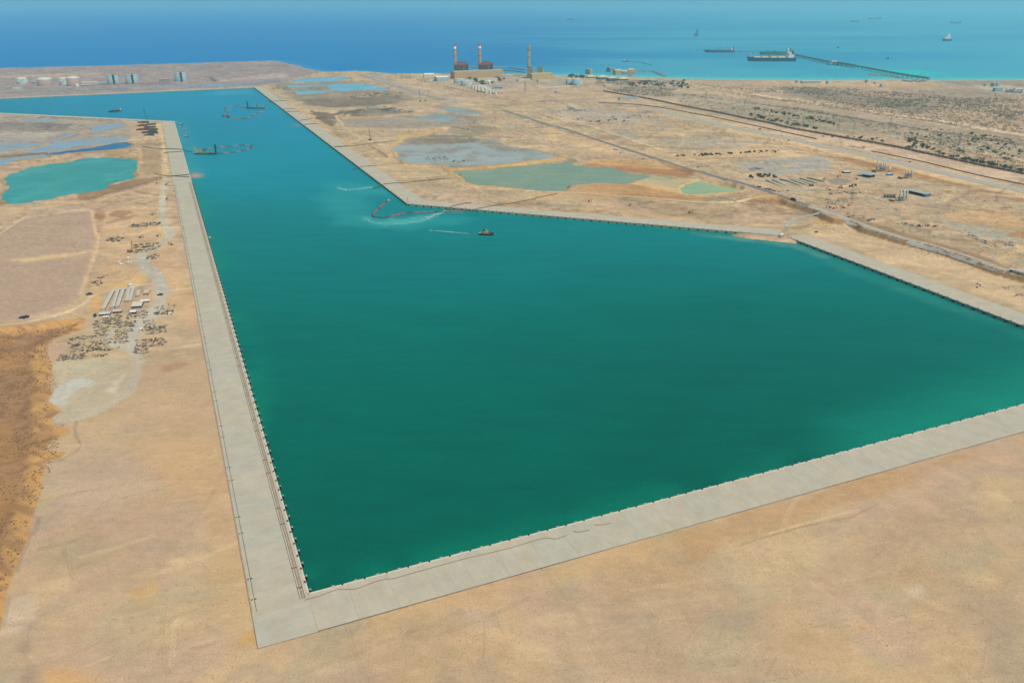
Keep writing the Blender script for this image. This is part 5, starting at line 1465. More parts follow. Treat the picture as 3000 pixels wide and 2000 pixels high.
# water intakes behind the station
for lb, pts in [("thin intake jetty line in the sea behind the dark boiler houses", [(1368, 197.5), (1400, 198.2), (1480, 198)]), ("intake jetty running from the middle boiler house towards the plain chimney", [(1443, 204), (1500, 208), (1541, 214)]), ("short outer jetty in the sea left of the plain chimney", [(1489, 200), (1520, 203.5), (1540, 206)])]:
    L = [G(a, b, WATER_Z) for a, b in pts]
    q = thing("jetty", lb, "jetty", (L[0][0], L[0][1], WATER_Z))
    MB().tube([(a[0] - L[0][0], a[1] - L[0][1], 2.2) for a in L], 3.5, 6).build("deck", GREY, q)
    for s in smooth_line(L, 60): MB().cyl((s[0] - L[0][0], s[1] - L[0][1], -2), (s[0] - L[0][0], s[1] - L[0][1], 2), 1.2, n=6).build("pile", DGREY, q)
# holiday huts and little harbour
ROOFC = K("cream_roof", (204, 190, 150)); WALLB = K("shaded_timber", (70, 96, 104))  # pavilion walls in dark blue-grey
for (x0, x1, yb, yt, lb) in [(1722, 1745, 229, 222.5, "leftmost wide-roofed pavilion near the shore"), (1753, 1783, 233.5, 224, "second wide-roofed pavilion near the shore"), (1784, 1808, 239, 227, "tallest cream-roofed pavilion in front of the others"), (1815, 1841, 236.5, 229, "rightmost wide-roofed pavilion near the little harbour")]:
    bld("pavilion", lb, "pavilion", (x0, yb), (x1, yb - .5), yt + 3, 40, WALLB, ROOFC, "hip", roof_h=9)
for (x0, x1, yb, yt, w_, r_, st, lb) in [(1803, 1822, 222, 207, TANW, CREAM, "gable", "tan stepped resort building at the back of the pavilions"), (1824, 1840, 221, 210, GREY, CREAM, "gable", "grey gabled resort building beside the harbour basin"), (1841, 1861, 219, 205, TANW, ROOFC, "hip", "tan hip-roofed resort building at the harbour"), (1728, 1735, 221, 204, TANW, CREAM, "flat", "slim tan lighthouse-like tower left of the resort"),
        (1787, 1797, 214, 201, GREY, GREY, "gable", "leaning grey shed on the resort quay")]:
    bld("resort_building", lb, "building", (x0, yb), (x1, yb - .4), yt, 40, w_, r_, st, 3, roof_h=6)
bld("shed", "long low red-roofed shed right of the pavilions", "shed", (1845, 242), (1880, 240.5), 238.5, 16, CREAM, REDB, "gable")
bld("shed", "dark low shed at the right end of the shore buildings", "shed", (1880, 241), (1906, 240), 237.5, 16, SLATE, DGREY, "gable")
bld("shed", "small dark shed right of all shore buildings", "shed", (1907, 239.5), (1927, 239), 236.5, 14, SLATE, LBLUE, "gable")
L = smooth_line([G(a, b) for a, b in zG([(1150, 577), (1190, 550), (1240, 518), (1350, 515), (1480, 515), (1560, 545), (1640, 577)])], 12)
q = thing("breakwater", "grey rubble breakwater enclosing the little harbour", "breakwater", (L[0][0], L[0][1], -6))
m = MB()
for s in L:
    for k in range(3):
        m.box((s[0] - L[0][0] + rnd.uniform(-9, 9), s[1] - L[0][1] + rnd.uniform(-9, 9), 4 + rnd.uniform(-1, 1)), (11, 12, 9), rnd.random() * 3, 0, .5)
m.build("rubble", GREY, q)
bld("hall", "white striped long shed beside the brown boundary wall", "shed", (1816, 293), (1870, 290), 286, 14, LBLUE, LBLUE, "flat", 12)
p = Gt(1671, 324)
batching("distant grey batching plant with a row of silos on the plain", p, 0, [(-8, 0, 22, 3), (-1, 0, 20, 3), (7, 0, 16, 3), (15, 2, 13, 3)], -1, 14)
for k, (px, py, w_, lb) in enumerate([(1685, 327, 10, "low grey store right of the distant silos"), (1700, 326, 12, "long low grey store further right of the distant silos"), (1714, 326, 7, "small grey hut at the right end beyond the distant silos")]):
    bld("store", lb, "building", (px - w_ / 2, py), (px + w_ / 2, py), py - 4, 9, GREY, ZINC)

# --- the oil and gas pier with ships
def sea_pt(px, py): x, y = G(px, py, WATER_Z); return Vector((x, y, WATER_Z))
pier = smooth_line([tuple(sea_pt(a, b)[:2]) for a, b in zH([(1440, 485), (1520, 497), (2000, 600), (2352, 652)]) + zI([(200, 512), (600, 586), (900, 644), (1250, 700)])], 40)
q = thing("pier", "long dark trestle pier running out from the right shore to the ships", "pier", (pier[0][0], pier[0][1], WATER_Z))
PO = pier[0]; loc = [(a[0] - PO[0], a[1] - PO[1]) for a in pier]
m = MB(); m.tube([(a, b, 13) for a, b in loc], 4.0, 4); m.build("deck", GREY, q)
m = MB()
for off in (-3, 0, 3): m.tube([(a + off, b, 17) for a, b in loc], 1.0, 5)
m.build("pipe", DGREY, q)
for k, (a, b) in enumerate(loc):
    mm = MB()
    for s in (-5, 5): mm.cyl((a + s, b, -4), (a + s * .7, b, 12), 1.1, n=6)
    mm.box((a, b, 11.5), (15, 3, 2)); mm.build("pile_bent", DGREY, q)
q = thing("platform", "pier platform with a white control building halfway out", "platform", sea_pt(2440, 190))
MB().box((0, 0, 13), (62, 40, 3)).build("deck", GREY, q); MB().box((4, 0, 19), (30, 18, 9)).build("control_room", WHITE, q)
for sx in (-25, 0, 25):
    for sy in (-15, 15): MB().cyl((sx, sy, -4), (sx, sy, 12), 1.6, n=6).build("pile", DGREY, q)
L = smooth_line([tuple(sea_pt(a, b)[:2]) for a, b in zH([(700, 449), (880, 455), (1060, 460), (1250, 470), (1440, 487)])], 45)
q = thing("pier", "outer trestle linking the dark tanker berth with the gas ships", "pier", (L[0][0], L[0][1], WATER_Z))
MB().tube([(a - L[0][0], b - L[0][1], 12) for a, b in L], 3.5, 4).build("deck", GREY, q)
for a, b in L: MB().box((a - L[0][0], b - L[0][1], 4), (7, 5, 16)).build("pile_bent", GREY, q)
L = smooth_line([tuple(sea_pt(a, b)[:2]) for a, b in zH([(205, 432), (310, 434)])], 30)
q = thing("mooring_dolphin", "isolated dolphin walkway left of the dark tanker", "dolphin", (L[0][0], L[0][1], WATER_Z))
MB().tube([(a - L[0][0], b - L[0][1], 14) for a, b in L], 2.5, 4).build("walkway", GREY, q)
for a, b in (L[0], L[len(L) // 2], L[-1]): MB().box((a - L[0][0], b - L[0][1], 6), (9, 9, 18)).build("dolphin_cap", GREY, q)
def ship(name, label, xs, xb, y, hullm, decks, D=14, Bf=.14, zb=-1, deckm=None):
    """xs stern pixel x, xb bow pixel x, y waterline"""
    a, b = sea_pt(xs, y), sea_pt(xb, y)
    L = (b - a).length; q = thing(name, label, "ship", (a + b) / 2, math.atan2(b.y - a.y, b.x - a.x))
    hull(MB(), L, L * Bf, D, D * .25, .22).build("hull", hullm, q)
    if deckm:
        MB().box((-.04 * L, 0, D + .2), (.78 * L, L * Bf * .9, .5)).build("deck", deckm, q)
    for (nm, x, yy, z, dx, dy, dz, mm) in decks:
        MB().box((x * L, yy * L, D + z + dz / 2), (dx * L, dy * L, dz)).build(nm, mm, q)
    return q, L
q, L = ship("gas_carrier", "navy gas carrier with cream tank covers and white bridge, nearest the shore", 2329, 2187, 179.5, NAVY, [("bridge", -.36, 0, 0, .07, .12, 34, WHITE), ("bridge_wing", -.35, 0, 26, .03, .15, 6, WHITE), ("funnel", -.43, 0, 20, .04, .05, 24, DRED), ("engine_casing", -.42, 0, 0, .07, .1, 20, WHITE), ("mast", -.34, 0, 34, .012, .012, 14, OFFW), ("cargo_manifold", .02, 0, 0, .05, .1, 15, GREY), ("boom_post", .42, 0, 0, .015, .015, 16, OFFW)], 21, .15)
for k in range(4):
    MB().box((L * (.3 - k * .17), 0, 24.5), (L * .15, L * .11, 8), 0, 0, .9).build("tank_cover", CREAMT, q)
q, L = ship("tanker", "green-decked tanker moored behind the navy gas carrier", 2318, 2225, 161, K("green_hull", (60, 120, 116)), [("bridge", -.38, 0, 0, .06, .12, 26, WHITE), ("funnel", -.44, 0, 0, .04, .05, 28, K("blue_funnel", (40, 60, 90))), ("pipe_rack", 0, 0, 0, .6, .03, 7, GREEN), ("manifold", .02, 0, 0, .04, .12, 10, GREEN)], 18, .15, deckm=GREEN)
for k in range(5):
    MB().cyl((L * (.3 - k * .13), 0, 18), (L * (.3 - k * .13), 0, 23), L * .055, L * .04, 14).build("tank_dome", GREEN, q)
q, L = ship("tanker", "dark slate tanker moored at the outermost berth on the left", 2151, 2066, 154, K("slate_hull", (44, 78, 104)), [("bridge", -.4, 0, 0, .05, .12, 20, WHITE), ("funnel", -.45, 0, 0, .04, .05, 26, DRED), ("pipe_rack", 0, 0, 0, .6, .02, 4, GREY), ("crane_post", .05, 0, 0, .012, .012, 26, GREY), ("crane_post", -.02, 0, 0, .012, .012, 22, GREY)], 15, .15, deckm=RUST)
q, L = ship("cargo_ship", "white ship with a dark hull anchored alone on the right", 2786, 2760, 121.5, K("blue_grey_hull", (52, 84, 110)), [("bridge", -.05, 0, 0, .5, .3, 26, WHITE), ("bridge_top", -.12, 0, 26, .28, .22, 16, WHITE), ("mast", -.1, 0, 42, .03, .03, 26, WHITE), ("foredeck_house", .32, 0, 0, .2, .24, 14, WHITE)], 22, .3)
MB().box((-L * .45, 0, 1), (L * .12, L * .25, 6)).build("red_stern", RED, q)
q, L = ship("cargo_ship", "dark end-on ship alone on the open sea above the outer tanker", 2044, 2034, 107, K("grey_green_hull", (66, 110, 118)), [("bridge", -.2, 0, 0, .4, .4, 40, K("haze_grey", (84, 120, 126)))], 30, .6)
for (xa, xb, y, lb) in [(1661, 1679, 60, "faint grey ship on the horizon above the power station"), (2491, 2516, 66, "faint grey ship on the horizon, left of the longest one"), (2542, 2580, 57.5, "longest faint ship silhouette on the horizon"), (2783, 2815, 69.5, "faint low ship on the horizon above the white ship")]:
    ship("distant_ship", lb, xb, xa, y, K("far_hull", (80, 110, 120)), [("bridge", -.4, 0, 0, .08, .1, 16, K("far_hull", (80, 110, 120)))], 26, .12)
for (px, py, lb) in [(2600, 173, "small dark launch with a short wake right of the pier"), (2454, 140, "tiny dark boat alone above the pier")]:
    p = sea_pt(px, py); q = thing("launch", lb, "boat", p, math.pi)
    hull(MB(), 24, 8, 4).build("hull", DGREY, q); MB().box((-3, 0, 7), (8, 6, 5)).build("cabin", DGREY, q)
    if px == 2600:
        m = MB()
        for k in range(60):
            u = rnd.random(); m.box((12 + u * 90, rnd.gauss(0, 1 + u * 2), .1), (5, 1.2, .1))
        tag(m.build("wake_foam", FOAM), kind="stuff").location = p
a = sea_pt(2692, 233)
crane_mast("tall thin lattice crane where the pier meets the shore", Gt(2690, 234), 74, (28, 0), K("pink_lattice", (206, 160, 140)))
p = sea_pt(1832, 181); q = thing("dredger", "small dredger anchored off the little harbour", "dredger", p, .1)
hull(MB(), 44, 12, 5).build("hull", DGREY, q); MB().box((-6, 0, 8), (14, 8, 7)).build("cabin", OFFW, q); MB().bar((10, 0, 5), (24, 0, 14), 1.2).build("boom", GREY, q)
float_line("dark floating hose trailing right from the small dredger off the harbour", [tuple(sea_pt(a, b)[:2]) for a, b in zG([(1140, 378), (1280, 390), (1450, 428)])], DGREY, 1.6, 26)
# shore rubble spit by the pier root
L = smooth_line([G(a, b) for a, b in zI([(600, 615), (640, 626), (760, 630), (870, 645), (930, 658), (1000, 660)])], 10)
q = thing("rubble_spit", "low brown rubble spit at the foot of the pier", "breakwater", (L[0][0], L[0][1], -6)); m = MB()
for s in L:
    for k in range(3): m.box((s[0] - L[0][0] + rnd.uniform(-10, 10), s[1] - L[0][1] + rnd.uniform(-14, 14), 2.6), (14, 12, 6), rnd.random() * 3, 0, .5)
m.build("rubble", K("brown_rubble", (150, 124, 110)), q)
# right shore buildings
for (x0, x1, yb, yt, st, lb) in [(2337, 2346, 243.5, 237.5, "flat", "small pale block at the left of the long shore shed"), (2350, 2404, 244, 239.5, "gable", "long grey shed on the right-hand shore"), (2427, 2437, 246, 240, "gable", "little pale house right of the long shore shed"), (2541, 2556, 243, 236, "gable", "grey gabled hut left of the pier root"), (2566, 2580, 246.5, 242.5, "flat", "white cabin near the pier root"), (2583, 2595, 255, 249, "gable", "white-roofed hut below the pier root"),
        (2888, 2908, 253, 247.5, "flat", "pale low office at the right edge by the shore road"), (2911, 2918, 254, 244, "flat", "left one of two grey-blue block houses by the shore road"), (2921, 2929, 254, 244, "flat", "right one of two grey-blue block houses by the shore road"), (2915, 2938, 269, 259, "flat", "wide grey-green plant hall at the right edge")]:
    bld("shore_building", lb, "building", (x0, yb), (x1, yb - .3), yt, 22, LBLUE if x0 > 2900 else GREY if x0 == 2350 else OFFW, ZINC if x0 > 2330 else OFFW, st, 2)
for k, (x0, lb) in enumerate([(2945, "first white tank in the row at the right edge"), (2956, "second white tank in the row at the right edge"), (2967, "third white tank, tallest in the row at the right edge"), (2979, "fourth white tank in the row at the right edge"), (2990, "last white tank in the row at the right edge")]):
    tnk(lb, x0, x0 + 9, 271 + k * .8, 261 - (k == 2) * 3 + k * .5, PT, OFFW, dome=.1, stair=False)
for k in range(7):
    px = 2650 + k * 10 + rnd.uniform(-3, 3); py = 238 + rnd.uniform(-2, 4)
    bld("hut", ["grey hut at the pier root, leftmost of seven", "second hut from the left at the pier root", "third hut from the left at the pier root", "middle hut of seven at the pier root", "fifth hut from the left at the pier root", "sixth hut from the left at the pier root", "rightmost hut at the pier root"][k], "hut", (px - 4, py), (px + 4, py), py - 4, 10, GREY, ZINC)

# --- boats, dredgers and floating pipelines in the basin
p = sea_pt(1425, 688); q = thing("tugboat", "small dark tugboat with a wake crossing the basin", "tugboat", p, math.radians(-8), scale=1.05)
hull(MB(), 24, 8.4, 2.6, 1.6, .34, .9).build("hull", K("tug_hull", (24, 28, 38)), q)
MB().box((-1, 0, 2.7), (19, 7.2, .2)).build("deck", K("tug_deck", (120, 84, 66)), q)
h_ = MB().box((-1.5, 0, 4.1), (8.6, 5.2, 2.9)).build("deckhouse", K("tug_cream", (190, 170, 130)), q)
MB().box((-1.5, 0, 4.5), (8.7, 5.3, .7)).build("window", GLASS, h_)
w_ = MB().box((-.3, 0, 6.8), (4.2, 3.8, 2.5), 0, 0, .88).build("wheelhouse", K("tug_cream", (190, 170, 130)), q)
MB().box((-.3, 0, 7.2), (4.2, 3.8, .8), 0, 0, .95).build("window", GLASS, w_)
for sy in (-1.6, 1.6): MB().cyl((-4.2, sy, 5), (-4.2, sy, 9.2), .7, n=10).build("funnel", BLACK, q)
MB().cyl((-.4, 0, 8), (-.4, 0, 11.5), .18, n=6).box((-.4, 0, 10.6), (.2, 2.2, .2)).build("mast", DGREY, q)
MB().box((6.4, 0, 4.7), (1.3, 1.5, 5.0)).build("crane_post", DRED, q)
MB().bar((9.6, -2.0, 3.2), (4.8, -3.9, 3.0), .5).bar((9.6, 2.0, 3.2), (4.8, 3.9, 3.0), .5).build("bow_fender", K("pink_fender", (206, 140, 120)), q)
MB().cyl((-9, -1.5, 3.1), (-9, 1.5, 3.1), .8, n=10).build("winch", GREY, q)
MB().box((-10.8, 0, 3.0), (1.2, 5, .7)).build("stern_gate", OFFW, q)
m = MB(); rw = random.Random(8)
a = sea_pt(1404, 687); b = sea_pt(1258, 674)
for k in range(700):
    u = rw.random() ** 1.7; c = a.lerp(b, u); s = .8 + 3.2 * u
    m.box((c.x + rw.gauss(0, .4), c.y + rw.gauss(0, s * .55), WATER_Z + .06), (rw.uniform(.6, 2.6) * (1 - u * .6), rw.uniform(.4, 1.2) * (1 - u * .5), .05), rw.uniform(-.4, .4))
tag(m.build("wake_foam", FOAM), kind="stuff")
def foam(ptsA, ptsB, n, sz, seed, zoff=.06):
    """flecks of foam between two lines"""
    r = random.Random(seed); m = MB(); A = [Vector(p) for p in smooth_line(ptsA, 3)]; B = [Vector(p) for p in smooth_line(ptsB, 3)]
    for k in range(n):
        u = r.random(); v = r.random()
        c = A[int(u * (len(A) - 1))].lerp(B[int(u * (len(B) - 1))], v)
        m.box((c.x + r.gauss(0, .6), c.y + r.gauss(0, .6), WATER_Z + zoff), (r.uniform(.4, 1.6) * sz, r.uniform(.2, .7) * sz, .05), r.uniform(-.5, .9))
    return tag(m.build("foam", FOAM), kind="stuff")
W2 = lambda pts: [G(a, b, WATER_Z) for a, b in pts]
foam(W2(zN([(1200, 268), (1080, 300), (900, 350)])), W2(zN([(1200, 285), (1100, 325), (950, 385)])), 320, 1.6, 1)
foam(W2(zN([(1100, 320), (850, 400), (600, 440), (450, 448)])), W2(zN([(1100, 332), (880, 410), (650, 448), (450, 455)])), 170, 1.3, 2)
foam(W2(zN([(100, 375), (200, 420), (330, 450)])), W2(zN([(90, 395), (190, 435), (330, 456)])), 45, 1.2, 3)
foam(W2(zM([(560, 432), (450, 440), (330, 450), (250, 430)])), W2(zM([(560, 442), (450, 458), (350, 468), (260, 445)])), 330, 1.6, 4)
ALT = (5, PIPEC)
float_line("short red floating pipeline reaching up to a small pontoon", W2(zN([(392, 142), (320, 205), (250, 265), (186, 342)])), FLOATR, 1.25, 12, alt=(4, PIPEC))
float_line("long red floating pipeline lying in front of the fendered quay", W2(zN([(350, 372), (430, 352), (560, 322), (650, 297), (670, 298), (830, 293), (1050, 287), (1200, 287), (1300, 284), (1450, 281), (1540, 272)])), FLOATR, 1.2, 12, alt=(4, PIPEC))
float_line("red pipeline floating tight against the fendered quay wall", W2(zN([(1600, 275), (1700, 279), (1850, 290), (2000, 302), (2130, 314), (2230, 322)])), FLOATR, 1.2, 12, alt=(3, PIPEC))
float_line("dark jointed pontoon chain between the two red floating pipelines", W2(zN([(182, 348), (240, 362), (300, 367), (348, 372)])), DGREY, 1.4, 9)
p = sea_pt(*Z1(zN, 408, 134)); q = thing("pontoon", "small pale pontoon at the upper end of the short red pipeline", "pontoon", p, .2)
MB().box((0, 0, .4), (9, 4.5, 1.4)).build("float", GREY, q); MB().box((1, 0, 2), (2.5, 2.5, 2)).build("cabin", OFFW, q); MB().box((-2.5, 0, 1.7), (1.2, 1.2, 1.4)).build("winch", BLACK, q)
def dredger(label, xl, xr, y, mast_left, Ldir=0.0):
    a, b = sea_pt(xl, y), sea_pt(xr, y); L = (b - a).length
    q = thing("dredger", label, "dredger", (a + b) / 2, math.atan2(b.y - a.y, b.x - a.x)); s = -1 if mast_left else 1
    B = L * .2
    MB().box((0, 0, .6), (L * .95, B, 3.4)).build("hull", K("dredger_hull", (20, 52, 60)), q)
    for sy in (-1, 1): MB().box((-s * L * .44, sy * B * .36, .8), (L * .12, B * .26, 3.0)).build("side_pontoon", DGREY, q)
    MB().box((-s * L * .08, 0, 4.6), (L * .34, B * .7, 4.6)).build("engine_house", K("dredger_green", (118, 140, 96)), q)
    c_ = MB().box((-s * L * .2, 0, 8.6), (L * .1, B * .5, 3.6)).build("bridge", K("dredger_cream", (196, 190, 140)), q)
    MB().box((-s * L * .2, 0, 9), (L * .104, B * .52, 1.2)).build("window", GLASS, c_)
    for k in (.02, .1): MB().cyl((-s * L * k, B * .15, 6), (-s * L * k, B * .15, 12), .9, n=8).build("funnel", BLACK, q)
    for sy in (-1, 1): MB().cyl((s * L * .46, sy * B * .22, -3), (s * L * .46, sy * B * .22, 25), .95, n=8).build("spud", BLACK, q)
    MB().box((s * L * .44, 0, 4.2), (L * .05, B * .7, 5)).build("spud_carriage", DGREY, q)
    g = MB()
    for sy in (-1, 1): g.bar((-s * L * .42, sy * B * .4, 2), (-s * L * .49, sy * B * .15, 17), .9).bar((-s * L * .28, sy * B * .3, 2), (-s * L * .49, sy * B * .15, 17), .6)
    g.bar((-s * L * .49, -B * .2, 17), (-s * L * .49, B * .2, 17), .9); g.build("gantry", YELLOW, q)
    MB().bar((-s * L * .3, 0, 1.5), (-s * L * .62, 0, -2), 2.4).build("cutter_ladder", RUST, q)
    for k in range(4): MB().box((s * L * (.14 + .07 * k), B * .12 * (-1) ** k, 3.3), (L * .035, B * .2, 2.2)).build("deck_machine", STEELS[k], q)
    MB().cyl((s * L * .1, -B * .3, 2.9), (s * L * .46, -B * .3, 2.9), .6, n=6).build("deck_pipe", RUST, q)
    return q
dredger("far cutter dredger moored right of the floating pipe loop", 724, 776, 318, True)
dredger("near cutter dredger with a yellow gantry beside the left quay", 571, 636, 452, False)
float_line("far floating pipe loop trailing left from the upper dredger", W2(zE([(1055, 457), (1000, 442), (930, 430), (850, 437), (760, 457), (725, 472), (790, 517), (800, 542), (770, 562), (730, 574), (800, 592), (950, 604), (1050, 600), (1110, 577), (1180, 537), (1280, 497)])), K("pink_float", (176, 96, 92)), 1.7, 22, alt=(3, PIPEC))
float_line("long narrow floating pipe loop trailing right from the near dredger", W2(zE([(635, 1082), (750, 1080), (900, 1062), (1050, 1032), (1120, 1007), (1137, 990), (1110, 976), (960, 971), (800, 986), (600, 1006), (450, 1030), (350, 1032)])), K("pink_float", (176, 96, 92)), 1.5, 16, alt=(2, PIPEC))
p = sea_pt(*Z1(zE, 760, 573)); q = thing("barge", "small dark barge at the left tip of the far pipe loop", "barge", p, 0)
MB().box((0, 0, .6), (24, 8, 2.4)).build("hull", BLACK, q); MB().box((-7, 0, 3), (4, 5, 3)).build("cabin", DGREY, q)
a, b = sea_pt(319, 330), sea_pt(357, 326); q = thing("barge", "long dark barge with deck machinery in the side channel", "barge", (a + b) / 2, math.atan2(b.y - a.y, b.x - a.x)); L = (b - a).length
hull(MB(), L, L * .16, 3.5, .5, .12, .95).build("hull", K("barge_hull", (30, 50, 58)), q)
for k in range(5): MB().box((L * (-.36 + .17 * k), 0, 5.2), (L * .09, L * .09, rnd.uniform(2, 5))).build("deck_load", STEELS[k % 4], q)
MB().box((L * .38, 0, 6.2), (L * .1, L * .1, 6)).build("wheelhouse", OFFW, q)
for (px, py, Ls, lb, mm) in [(661.5, 261.5, 22, "dark workboat close under the distant far quay", DGREY), (531, 365, 16, "upper small workboat off the end of the left quay", DGREY), (546, 401.5, 15, "lower small workboat off the left quay", DGREY), (540, 378, 12, "tiny skiff between the two workboats off the left quay", GREY), (611, 696, 8, "little white motorboat moored at the left quay", WHITE)]:
    p = sea_pt(px, py); q = thing("workboat", lb, "boat", p, .15)
    hull(MB(), Ls, Ls * .33, Ls * .1, Ls * .05).build("hull", mm, q); MB().box((-Ls * .12, 0, Ls * .17), (Ls * .3, Ls * .22, Ls * .16)).build("cabin", OFFW if Ls < 20 else GREY, q)
p = sea_pt(*Z1(zE, 1372, 372)); q = thing("pipe_raft", "rusty raft of pipes moored by the upper diagonal quay", "raft", p, math.radians(113))
for k in range(5): MB().cyl((-14, -6 + k * 3, .4), (14, -6 + k * 3, .4), 1.2, n=8).build("pipe", RUST, q)
float_line("thin line of dark floats off the end of the left quay", W2(zE([(150, 695), (170, 730), (190, 765)])), PIPEC, .9, 14)
# pipes crossing the quays
lp = lambda lb, pts, **k: land_pipe(lb, [G(a, b) for a, b in pts], **k)
lp("brown pipe crossing the fendered quay at the foam outfall", zN([(1195, 268), (1240, 244), (1300, 212), (1420, 184), (1560, 155)]), r=.7, m=RUST)
lp("long dark pipe climbing from the fendered quay across the sand to the pond", zN([(1560, 268), (1620, 250), (1750, 225), (1980, 186), (2150, 162), (2352, 118)]) + zM([(2000, 522), (2150, 493)]), r=.6)
lp("dark pipe spouting into the basin across the diagonal quay", zM([(562, 434), (610, 426), (660, 414), (780, 402), (880, 395), (1040, 378), (1200, 360)]), r=.7)
lp("short pipe poking from the diagonal quay above the spouting one", zM([(388, 276), (460, 264), (600, 250)]), r=.6)
lp("dark pipe crossing the diagonal quay towards the piling rig", zM([(248, 93), (340, 86), (470, 72), (540, 60), (660, 48), (780, 38)]), r=.7)
for lb, pts in [("uppermost pipe across the diagonal quay, near the far dredger", [(1420, 366), (1520, 360), (1600, 355)]), ("second pipe from the top across the diagonal quay", [(1530, 479), (1620, 471), (1720, 465)]), ("third pipe from the top across the diagonal quay", [(1590, 511), (1680, 506), (1770, 503)]), ("fourth pipe from the top across the diagonal quay", [(1780, 631), (1860, 620), (1950, 609)]), ("fifth pipe from the top across the diagonal quay", [(1845, 686), (1930, 679), (2020, 672)]), ("sixth pipe across the diagonal quay, below the middle", [(2250, 996), (2330, 989), (2460, 980)])]:
    lp(lb, zE(pts), r=.9)
lp("upper pipe crossing the left quay to the near dredger", zE([(300, 1040), (220, 1040), (160, 1029), (0, 1022)]) + zJ([(1860, 457), (1740, 445), (1640, 430)]), r=.9)
lp("lower pipe crossing the left quay just below the dredger's pipe", zE([(168, 1056), (80, 1062), (0, 1068)]) + zJ([(1880, 500)]), r=.8)
lp("upper one of two pipes by the reddish plume on the left quay", zE([(270, 1375), (150, 1385)]) + zJ([(1960, 772), (1900, 766), (1780, 742)]), r=.8)
lp("lower one of two pipes by the reddish plume on the left quay", zJ([(2175, 782), (2050, 776), (1910, 770)]), r=.8)
lp("thin brown hose lying in loose waves along the near quay", [(892, 1758), (940, 1745), (990, 1727), (1040, 1726), (1100, 1704)] + zBL([(60, 890), (120, 885), (180, 868), (350, 820), (460, 790), (600, 752), (760, 715), (900, 680), (1000, 650), (1120, 618), (1180, 626), (1260, 600)]), r=.22, name="hose", cat="hose", step=4, m=K("hose_brown", (138, 116, 92)))
lp("short wavy hose piece left lying on the near quay", zBL([(1300, 575), (1330, 582), (1400, 568)]), r=.25, name="hose", cat="hose", step=4, m=K("hose_brown", (138, 116, 92)))
lp("second short hose piece further right on the near quay", zBL([(1440, 532), (1480, 534), (1545, 522)]), r=.25, name="hose", cat="hose", step=4, m=K("hose_brown", (138, 116, 92)))
p = V2(G(*Z1(zM, 868, 570))); q = thing("marker_post", "slim brown post standing on the corner of the diagonal quay", "post", (p.x, p.y, DECK_Z)); MB().cyl((0, 0, 0), (0, 0, 11), .45, .3, 8).build("pole", RUST, q); MB().box((0, 0, .3), (2, 2, .6)).build("base", CONC, q)

# --- right side: batching plants, camp, machines
def zyp(a, b): return Gt(*Z1(zY, a, b))
batching("batching plant with four tall silos and a conveyor, farthest of three", zyp(1630, 268), .15, [(3, 6, 19, 1.9), (7.2, 5, 20, 1.9), (11.4, 4, 19, 1.9), (-6, 9, 23, 1.6)], 1, 15)
batching("batching plant with a long inclined conveyor, on the far right of the camp", zyp(1965, 352), .1, [(9, 3, 19, 1.8), (4, 6, 15, 1.8), (-2, 6, 14, 1.6)], 1, 16)
batching("batching plant with three pale silos nearest the camera", zyp(1868, 636), .12, [(-3, -2, 21, 1.8), (5, -1, 20, 1.8), (13, 2, 20, 1.8)], 1, 13)
q = thing("aggregate_hopper", "cluster of grey aggregate hoppers left of the nearest silos", "hopper", zyp(1735, 596))
for k in range(4): MB().lathe([(1.2, 1), (3.2, 5), (3.2, 7)], 10, (-9 + k * 6, rnd.uniform(-1, 1), 0)).build("bin", GREY, q)
MB().box((0, 0, .6), (24, 6, 1.6)).build("frame", DGREY, q)
p = zyp(1730, 275); q = thing("cement_silo", "single white silo standing between two batching plants", "silo", p); silo((0, 0, 0), 12, 2, q, WHITE)
p = zyp(1735, 318); q = thing("water_tank", "blue and white water tank below the single white silo", "tank", p, .1); MB().cyl((-8, 0, 2), (8, 0, 2), 2.2, n=14).build("shell", BLUE, q); MB().box((0, 0, 4.6), (10, 3, .9)).build("cover", WHITE, q); MB().box((-5, 0, .3), (1, 4, 1)).box((5, 0, .3), (1, 4, 1)).build("saddle", GREY, q)
def shed_open(label, pl, pr, depth, Ht, roof, endm=None):
    a, b = Gt(*pl), Gt(*pr); d = b - a; L = math.hypot(d.x, d.y); rz = math.atan2(d.y, d.x)
    q = thing("open_shed", label, "shed", ((a.x + b.x) / 2, (a.y + b.y) / 2, min(a.z, b.z)), rz)
    MB().gable(L, depth, Ht, 1.2, .6).build("roof", roof, q)
    for k in range(7):
        for s in (-1, 1): MB().box((-L / 2 + L * k / 6, s * depth / 2 * .95, Ht / 2 - .2), (.5, .5, Ht + .3)).build("post", DGREY, q)
    MB().box((0, depth * .47, Ht / 2), (L, .2, Ht)).build("back_wall", DGREY, q)
    r = MB()
    for k in range(10): r.box((rnd.uniform(-L / 2, L / 2) * .85, rnd.uniform(-.3, .3) * depth, .8), (rnd.uniform(1.5, 4), 2, rnd.uniform(1, 2.4)))
    r.build("stored_goods", K("dark_goods", (70, 80, 78)), q)
    if endm: MB().box((L / 2 - 3, 0, Ht / 2), (6.2, depth + .3, Ht)).build("end_cladding", endm, q)
    return q
shed_open("long open shed with a blue clad end right of the nearest silos", Z1(zY, 1935, 520), Z1(zY, 2215, 585), 16, 6, ZINC, BLUE)
shed_open("blue-roofed open workshop in the middle of the camp", Z1(zY, 1370, 318), Z1(zY, 1520, 345), 18, 6, K("sky_blue_roof", (140, 172, 190)))
bld("canopy", "small white canopy left of the blue-roofed workshop", "shed", Z1(zY, 1165, 292), Z1(zY, 1250, 292), Z1(zY, 1200, 272)[1], 12, DGREY, WHITE)
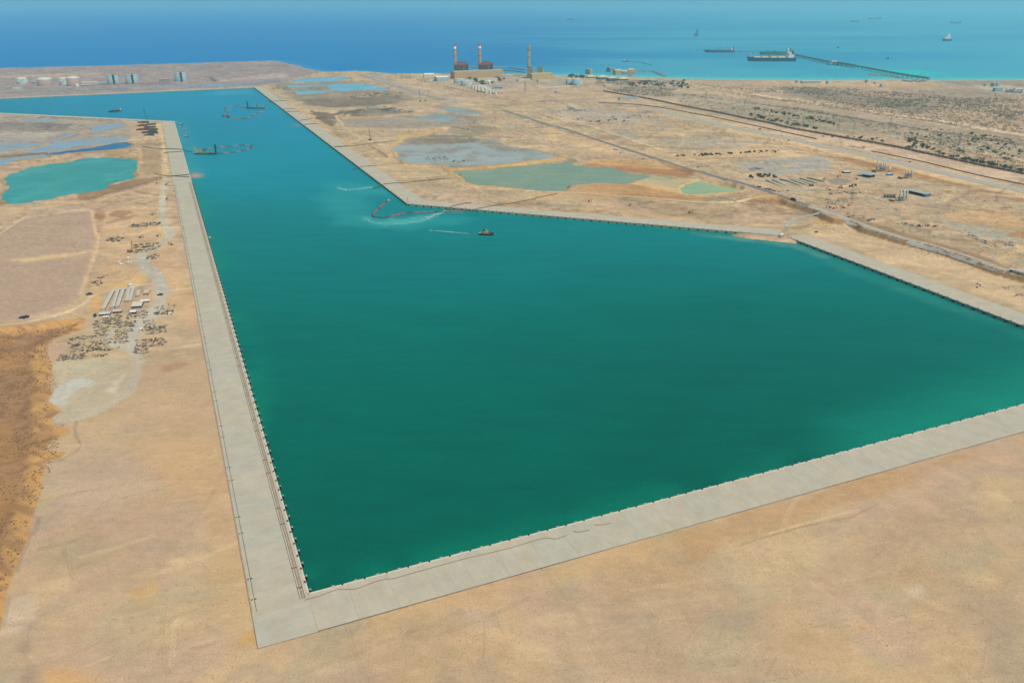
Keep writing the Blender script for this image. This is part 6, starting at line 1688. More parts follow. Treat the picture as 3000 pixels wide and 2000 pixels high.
rows = [((205, 385), (455, 478), "nearest of the long barracks by the road"), ((282, 378), (515, 470), "second long barrack from the road"), ((375, 372), (455, 388), "short dark-ended barrack in the second row"), ((450, 385), (632, 446), "third long barrack from the road"), ((495, 372), (705, 436), "fourth long barrack from the road"), ((552, 372), (752, 428), "fifth long barrack from the road"), ((625, 360), (825, 416), "sixth long barrack from the road"), ((715, 352), (935, 400), "farthest of the long barracks from the road")]
BARR = K("barrack_cream", (196, 188, 164)); BROOF = K("barrack_roof", (186, 178, 156))
for a, b, lb in rows:
    a, b = zyp(*a), zyp(*b); d = b - a; L = math.hypot(d.x, d.y)
    building("barrack", lb, "barrack", Vector(((a.x + b.x) / 2, (a.y + b.y) / 2, min(a.z, b.z))), math.atan2(d.y, d.x), L, 7, 3.2, BARR, BROOF, "gable", 11, "barracks of the right-hand camp")
EXO = excavator_proto("excavator", "orange excavator with raised arm at the camp road bend", ORANGE, zyp(985, 500), 2.6)
for (a, b, rz, lb) in [(990, 722, 2.9, "orange excavator left of a pair beside the gravel heap"), (1040, 735, .4, "orange excavator right of a pair beside the gravel heap"), (1160, 725, 2.2, "orange excavator working close to the gravel heap"), (1225, 698, .3, "orange excavator nearest the gravel heap"), (1325, 365, 2.5, "orange excavator left of the blue-roofed workshop"), (1090, 333, .2, "red excavator by the dark gravel pad"), (1105, 472, .1, "red machine at the middle of the camp"), (1140, 478, 2.0, "red machine right of the middle of the camp"), (915, 368, .5, "red machine at the end of the farthest barrack")]:
    dup(EXO, zyp(a, b), rz, lb, "orange machines of the right-hand camp")
EXO["group"] = "orange machines of the right-hand camp"
EXY = excavator_proto("excavator", "dark yellow loader alone on the sand above the fendered quay", K("dusty_yellow", (120, 104, 66)), Gt(*Z1(zS, 940, 246)), .2)
for (px, py, rz, lb) in [(*Z1(zS, 425, 186), 1.0, "grey-white machine on the sand mound above the fendered quay"), (*Z1(zS, 75, 150), .3, "small dark excavator far left on the sand above the quay"), (*Z1(zK, 1690, 395), 3.0, "yellow excavator beside the left quay track"), (*Z1(zK, 1380, 325), 0, "dark excavator in the sand left of the camp road"), (*Z1(zK, 1550, 310), .4, "dark loader beside the camp road bend"), (*Z1(zK, 1500, 100), .5, "small dark machine at the upper end of the camp road"), (*Z1(zJ, 1905, 870), 1.2, "machine standing on the quay-side track above the camp"), (*Z1(zJ, 1915, 1035), 1.4, "machine on the quay-side track, lower of two"), (*Z1(zJ, 1800, 855), .2, "small machine left of the quay-side track"), (*Z1(zJ, 1325, 832), .4, "dark excavator on the spit in the teal pond"), (*Z1(zM, 2250, 440), .4, "dark excavator at the edge of the greenish pond"), (*Z1(zM, 1310, 338), .6, "small dark excavator on the bank between the two right ponds"), (*Z1(zP, 860, 330), .2, "dark machine on the far plain beside the thin pipeline"), (*Z1(zP, 640, 735), 0, "tiny machine left of the asphalt road"), (*Z1(zP, 835, 785), 0, "tiny machine close to the asphalt road bend"), (*Z1(zP, 1305, 855), 0, "tiny machine right of the asphalt road")]:
    dup(EXY, Gt(px, py), rz, lb, None, .9)
def rdir(a, b):
    a, b = Gt(*a), Gt(*b); return math.atan2(b.y - a.y, b.x - a.x)
r1 = rdir(Z1(zY, 400, 590), Z1(zY, 700, 690))
TR = truck_proto("truck", "long truck with a white cab driving down the asphalt road", WHITE, K("brown_load", (80, 56, 46)), zyp(540, 634), r1); TR.scale = (1.9, 1.5, 1.5)
TW = truck_proto("tank_truck", "white tank truck parked on the sand ramp between the quays", WHITE, WHITE, Gt(*Z1(zS, 1730, 452)), rdir(Z1(zS, 1760, 415), Z1(zS, 1710, 462)), True); TW.scale = (1.5, 1.4, 1.4)
r2 = rdir(Z1(zR, 2200, 1095), Z1(zR, 2352, 1135))
dup(TW, Gt(2973, 799) + Vector((0, 0, .4)), r2, "left white truck of two at the right edge on the gravel road", None, (1.6, 1.4, 1.4))
dup(TW, Gt(2995, 805) + Vector((0, 0, .4)), r2, "right white truck of two at the right edge on the gravel road", None, (1.6, 1.4, 1.4))
dup(TR, zyp(1300, 447), .1, "white and blue truck parked in the middle of the camp", None, 1.3)
dup(TR, zyp(1258, 460), .3, "flat dark trailer beside the white and blue truck", None, 1.2)
dup(TR, zyp(762, 452), .2, "white truck at the end of the barracks", None, 1.2)
CARB = car_proto("car", "dark blue pickup on the pale terrace at the left edge", K("dark_blue_paint", (42, 58, 92), .4), Gt(66, 932), .1); CARB.scale = (1.5,) * 3
CARW = car_proto("car", "white van at the near corner of the barracks", WHITE, zyp(650, 470), .3); CARW.scale = (1.5,) * 3
CARD = car_proto("car", "dark pickup beside the pale track in the left camp", DGREY, Gt(*Z1(zK, 1577, 890)), .3); CARD.scale = (1.4,) * 3
for (src, px, py, rz, lb, s) in [(CARB, 76, 930, .3, "second dark vehicle beside the blue pickup on the terrace", 1.5), (CARB, *Z1(zK, 880, 884), .2, "blue vehicle parked where the chalk track leaves the terrace", 1.5), (CARB, *Z1(zT, 305, 138), .2, "blue vehicle alone on the levelled sand behind the right quay", 1.2), (CARD, *Z1(zY, 460, 512), .2, "small dark vehicle at the camp road junction", 1.0), (CARD, *Z1(zQ, 970, 684), .2, "dark vehicle by the pale pipe beyond the wide gravel road", 1.5), (CARD, *Z1(zQ, 1365, 812), .2, "maroon vehicle beyond the wide gravel road", 1.4), (CARD, *Z1(zQ, 325, 625), .2, "dark vehicle beside the wide gravel road on the left", 1.4), (CARD, *Z1(zQ, 75, 528), .2, "dark vehicle far up the wide gravel road", 1.8), (CARW, *Z1(zP, 600, 700), -.4, "white trailer parked beside the asphalt road", 2.6)]:
    dup(src, Gt(px, py), rz, lb, None, s)
# blocks along the road, block rows, scattered stones of the right camp
def heap_mesh(seed, m, hgt=.34):
    r = random.Random(seed); vs = [(0, 0, hgt)]; fs = []; n = 14
    for j, (q, z) in enumerate(((.35, .27), (.7, .12), (1.0, -.03))):
        for k in range(n):
            t = 2 * math.pi * k / n; w_ = q * r.uniform(.82, 1.15)
            vs.append((w_ * math.cos(t), w_ * math.sin(t), z * hgt / .34 + r.uniform(-.02, .02) * (j < 2)))
    for k in range(n): fs.append((0, 1 + k, 1 + (k + 1) % n))
    for j in range(2):
        for k in range(n):
            a = 1 + j * n + k; b = 1 + j * n + (k + 1) % n; fs.append((a, a + n, b + n, b))
    return MB().add(vs, fs).mesh("heap", m)
GRAV = [K("grey_gravel", (132, 132, 128), .95, .2, .4), K("dark_gravel", (104, 106, 106), .95, .2, .4), K("yellow_sand_heap", (204, 182, 118), .95), K("pale_rubble_heap", (172, 168, 158), .95)]
SPOIL = [heap_mesh(200 + k, K('brown_spoil', (116, 100, 82), .95, .25, .3), .3) for k in range(3)]
HEAPS = [[heap_mesh(k * 7 + j, GRAV[j]) for k in range(3)] for j in range(4)]
hp = [(205, 152, 30, 1, "small dark gravel heap at the back of the grey gravel pad"), (90, 232, 75, 1, "broad dark gravel heap at the left of the grey gravel pad"), (460, 203, 75, 2, "yellow sand heap on the grey gravel pad"), (700, 203, 36, 0, "grey gravel heap right of the yellow sand heap"), (755, 190, 28, 1, "dark heap behind the grey gravel heap"), (850, 140, 34, 0, "heap at the right end of the grey gravel pad"), (930, 200, 24, 0, "last small heap right of the gravel pad"), (1310, 700, 52, 3, "pale rubble heap right of the orange excavators"), (1400, 720, 30, 0, "low rubble heap next to the pale rubble heap"), (1590, 738, 44, 0, "grey rubble heap below the row of concrete bins"), (1810, 735, 50, 0, "scrap heap below the nearest silos"), (2260, 690, 60, 3, "pale heap at the right of the lower yard"), (1550, 250, 40, 0, "gravel heap beside the farthest batching plant"), (1350, 245, 34, 0, "gravel heap left of the farthest batching plant")]
for (a, b, w_, j, lb) in hp:
    p = zyp(a, b); o = tag(obj("gravel_heap", HEAPS[j][rnd.randrange(3)], None, p, rnd.random() * 6), lb, "gravel heap"); s = w_ * .2338 * mpp(p) / 2; o.scale = (s, s * 1.3, min(s, 9))
for (px, py, w_, j, lb) in [(*Z1(zR, 1255, 575), 38, 0, "rubble heap on the plain below the silos"), (*Z1(zR, 1095, 570), 26, 0, "small rubble heap left on the plain below the silos"), (*Z1(zR, 2070, 870), 40, 3, "pale rubble heap on the right plain"), (*Z1(zR, 2200, 880), 30, 0, "grey rubble heap further right on the plain"), (*Z1(zT, 2060, 645), 20, 3, "pale rubble heap on the levelled sand at the right edge"), (*Z1(zO, 1720, 470), 20, 0, "grey heap beside the far mud flat")]:
    p = Gt(px, py); o = tag(obj("gravel_heap", HEAPS[j][rnd.randrange(3)], None, p, rnd.random() * 6), lb, "gravel heap"); s = w_ * .34 * mpp(p) / 2; o.scale = (s, s * 1.6, min(s * .8, 6))
STONE = [MB().box((0, 0, .6), (3.2, 1.8, 1.6), k * .5, 0, .8).box((1.6, .7, .4), (1.6, 1.2, 1.0), k, 0, .7).mesh("block", [CONC, GREY, DGREY][k]) for k in range(3)]
def ordn(n): return str(n) + ("th" if 10 <= n % 100 <= 20 else {1: "st", 2: "nd", 3: "rd"}.get(n % 10, "th"))
def shade(o):
    n = o.data.materials[0].name
    return "rusty" if "rust" in n else "pale" if "white" in n or "concrete" in n or "dusty" in n else "brown" if "timber" in n else "grey" if "grey" in n else "dark"
def strew(zf, pts, n, jit, label, group, cat, meshes, smin, smax, name, seed, face=None):
    r = random.Random(seed); L = smooth_line(zf(pts), 6); P = []
    for k in range(n):
        a = L[min(len(L) - 1, int(r.random() * len(L)))] if jit > 1 else L[min(len(L) - 1, int((k + .5) / n * len(L)))]
        P.append((a[0] + r.gauss(0, jit * 1.5), a[1] + r.gauss(0, jit * .75)))
    for k, (px, py) in enumerate(sorted(P)):
        o = obj(name, r.choice(meshes), None, Gt(px, py), r.random() * 6 if face is None else face + r.gauss(0, .12))
        tag(o, ordn(k + 1) + " from the left: " + label, cat, group)
        s = r.uniform(smin, smax) * (1 if r.random() < .75 else .6); o.scale = (s * r.uniform(.8, 1.4), s, s * r.uniform(.7, 1))
strew(zY, [(30, 448), (130, 468), (230, 498), (330, 524)], 34, 1.6, "dark block in the line of stones along the asphalt road", "blocks lining the asphalt road", "block", STONE[2:], .8, 1.5, "stone_block", 1)
strew(zY, [(1440, 582), (1520, 602), (1640, 640), (1740, 672)], 26, .5, "concrete block in the straight row below the hoppers", "concrete blocks in the row below the hoppers", "block", STONE[:1], 1.0, 1.25, "concrete_block", 2, .6)
strew(zY, [(990, 552), (1080, 540), (1180, 535), (1260, 540), (1350, 540)], 34, 2.2, "dark scrap item in the strip below the camp machines", "scrap strip below the camp machines", "scrap", STONE[1:] + PILES[2:4], .6, 1.1, "scrap_piece", 3)
for k, (a, b) in enumerate([((1090, 620), (1250, 615)), ((1080, 645), (1310, 660)), ((950, 620), (1080, 670)), ((980, 660), (1050, 672))]):
    strew(zY, [a, b], 12, 2.0, "dark offcut on the sand, " + ["upper", "second", "left", "lowest"][k] + " line above the excavator pair", "offcuts above the excavator pair", "scrap", STONE[1:], .55, 1.0, "scrap_piece", 10 + k)
strew(zR, [(840, 615), (960, 650), (1040, 665)], 18, 3, "dark scrap piece beside the gravel road on the right", "scrap beside the gravel road", "scrap", STONE[1:], .9, 1.6, "scrap_piece", 20)
strew(zR, [(1250, 685), (1350, 700), (1480, 710), (1600, 715)], 26, 3, "dark scrap in the ragged strip on the right plain", "scrap strip on the right plain", "scrap", STONE[1:], .9, 1.7, "scrap_piece", 21)
strew(zR, [(1830, 760), (1950, 820), (2080, 870), (2250, 880)], 30, 4, "grey rubble piece on the right plain near the sand bank", "rubble on the right plain", "rubble", STONE[:2], 1.0, 2.0, "rubble_piece", 22)
strew(zP, [(1095, 758), (1300, 752), (1500, 742), (1750, 728), (2000, 715)], 60, 2.0, "dark lump in the scrub line between the two roads", "scrub line between the two roads", "scrub", [s[2] for s in SHR[:3]], 1.2, 2.6, "scrub_clump", 23)
strew(zP, [(280, 432), (420, 460), (560, 440), (700, 462)], 34, 4, "dark scrap lump on the far grey yard", "scrap on the far grey yard", "scrap", STONE[1:], 1.2, 2.4, "scrap_piece", 24)
strew(zP, [(700, 420), (780, 410), (900, 415)], 20, 3, "grey pile on the far yard, upper right", "piles on the upper far yard", "scrap", STONE[:2], 1.4, 2.8, "scrap_piece", 25)
strew(zB, [(1420, 760), (1520, 770), (1640, 760), (1690, 765)], 22, 3, "grey lump beside the distant silos", "rubble beside the distant silos", "rubble", STONE[:2], 1.4, 2.8, "rubble_piece", 26)
LATER = [(zM, [(1010, 205), (1050, 175), (1120, 165), (1215, 185), (1225, 210), (1080, 215)], 30, "dark bush in the larger clump of the grey mud pond"), (zM, [(1225, 222), (1290, 205), (1365, 210), (1360, 222), (1260, 235)], 16, "dark bush in the right clump of the grey mud pond")]
strew(zO, [(330, 450), (420, 500), (520, 470), (650, 450), (760, 430)], 40, 6, "dark spoil lump on churned ground by the diagonal quay", "spoil lumps by the diagonal quay", "spoil", SPOIL, 5, 13, "spoil_lump", 28)
strew(zO, [(640, 320), (800, 290), (1000, 285), (1100, 300)], 30, 5, "dark spoil lump on the churned ground below the lakes", "spoil lumps below the lakes", "spoil", SPOIL, 6, 16, "spoil_lump", 29)
strew(zO, [(700, 420), (880, 410), (1040, 420), (1200, 440)], 34, 4, "dark stacked load in the far stockyard", "loads in the far stockyard", "stock", PILES[:4], 1.5, 2.5, "material_pile", 30, .5)
strew(zO, [(40, 215), (70, 230), (100, 240)], 14, 5, "dark lump at the head of the diagonal quay", "lumps at the head of the diagonal quay", "spoil", SPOIL, 6, 12, "spoil_lump", 31)
# concrete bins row drawn as a low wall
# pylons
PY = pylon_proto("steel pylon among the shrubs, second from the right", Gt(2749, 446), top_z(Gt(2749, 446).y, 389) - Gt(2749, 446).z)
for (px, yb, yt, lb) in [(2803, 453, 389, "rightmost steel pylon among the shrubs"), (2499, 395, 358, "steel pylon beside the brown wall, middle of the line"), (2606, 379, 338, "steel pylon behind the others, upper row"), (2418, 361, 334, "small steel pylon, upper row left"), (2455, 385, 346, "steel pylon left of the middle one"), (1538, 273, 236, "distant steel pylon below the plain chimney"), (1935, 279, 246, "distant steel pylon right of the striped shed"), (2068, 300, 268, "distant steel pylon in the shrub belt, upper left"), (2180, 322, 292, "distant steel pylon in the shrub belt, left of centre"), (1818, 268, 240, "distant steel pylon below the pavilions"), (2290, 336, 308, "steel pylon in the shrub belt left of the small pair")]:
    p = Gt(px, yb); dup(PY, p, math.radians(20), lb, "pylons across the shrub land", (top_z(p.y, yt) - p.z) / (top_z(Gt(2749, 446).y, 389) - Gt(2749, 446).z))
PY["group"] = "pylons across the shrub land"
# long lines: brown wall, thin pipelines
def long_wall(label, pts, Ht, th, m, post, pm, cat="wall", name="boundary_wall", step=26.0):
    L = smooth_line([tuple(Gt(a, b)[:2]) for a, b in pts], step)
    A = np.array(L); z = terrain(A[:, 0], A[:, 1]); o = L[0]
    q = thing(name, label, cat, (o[0], o[1], 0))
    w_ = MB()
    for i in range(len(L) - 1):
        w_.bar((L[i][0] - o[0], L[i][1] - o[1], z[i] + Ht / 2 - .3), (L[i + 1][0] - o[0], L[i + 1][1] - o[1], z[i + 1] + Ht / 2 - .3), th, Ht)
    w_.build("panel_run", m, q)
    if post:
        me = MB().box((0, 0, post / 2 - .3), (th * 1.5, th * 1.5, post)).mesh("post", pm)
        for i in range(len(L)): obj("post", me, q, (L[i][0] - o[0], L[i][1] - o[1], z[i]))
    return q
BRW = K("brown_wall", (122, 96, 84), .95)
long_wall("long brown boundary wall running through the plain beside the shrub belt", zP([(500, 202), (800, 252), (1250, 342), (1500, 388), (2000, 492)]) + zQ([(250, 498), (400, 530), (800, 602), (1200, 672), (1700, 778), (2100, 862), (2352, 912), (2500, 945)]), 4.5, 5.0, BRW, 5.6, K("wall_post", (150, 124, 108)), step=24)
long_wall("thin dark pipeline parallel to the wide gravel road", zP([(450, 299), (850, 322), (1300, 397), (1700, 477), (2330, 612)]), 2.6, 3.0, K("pipeline_dark", (104, 92, 84)), 0, None, "pipeline", "pipeline")
long_wall("dark pipeline along the far side of the wide gravel road at the right", zQ([(1040, 716), (1300, 770), (1500, 812), (1900, 910), (2352, 1005), (2500, 1040)]), 2.2, 2.6, K("pipeline_dark", (104, 92, 84)), 0, None, "pipeline", "pipeline")
long_wall("short pale pipe lying beyond the wide gravel road", zQ([(850, 672), (975, 697)]), 2.2, 2.6, K("pale_pipe", (196, 180, 150)), 0, None, "pipeline", "pipeline")

# --- left side: camp, yard
def zkp(a, b): return Gt(*Z1(zK, a, b))
WR = K("camp_white_roof", (196, 190, 174)); WW = K("camp_wall", (178, 172, 154))
for (a, b, w_, lb) in [((1112, 860), (1015, 1045), 4.6, "leftmost long white-roofed barrack in the left camp"), ((1165, 852), (1110, 1028), 3.6, "second long white-roofed barrack in the left camp"), ((1215, 845), (1155, 1018), 4.2, "third long white-roofed barrack in the left camp"), ((1268, 842), (1248, 962), 3.4, "fourth white-roofed barrack in the left camp"), ((1312, 835), (1280, 962), 4.2, "fifth white-roofed barrack in the left camp"), ((1368, 862), (1358, 912), 4, "short white-roofed barrack in the left camp")]:
    a, b = zkp(*a), zkp(*b); d = b - a; L = math.hypot(d.x, d.y)
    building("barrack", lb, "barrack", Vector(((a.x + b.x) / 2, (a.y + b.y) / 2, min(a.z, b.z))), math.atan2(d.y, d.x), L, w_, 3.2, WW, WR, "gable", 12, "barracks of the left-hand camp")
def zkb(name, label, x0, x1, yb, yt, depth, wall, roof, style="flat", win=0):
    bld(name, label, "building", Z1(zK, x0, yb), Z1(zK, x1, yb - (x1 - x0) * .08), Z1(zK, x0, yt)[1], depth, wall, roof, style, win)
zkb("workshop", "blue-walled workshop with a wide cream roof in the left camp", 1300, 1395, 1022, 996, 18, BLUE, K("cream_flat_roof", (206, 196, 168)), "gable", 5)
zkb("store", "long blue store at the lower left of the left camp", 978, 1084, 1098, 1074, 9, BLUE, WR, "gable", 6)
zkb("hut", "small dark blue hut left of the long blue store", 922, 944, 1106, 1086, 5, K("deep_blue", (40, 74, 124)), K("deep_blue", (40, 74, 124)))
zkb("store", "brown-walled store with a white roof beside the blue store", 1112, 1194, 1070, 1048, 7, RUST, WR, "gable", 4)
zkb("store", "white-roofed shed in the middle of the yard's upper edge", 1284, 1340, 1076, 1054, 7, DGREY, WHITE, "gable", 3)
zkb("office", "long white office right of the blue workshop", 1384, 1472, 966, 946, 7, WW, WHITE, "gable", 6)
zkb("store", "white cabin just below the long blue store", 1016, 1072, 1120, 1105, 5, WW, WHITE, "gable", 3)
zkb("office", "pale flat building at the right end of the barracks", 1415, 1462, 892, 868, 14, WW, CREAM, "flat", 3)
zkb("canteen", "narrow white building closing the barracks on top", 1150, 1290, 848, 836, 5, WW, WR, "gable", 6)
zkb("container", "single white container at the right of the yard", 1660, 1690, 1086, 1066, 4, WHITE, WHITE)
zkb("container", "cream container beside the pale track in the yard", 1376, 1408, 1244, 1222, 5, CREAM, WHITE)
p = zkp(1290, 815); tank("round pale water tank above the left camp's barracks", p, 3.6, 4.5, OFFW, WHITE, dome=.1, stair=False)
for k, (a, b, lb) in enumerate([(1268, 575, "white machine cab on the sand left of the camp road"), (1262, 530, "round white bin above the white machine cab"), (1185, 590, "white vehicle at the left of the small white group"), (1165, 570, "leftmost white bin of the small white group")]):
    dup(CARW, zkp(a, b), .4 * k, lb, None, 1.5)
crane_mast("tall slim crane mast in the sand left of the camp road", zkp(1285, 462), top_z(zkp(1285, 462).y, Z1(zK, 1285, 350)[1]), (3, 0), K("crane_tan", (150, 140, 120)))
crane_mast("crawler crane at the end of the left quay among the stock rows", Gt(*Z1(zJ, 1700, 158)), 46, (-9, 0), DGREY)
p = Gt(1085, 411); crane_mast("dark piling rig on the sand beside the diagonal quay", p, top_z(p.y, 375.5) - p.z, (-4, 0), K("rig_dark", (60, 58, 58)), "piling_rig")
p = Gt(1231, 298); crane_mast("tall thin crane far behind the stockyard", p, top_z(p.y, 261) - p.z, (-4, 0), DGREY)
p = Gt(1246, 297); crane_mast("green crawler crane with a slanting boom behind the stockyard", p, 42, (14, 0), K("crane_green", (96, 120, 92)))
p = zkp(995, 775); q = thing("pump_post", "lone dark pump post on the sand left of the camp road", "post", p); MB().cyl((0, 0, -.3), (0, 0, 7), .35, n=8).build("pole", DGREY, q); MB().box((.6, 0, .8), (2.4, 1.8, 1.8)).build("pump", DGREY, q)
# yard of stacked material
yard = [  # zL rectangle, count, label, group
    ((870, 430, 1000, 580), 44, "stack at the yard's left side", "stacks at the left of the yard"),
    ((640, 578, 860, 612), 16, "stack in the lone strip towards the pit", "stacks in the row towards the pit"),
    ((625, 622, 1010, 712), 48, "bundle in the lower left yard block", "bundles in the lower left block of the yard"),
    ((540, 742, 780, 800), 32, "bundle in the lowest yard block", "bundles in the lowest left block"),
    ((790, 690, 1090, 722), 16, "stack under the lower left block", "stacks under the lower left block"),
    ((1050, 445, 1250, 500), 26, "stack between pale tracks above", "stacks between the tracks, upper strip"),
    ((1050, 515, 1190, 650), 30, "stack between pale tracks below", "stacks between the tracks, lower part"),
    ((1350, 482, 1530, 562), 36, "bundle in the oval yard block", "bundles in the oval block"),
    ((1250, 600, 1520, 680), 36, "bundle below the oval block", "bundles below the oval block"),
    ((1230, 690, 1370, 745), 18, "stack at the yard's lower end", "stacks at the lower end of the yard"),
    ((1320, 425, 1420, 520), 14, "stack beside the pale track", "stacks beside the pale track"),
    ((960, 390, 1120, 468), 26, "stack below the blue store", "stacks below the blue store"),
    ((1170, 345, 1350, 420), 28, "stack around the white-roofed shed", "stacks around the white-roofed shed"),
    ((1430, 300, 1600, 385), 18, "stack on the plot right of track", "stacks at the plot right of the track"),
    ((850, 745, 1000, 770), 8, "stack at the yard's bottom edge", "stacks at the bottom of the yard"),
]
ry = random.Random(77)
ROWN = ["first", "second", "third", "fourth", "fifth", "sixth", "seventh", "eighth", "ninth"]
BITS = []
def scatter_piles(zf, items, smin, smax, keep=.5):
    for (rect, n, lb, gr) in items:
        x0, y0, x1, y1 = rect
        rws = max(1, int((y1 - y0) / 17)); rowpts = {}
        for k in range(n):
            row = k % rws
            u = (k // rws + ry.uniform(.1, .9)) / (n / rws)
            px = x0 + u * (x1 - x0); py = y0 + (row + .5 + ry.uniform(-.3, .3)) * (y1 - y0) / rws - (px - (x0 + x1) / 2) * .09
            if ry.random() < keep: rowpts.setdefault(row, []).append((px, py))
            for b in range(3): BITS.append((Z1(zf, px + ry.gauss(0, 10), py + ry.gauss(0, 5)), ry.uniform(.4, 1) * smin))
        for row in rowpts:
            for k, (px, py) in enumerate(sorted(rowpts[row])):
                o = obj("material_pile", ry.choice(PILES), None, Gt(*Z1(zf, px, py)), AXD + ry.gauss(0, .22) + (math.pi / 2 if ry.random() < .15 else 0))
                tag(o, shade(o) + " " + lb + ", " + ROWN[row] + " row, " + ordn(k + 1) + " from left", "material pile", gr)
                s = ry.uniform(smin, smax); o.scale = (s * ry.uniform(.6, 1.1), s, s)
scatter_piles(zL, yard, .42, .66)
for row, (y_, x0, x1, n, mm) in enumerate([(158, 1605, 1680, 4, DARKM), (180, 1690, 1780, 4, DARKM), (195, 1615, 1660, 3, DRED), (213, 1690, 1770, 3, DARKM), (240, 1605, 1690, 3, DRED), (240, 1710, 1790, 4, DARKM), (262, 1710, 1785, 3, DARKM), (278, 1665, 1780, 5, DARKM), (302, 1680, 1760, 3, DARKM)]):
    me = [MB().box((0, 0, .9), (11, 2.6, 1.8)).box((1, .2, 2.3), (8, 2.2, 1.0), .05).box((-3, 1.6, .5), (4, 1.4, 1.0), .2).mesh("material_pile", mm) for k in range(1)][0]
    for k in range(n):
        p = Gt(*Z1(zJ, x0 + (k + .5) / n * (x1 - x0) + ry.uniform(-4, 4), y_ + ry.uniform(-3, 3)))
        o = tag(obj("material_pile", me, None, p, ry.gauss(.05, .06)), ("maroon" if mm is DRED else "dark") + " stack by the quay end, " + ordn(row + 1) + " strip from the top, " + ordn(k + 1) + " from left", "material pile", "stock rows at the left quay's end")
        q_ = ry.uniform(1.3, 2.0); o.scale = (q_ * ry.uniform(.8, 1.4), q_, q_)
scatter_piles(zK, [((1290, 180, 1580, 215), 26, "stack right of the levelled terrace", "stacks right of the levelled terrace"), ((1040, 320, 1200, 365), 14, "stack beside the terrace edge", "stacks beside the terrace edge"), ((1320, 380, 1560, 465), 34, "panel stack at the camp bend", "panel stacks along the camp road bend"), ((1450, 500, 1550, 540), 7, "stack below the camp bend", "stacks below the camp road bend"), ((1520, 1050, 1700, 1075), 9, "stack right of the yard", "stacks right of the yard"), ((900, 700, 1010, 800), 7, "stack near the pump post", "stacks near the pump post")], .55, .9)
scatter_piles(zT, [((1870, 640, 1960, 690), 5, "stack on the levelled sand", "stacks on the levelled sand"), ((2140, 665, 2240, 700), 5, "low stack near the right edge", "low stacks near the right edge"), ((2260, 735, 2350, 770), 6, "stack at the right picture edge", "stacks at the right picture edge")], .35, .5)

bits = {0: MB(), 1: MB(), 2: MB()}
for k, ((px, py), sz) in enumerate(BITS):
    p = Gt(px, py); sz *= 1.35 * max(1, p.y / 900)
    bits[k % 3].box((p.x, p.y, p.z + sz * .6), (sz * ry.uniform(1.5, 6), sz * ry.uniform(1, 2.4), sz * ry.uniform(1, 2.4)), AXD + ry.gauss(0, .4))
for k, m in ((0, DARKM), (1, K('dull_brown', (112, 96, 78))), (2, K('dull_grey', (176, 170, 154)))):  # dark clutter also paints in the shade between piles
    tag(bits[k].build("yard_clutter", m), kind="stuff")
# ------------------------------------------------------------------ shrubs
def shrub_field(zf, poly, n, label, group, smin, smax, seed, trees=0):
    r = random.Random(seed); P = zf(poly); xs = [p[0] for p in P]; ys = [p[1] for p in P]; c = 0
    pts = []
    while len(pts) < n:
        x, y = r.uniform(min(xs), max(xs)), r.uniform(min(ys), max(ys))
        ins = False
        for i in range(len(P)):
            a, b = P[i], P[(i + 1) % len(P)]
            if (a[1] > y) != (b[1] > y) and x < (b[0] - a[0]) * (y - a[1]) / (b[1] - a[1]) + a[0]: ins = not ins
        if ins: pts.append((x, y))
    for k, (x, y) in enumerate(sorted(pts)):
        p = Gt(x, y); s = r.uniform(smin, smax)
        v = r.choice(SHR[:6])
        o = tag(obj("shrub", v[2], None, p, r.random() * 6), ordn(k + 1) + " from the left: " + label, "shrub", group)
        o.scale = (s * r.uniform(.9, 1.5), s, s * r.uniform(.7, 1))
for zf, poly, n, lb in LATER:
    shrub_field(zf, poly, n, lb, "bushes in the mud pond", .9, 1.7, 91 + n)
rbelt = [(1340, 625), (1420, 650), (1600, 720), (1760, 770), (1900, 800), (2060, 830), (2180, 850), (2330, 890)]
strew(zQ, rbelt, 64, 3.2, "big dark shrub along the brown wall's right end", "big shrubs along the brown wall", "shrub", [s[2] for s in SHR[:4]], 2.2, 4.2, "shrub", 41)
strew(zQ, [(1360, 630), (1390, 605), (1400, 566), (1415, 672), (1355, 690)], 12, 3.0, "large lone shrub cluster near the middle pylon", "shrubs near the middle pylon", "shrub", [s[2] for s in SHR[:4]], 2.6, 4.4, "shrub", 42)
shrub_field(zQ, [(1200, 560), (1900, 560), (2352, 640), (2352, 830), (1900, 740), (1500, 660)], 70, "shrub on the pale ground above the shrub belt", "shrubs above the shrub belt", 1.4, 3.2, 43)
strew(zQ, [(0, 415), (200, 450), (420, 500), (560, 520)], 44, 4.0, "shrub in the dense strip above the brown wall", "shrubs in the strip above the wall", "shrub", [s[2] for s in SHR[:5]], 2.2, 4.0, "shrub", 44)
strew(zQ, [(0, 345), (150, 375), (330, 405), (560, 450), (800, 500)], 56, 2.5, "shrub in the upper hedge-like strip", "shrubs in the upper strip", "shrub", [s[2] for s in SHR[:5]], 2.0, 3.6, "shrub", 45)
strew(zQ, [(600, 570), (800, 590), (1000, 610), (1200, 625)], 30, 4.0, "shrub right behind the brown wall, centre", "shrubs behind the wall, centre", "shrub", [s[2] for s in SHR[:5]], 1.6, 3.2, "shrub", 46)
strew(zY, [(0, 325), (90, 322), (200, 322), (320, 330)], 26, 3.0, "green bush in the hedge above the barracks", "bushes in the hedge above the barracks", "bush", [s[2] for s in shrub_variants(2, 90, K("fresh_leaf", (62, 86, 44), .9), seed=31)], 1.6, 2.8, "bush", 47)
strew(zF, [(850, 620), (900, 640), (960, 650), (1060, 690), (1240, 620), (1300, 625)], 26, 2.5, "dark tree among the power station buildings", "trees among the power station buildings", "tree", [s[2] for s in SHR[:3]], 4.0, 6.5, "tree", 48)
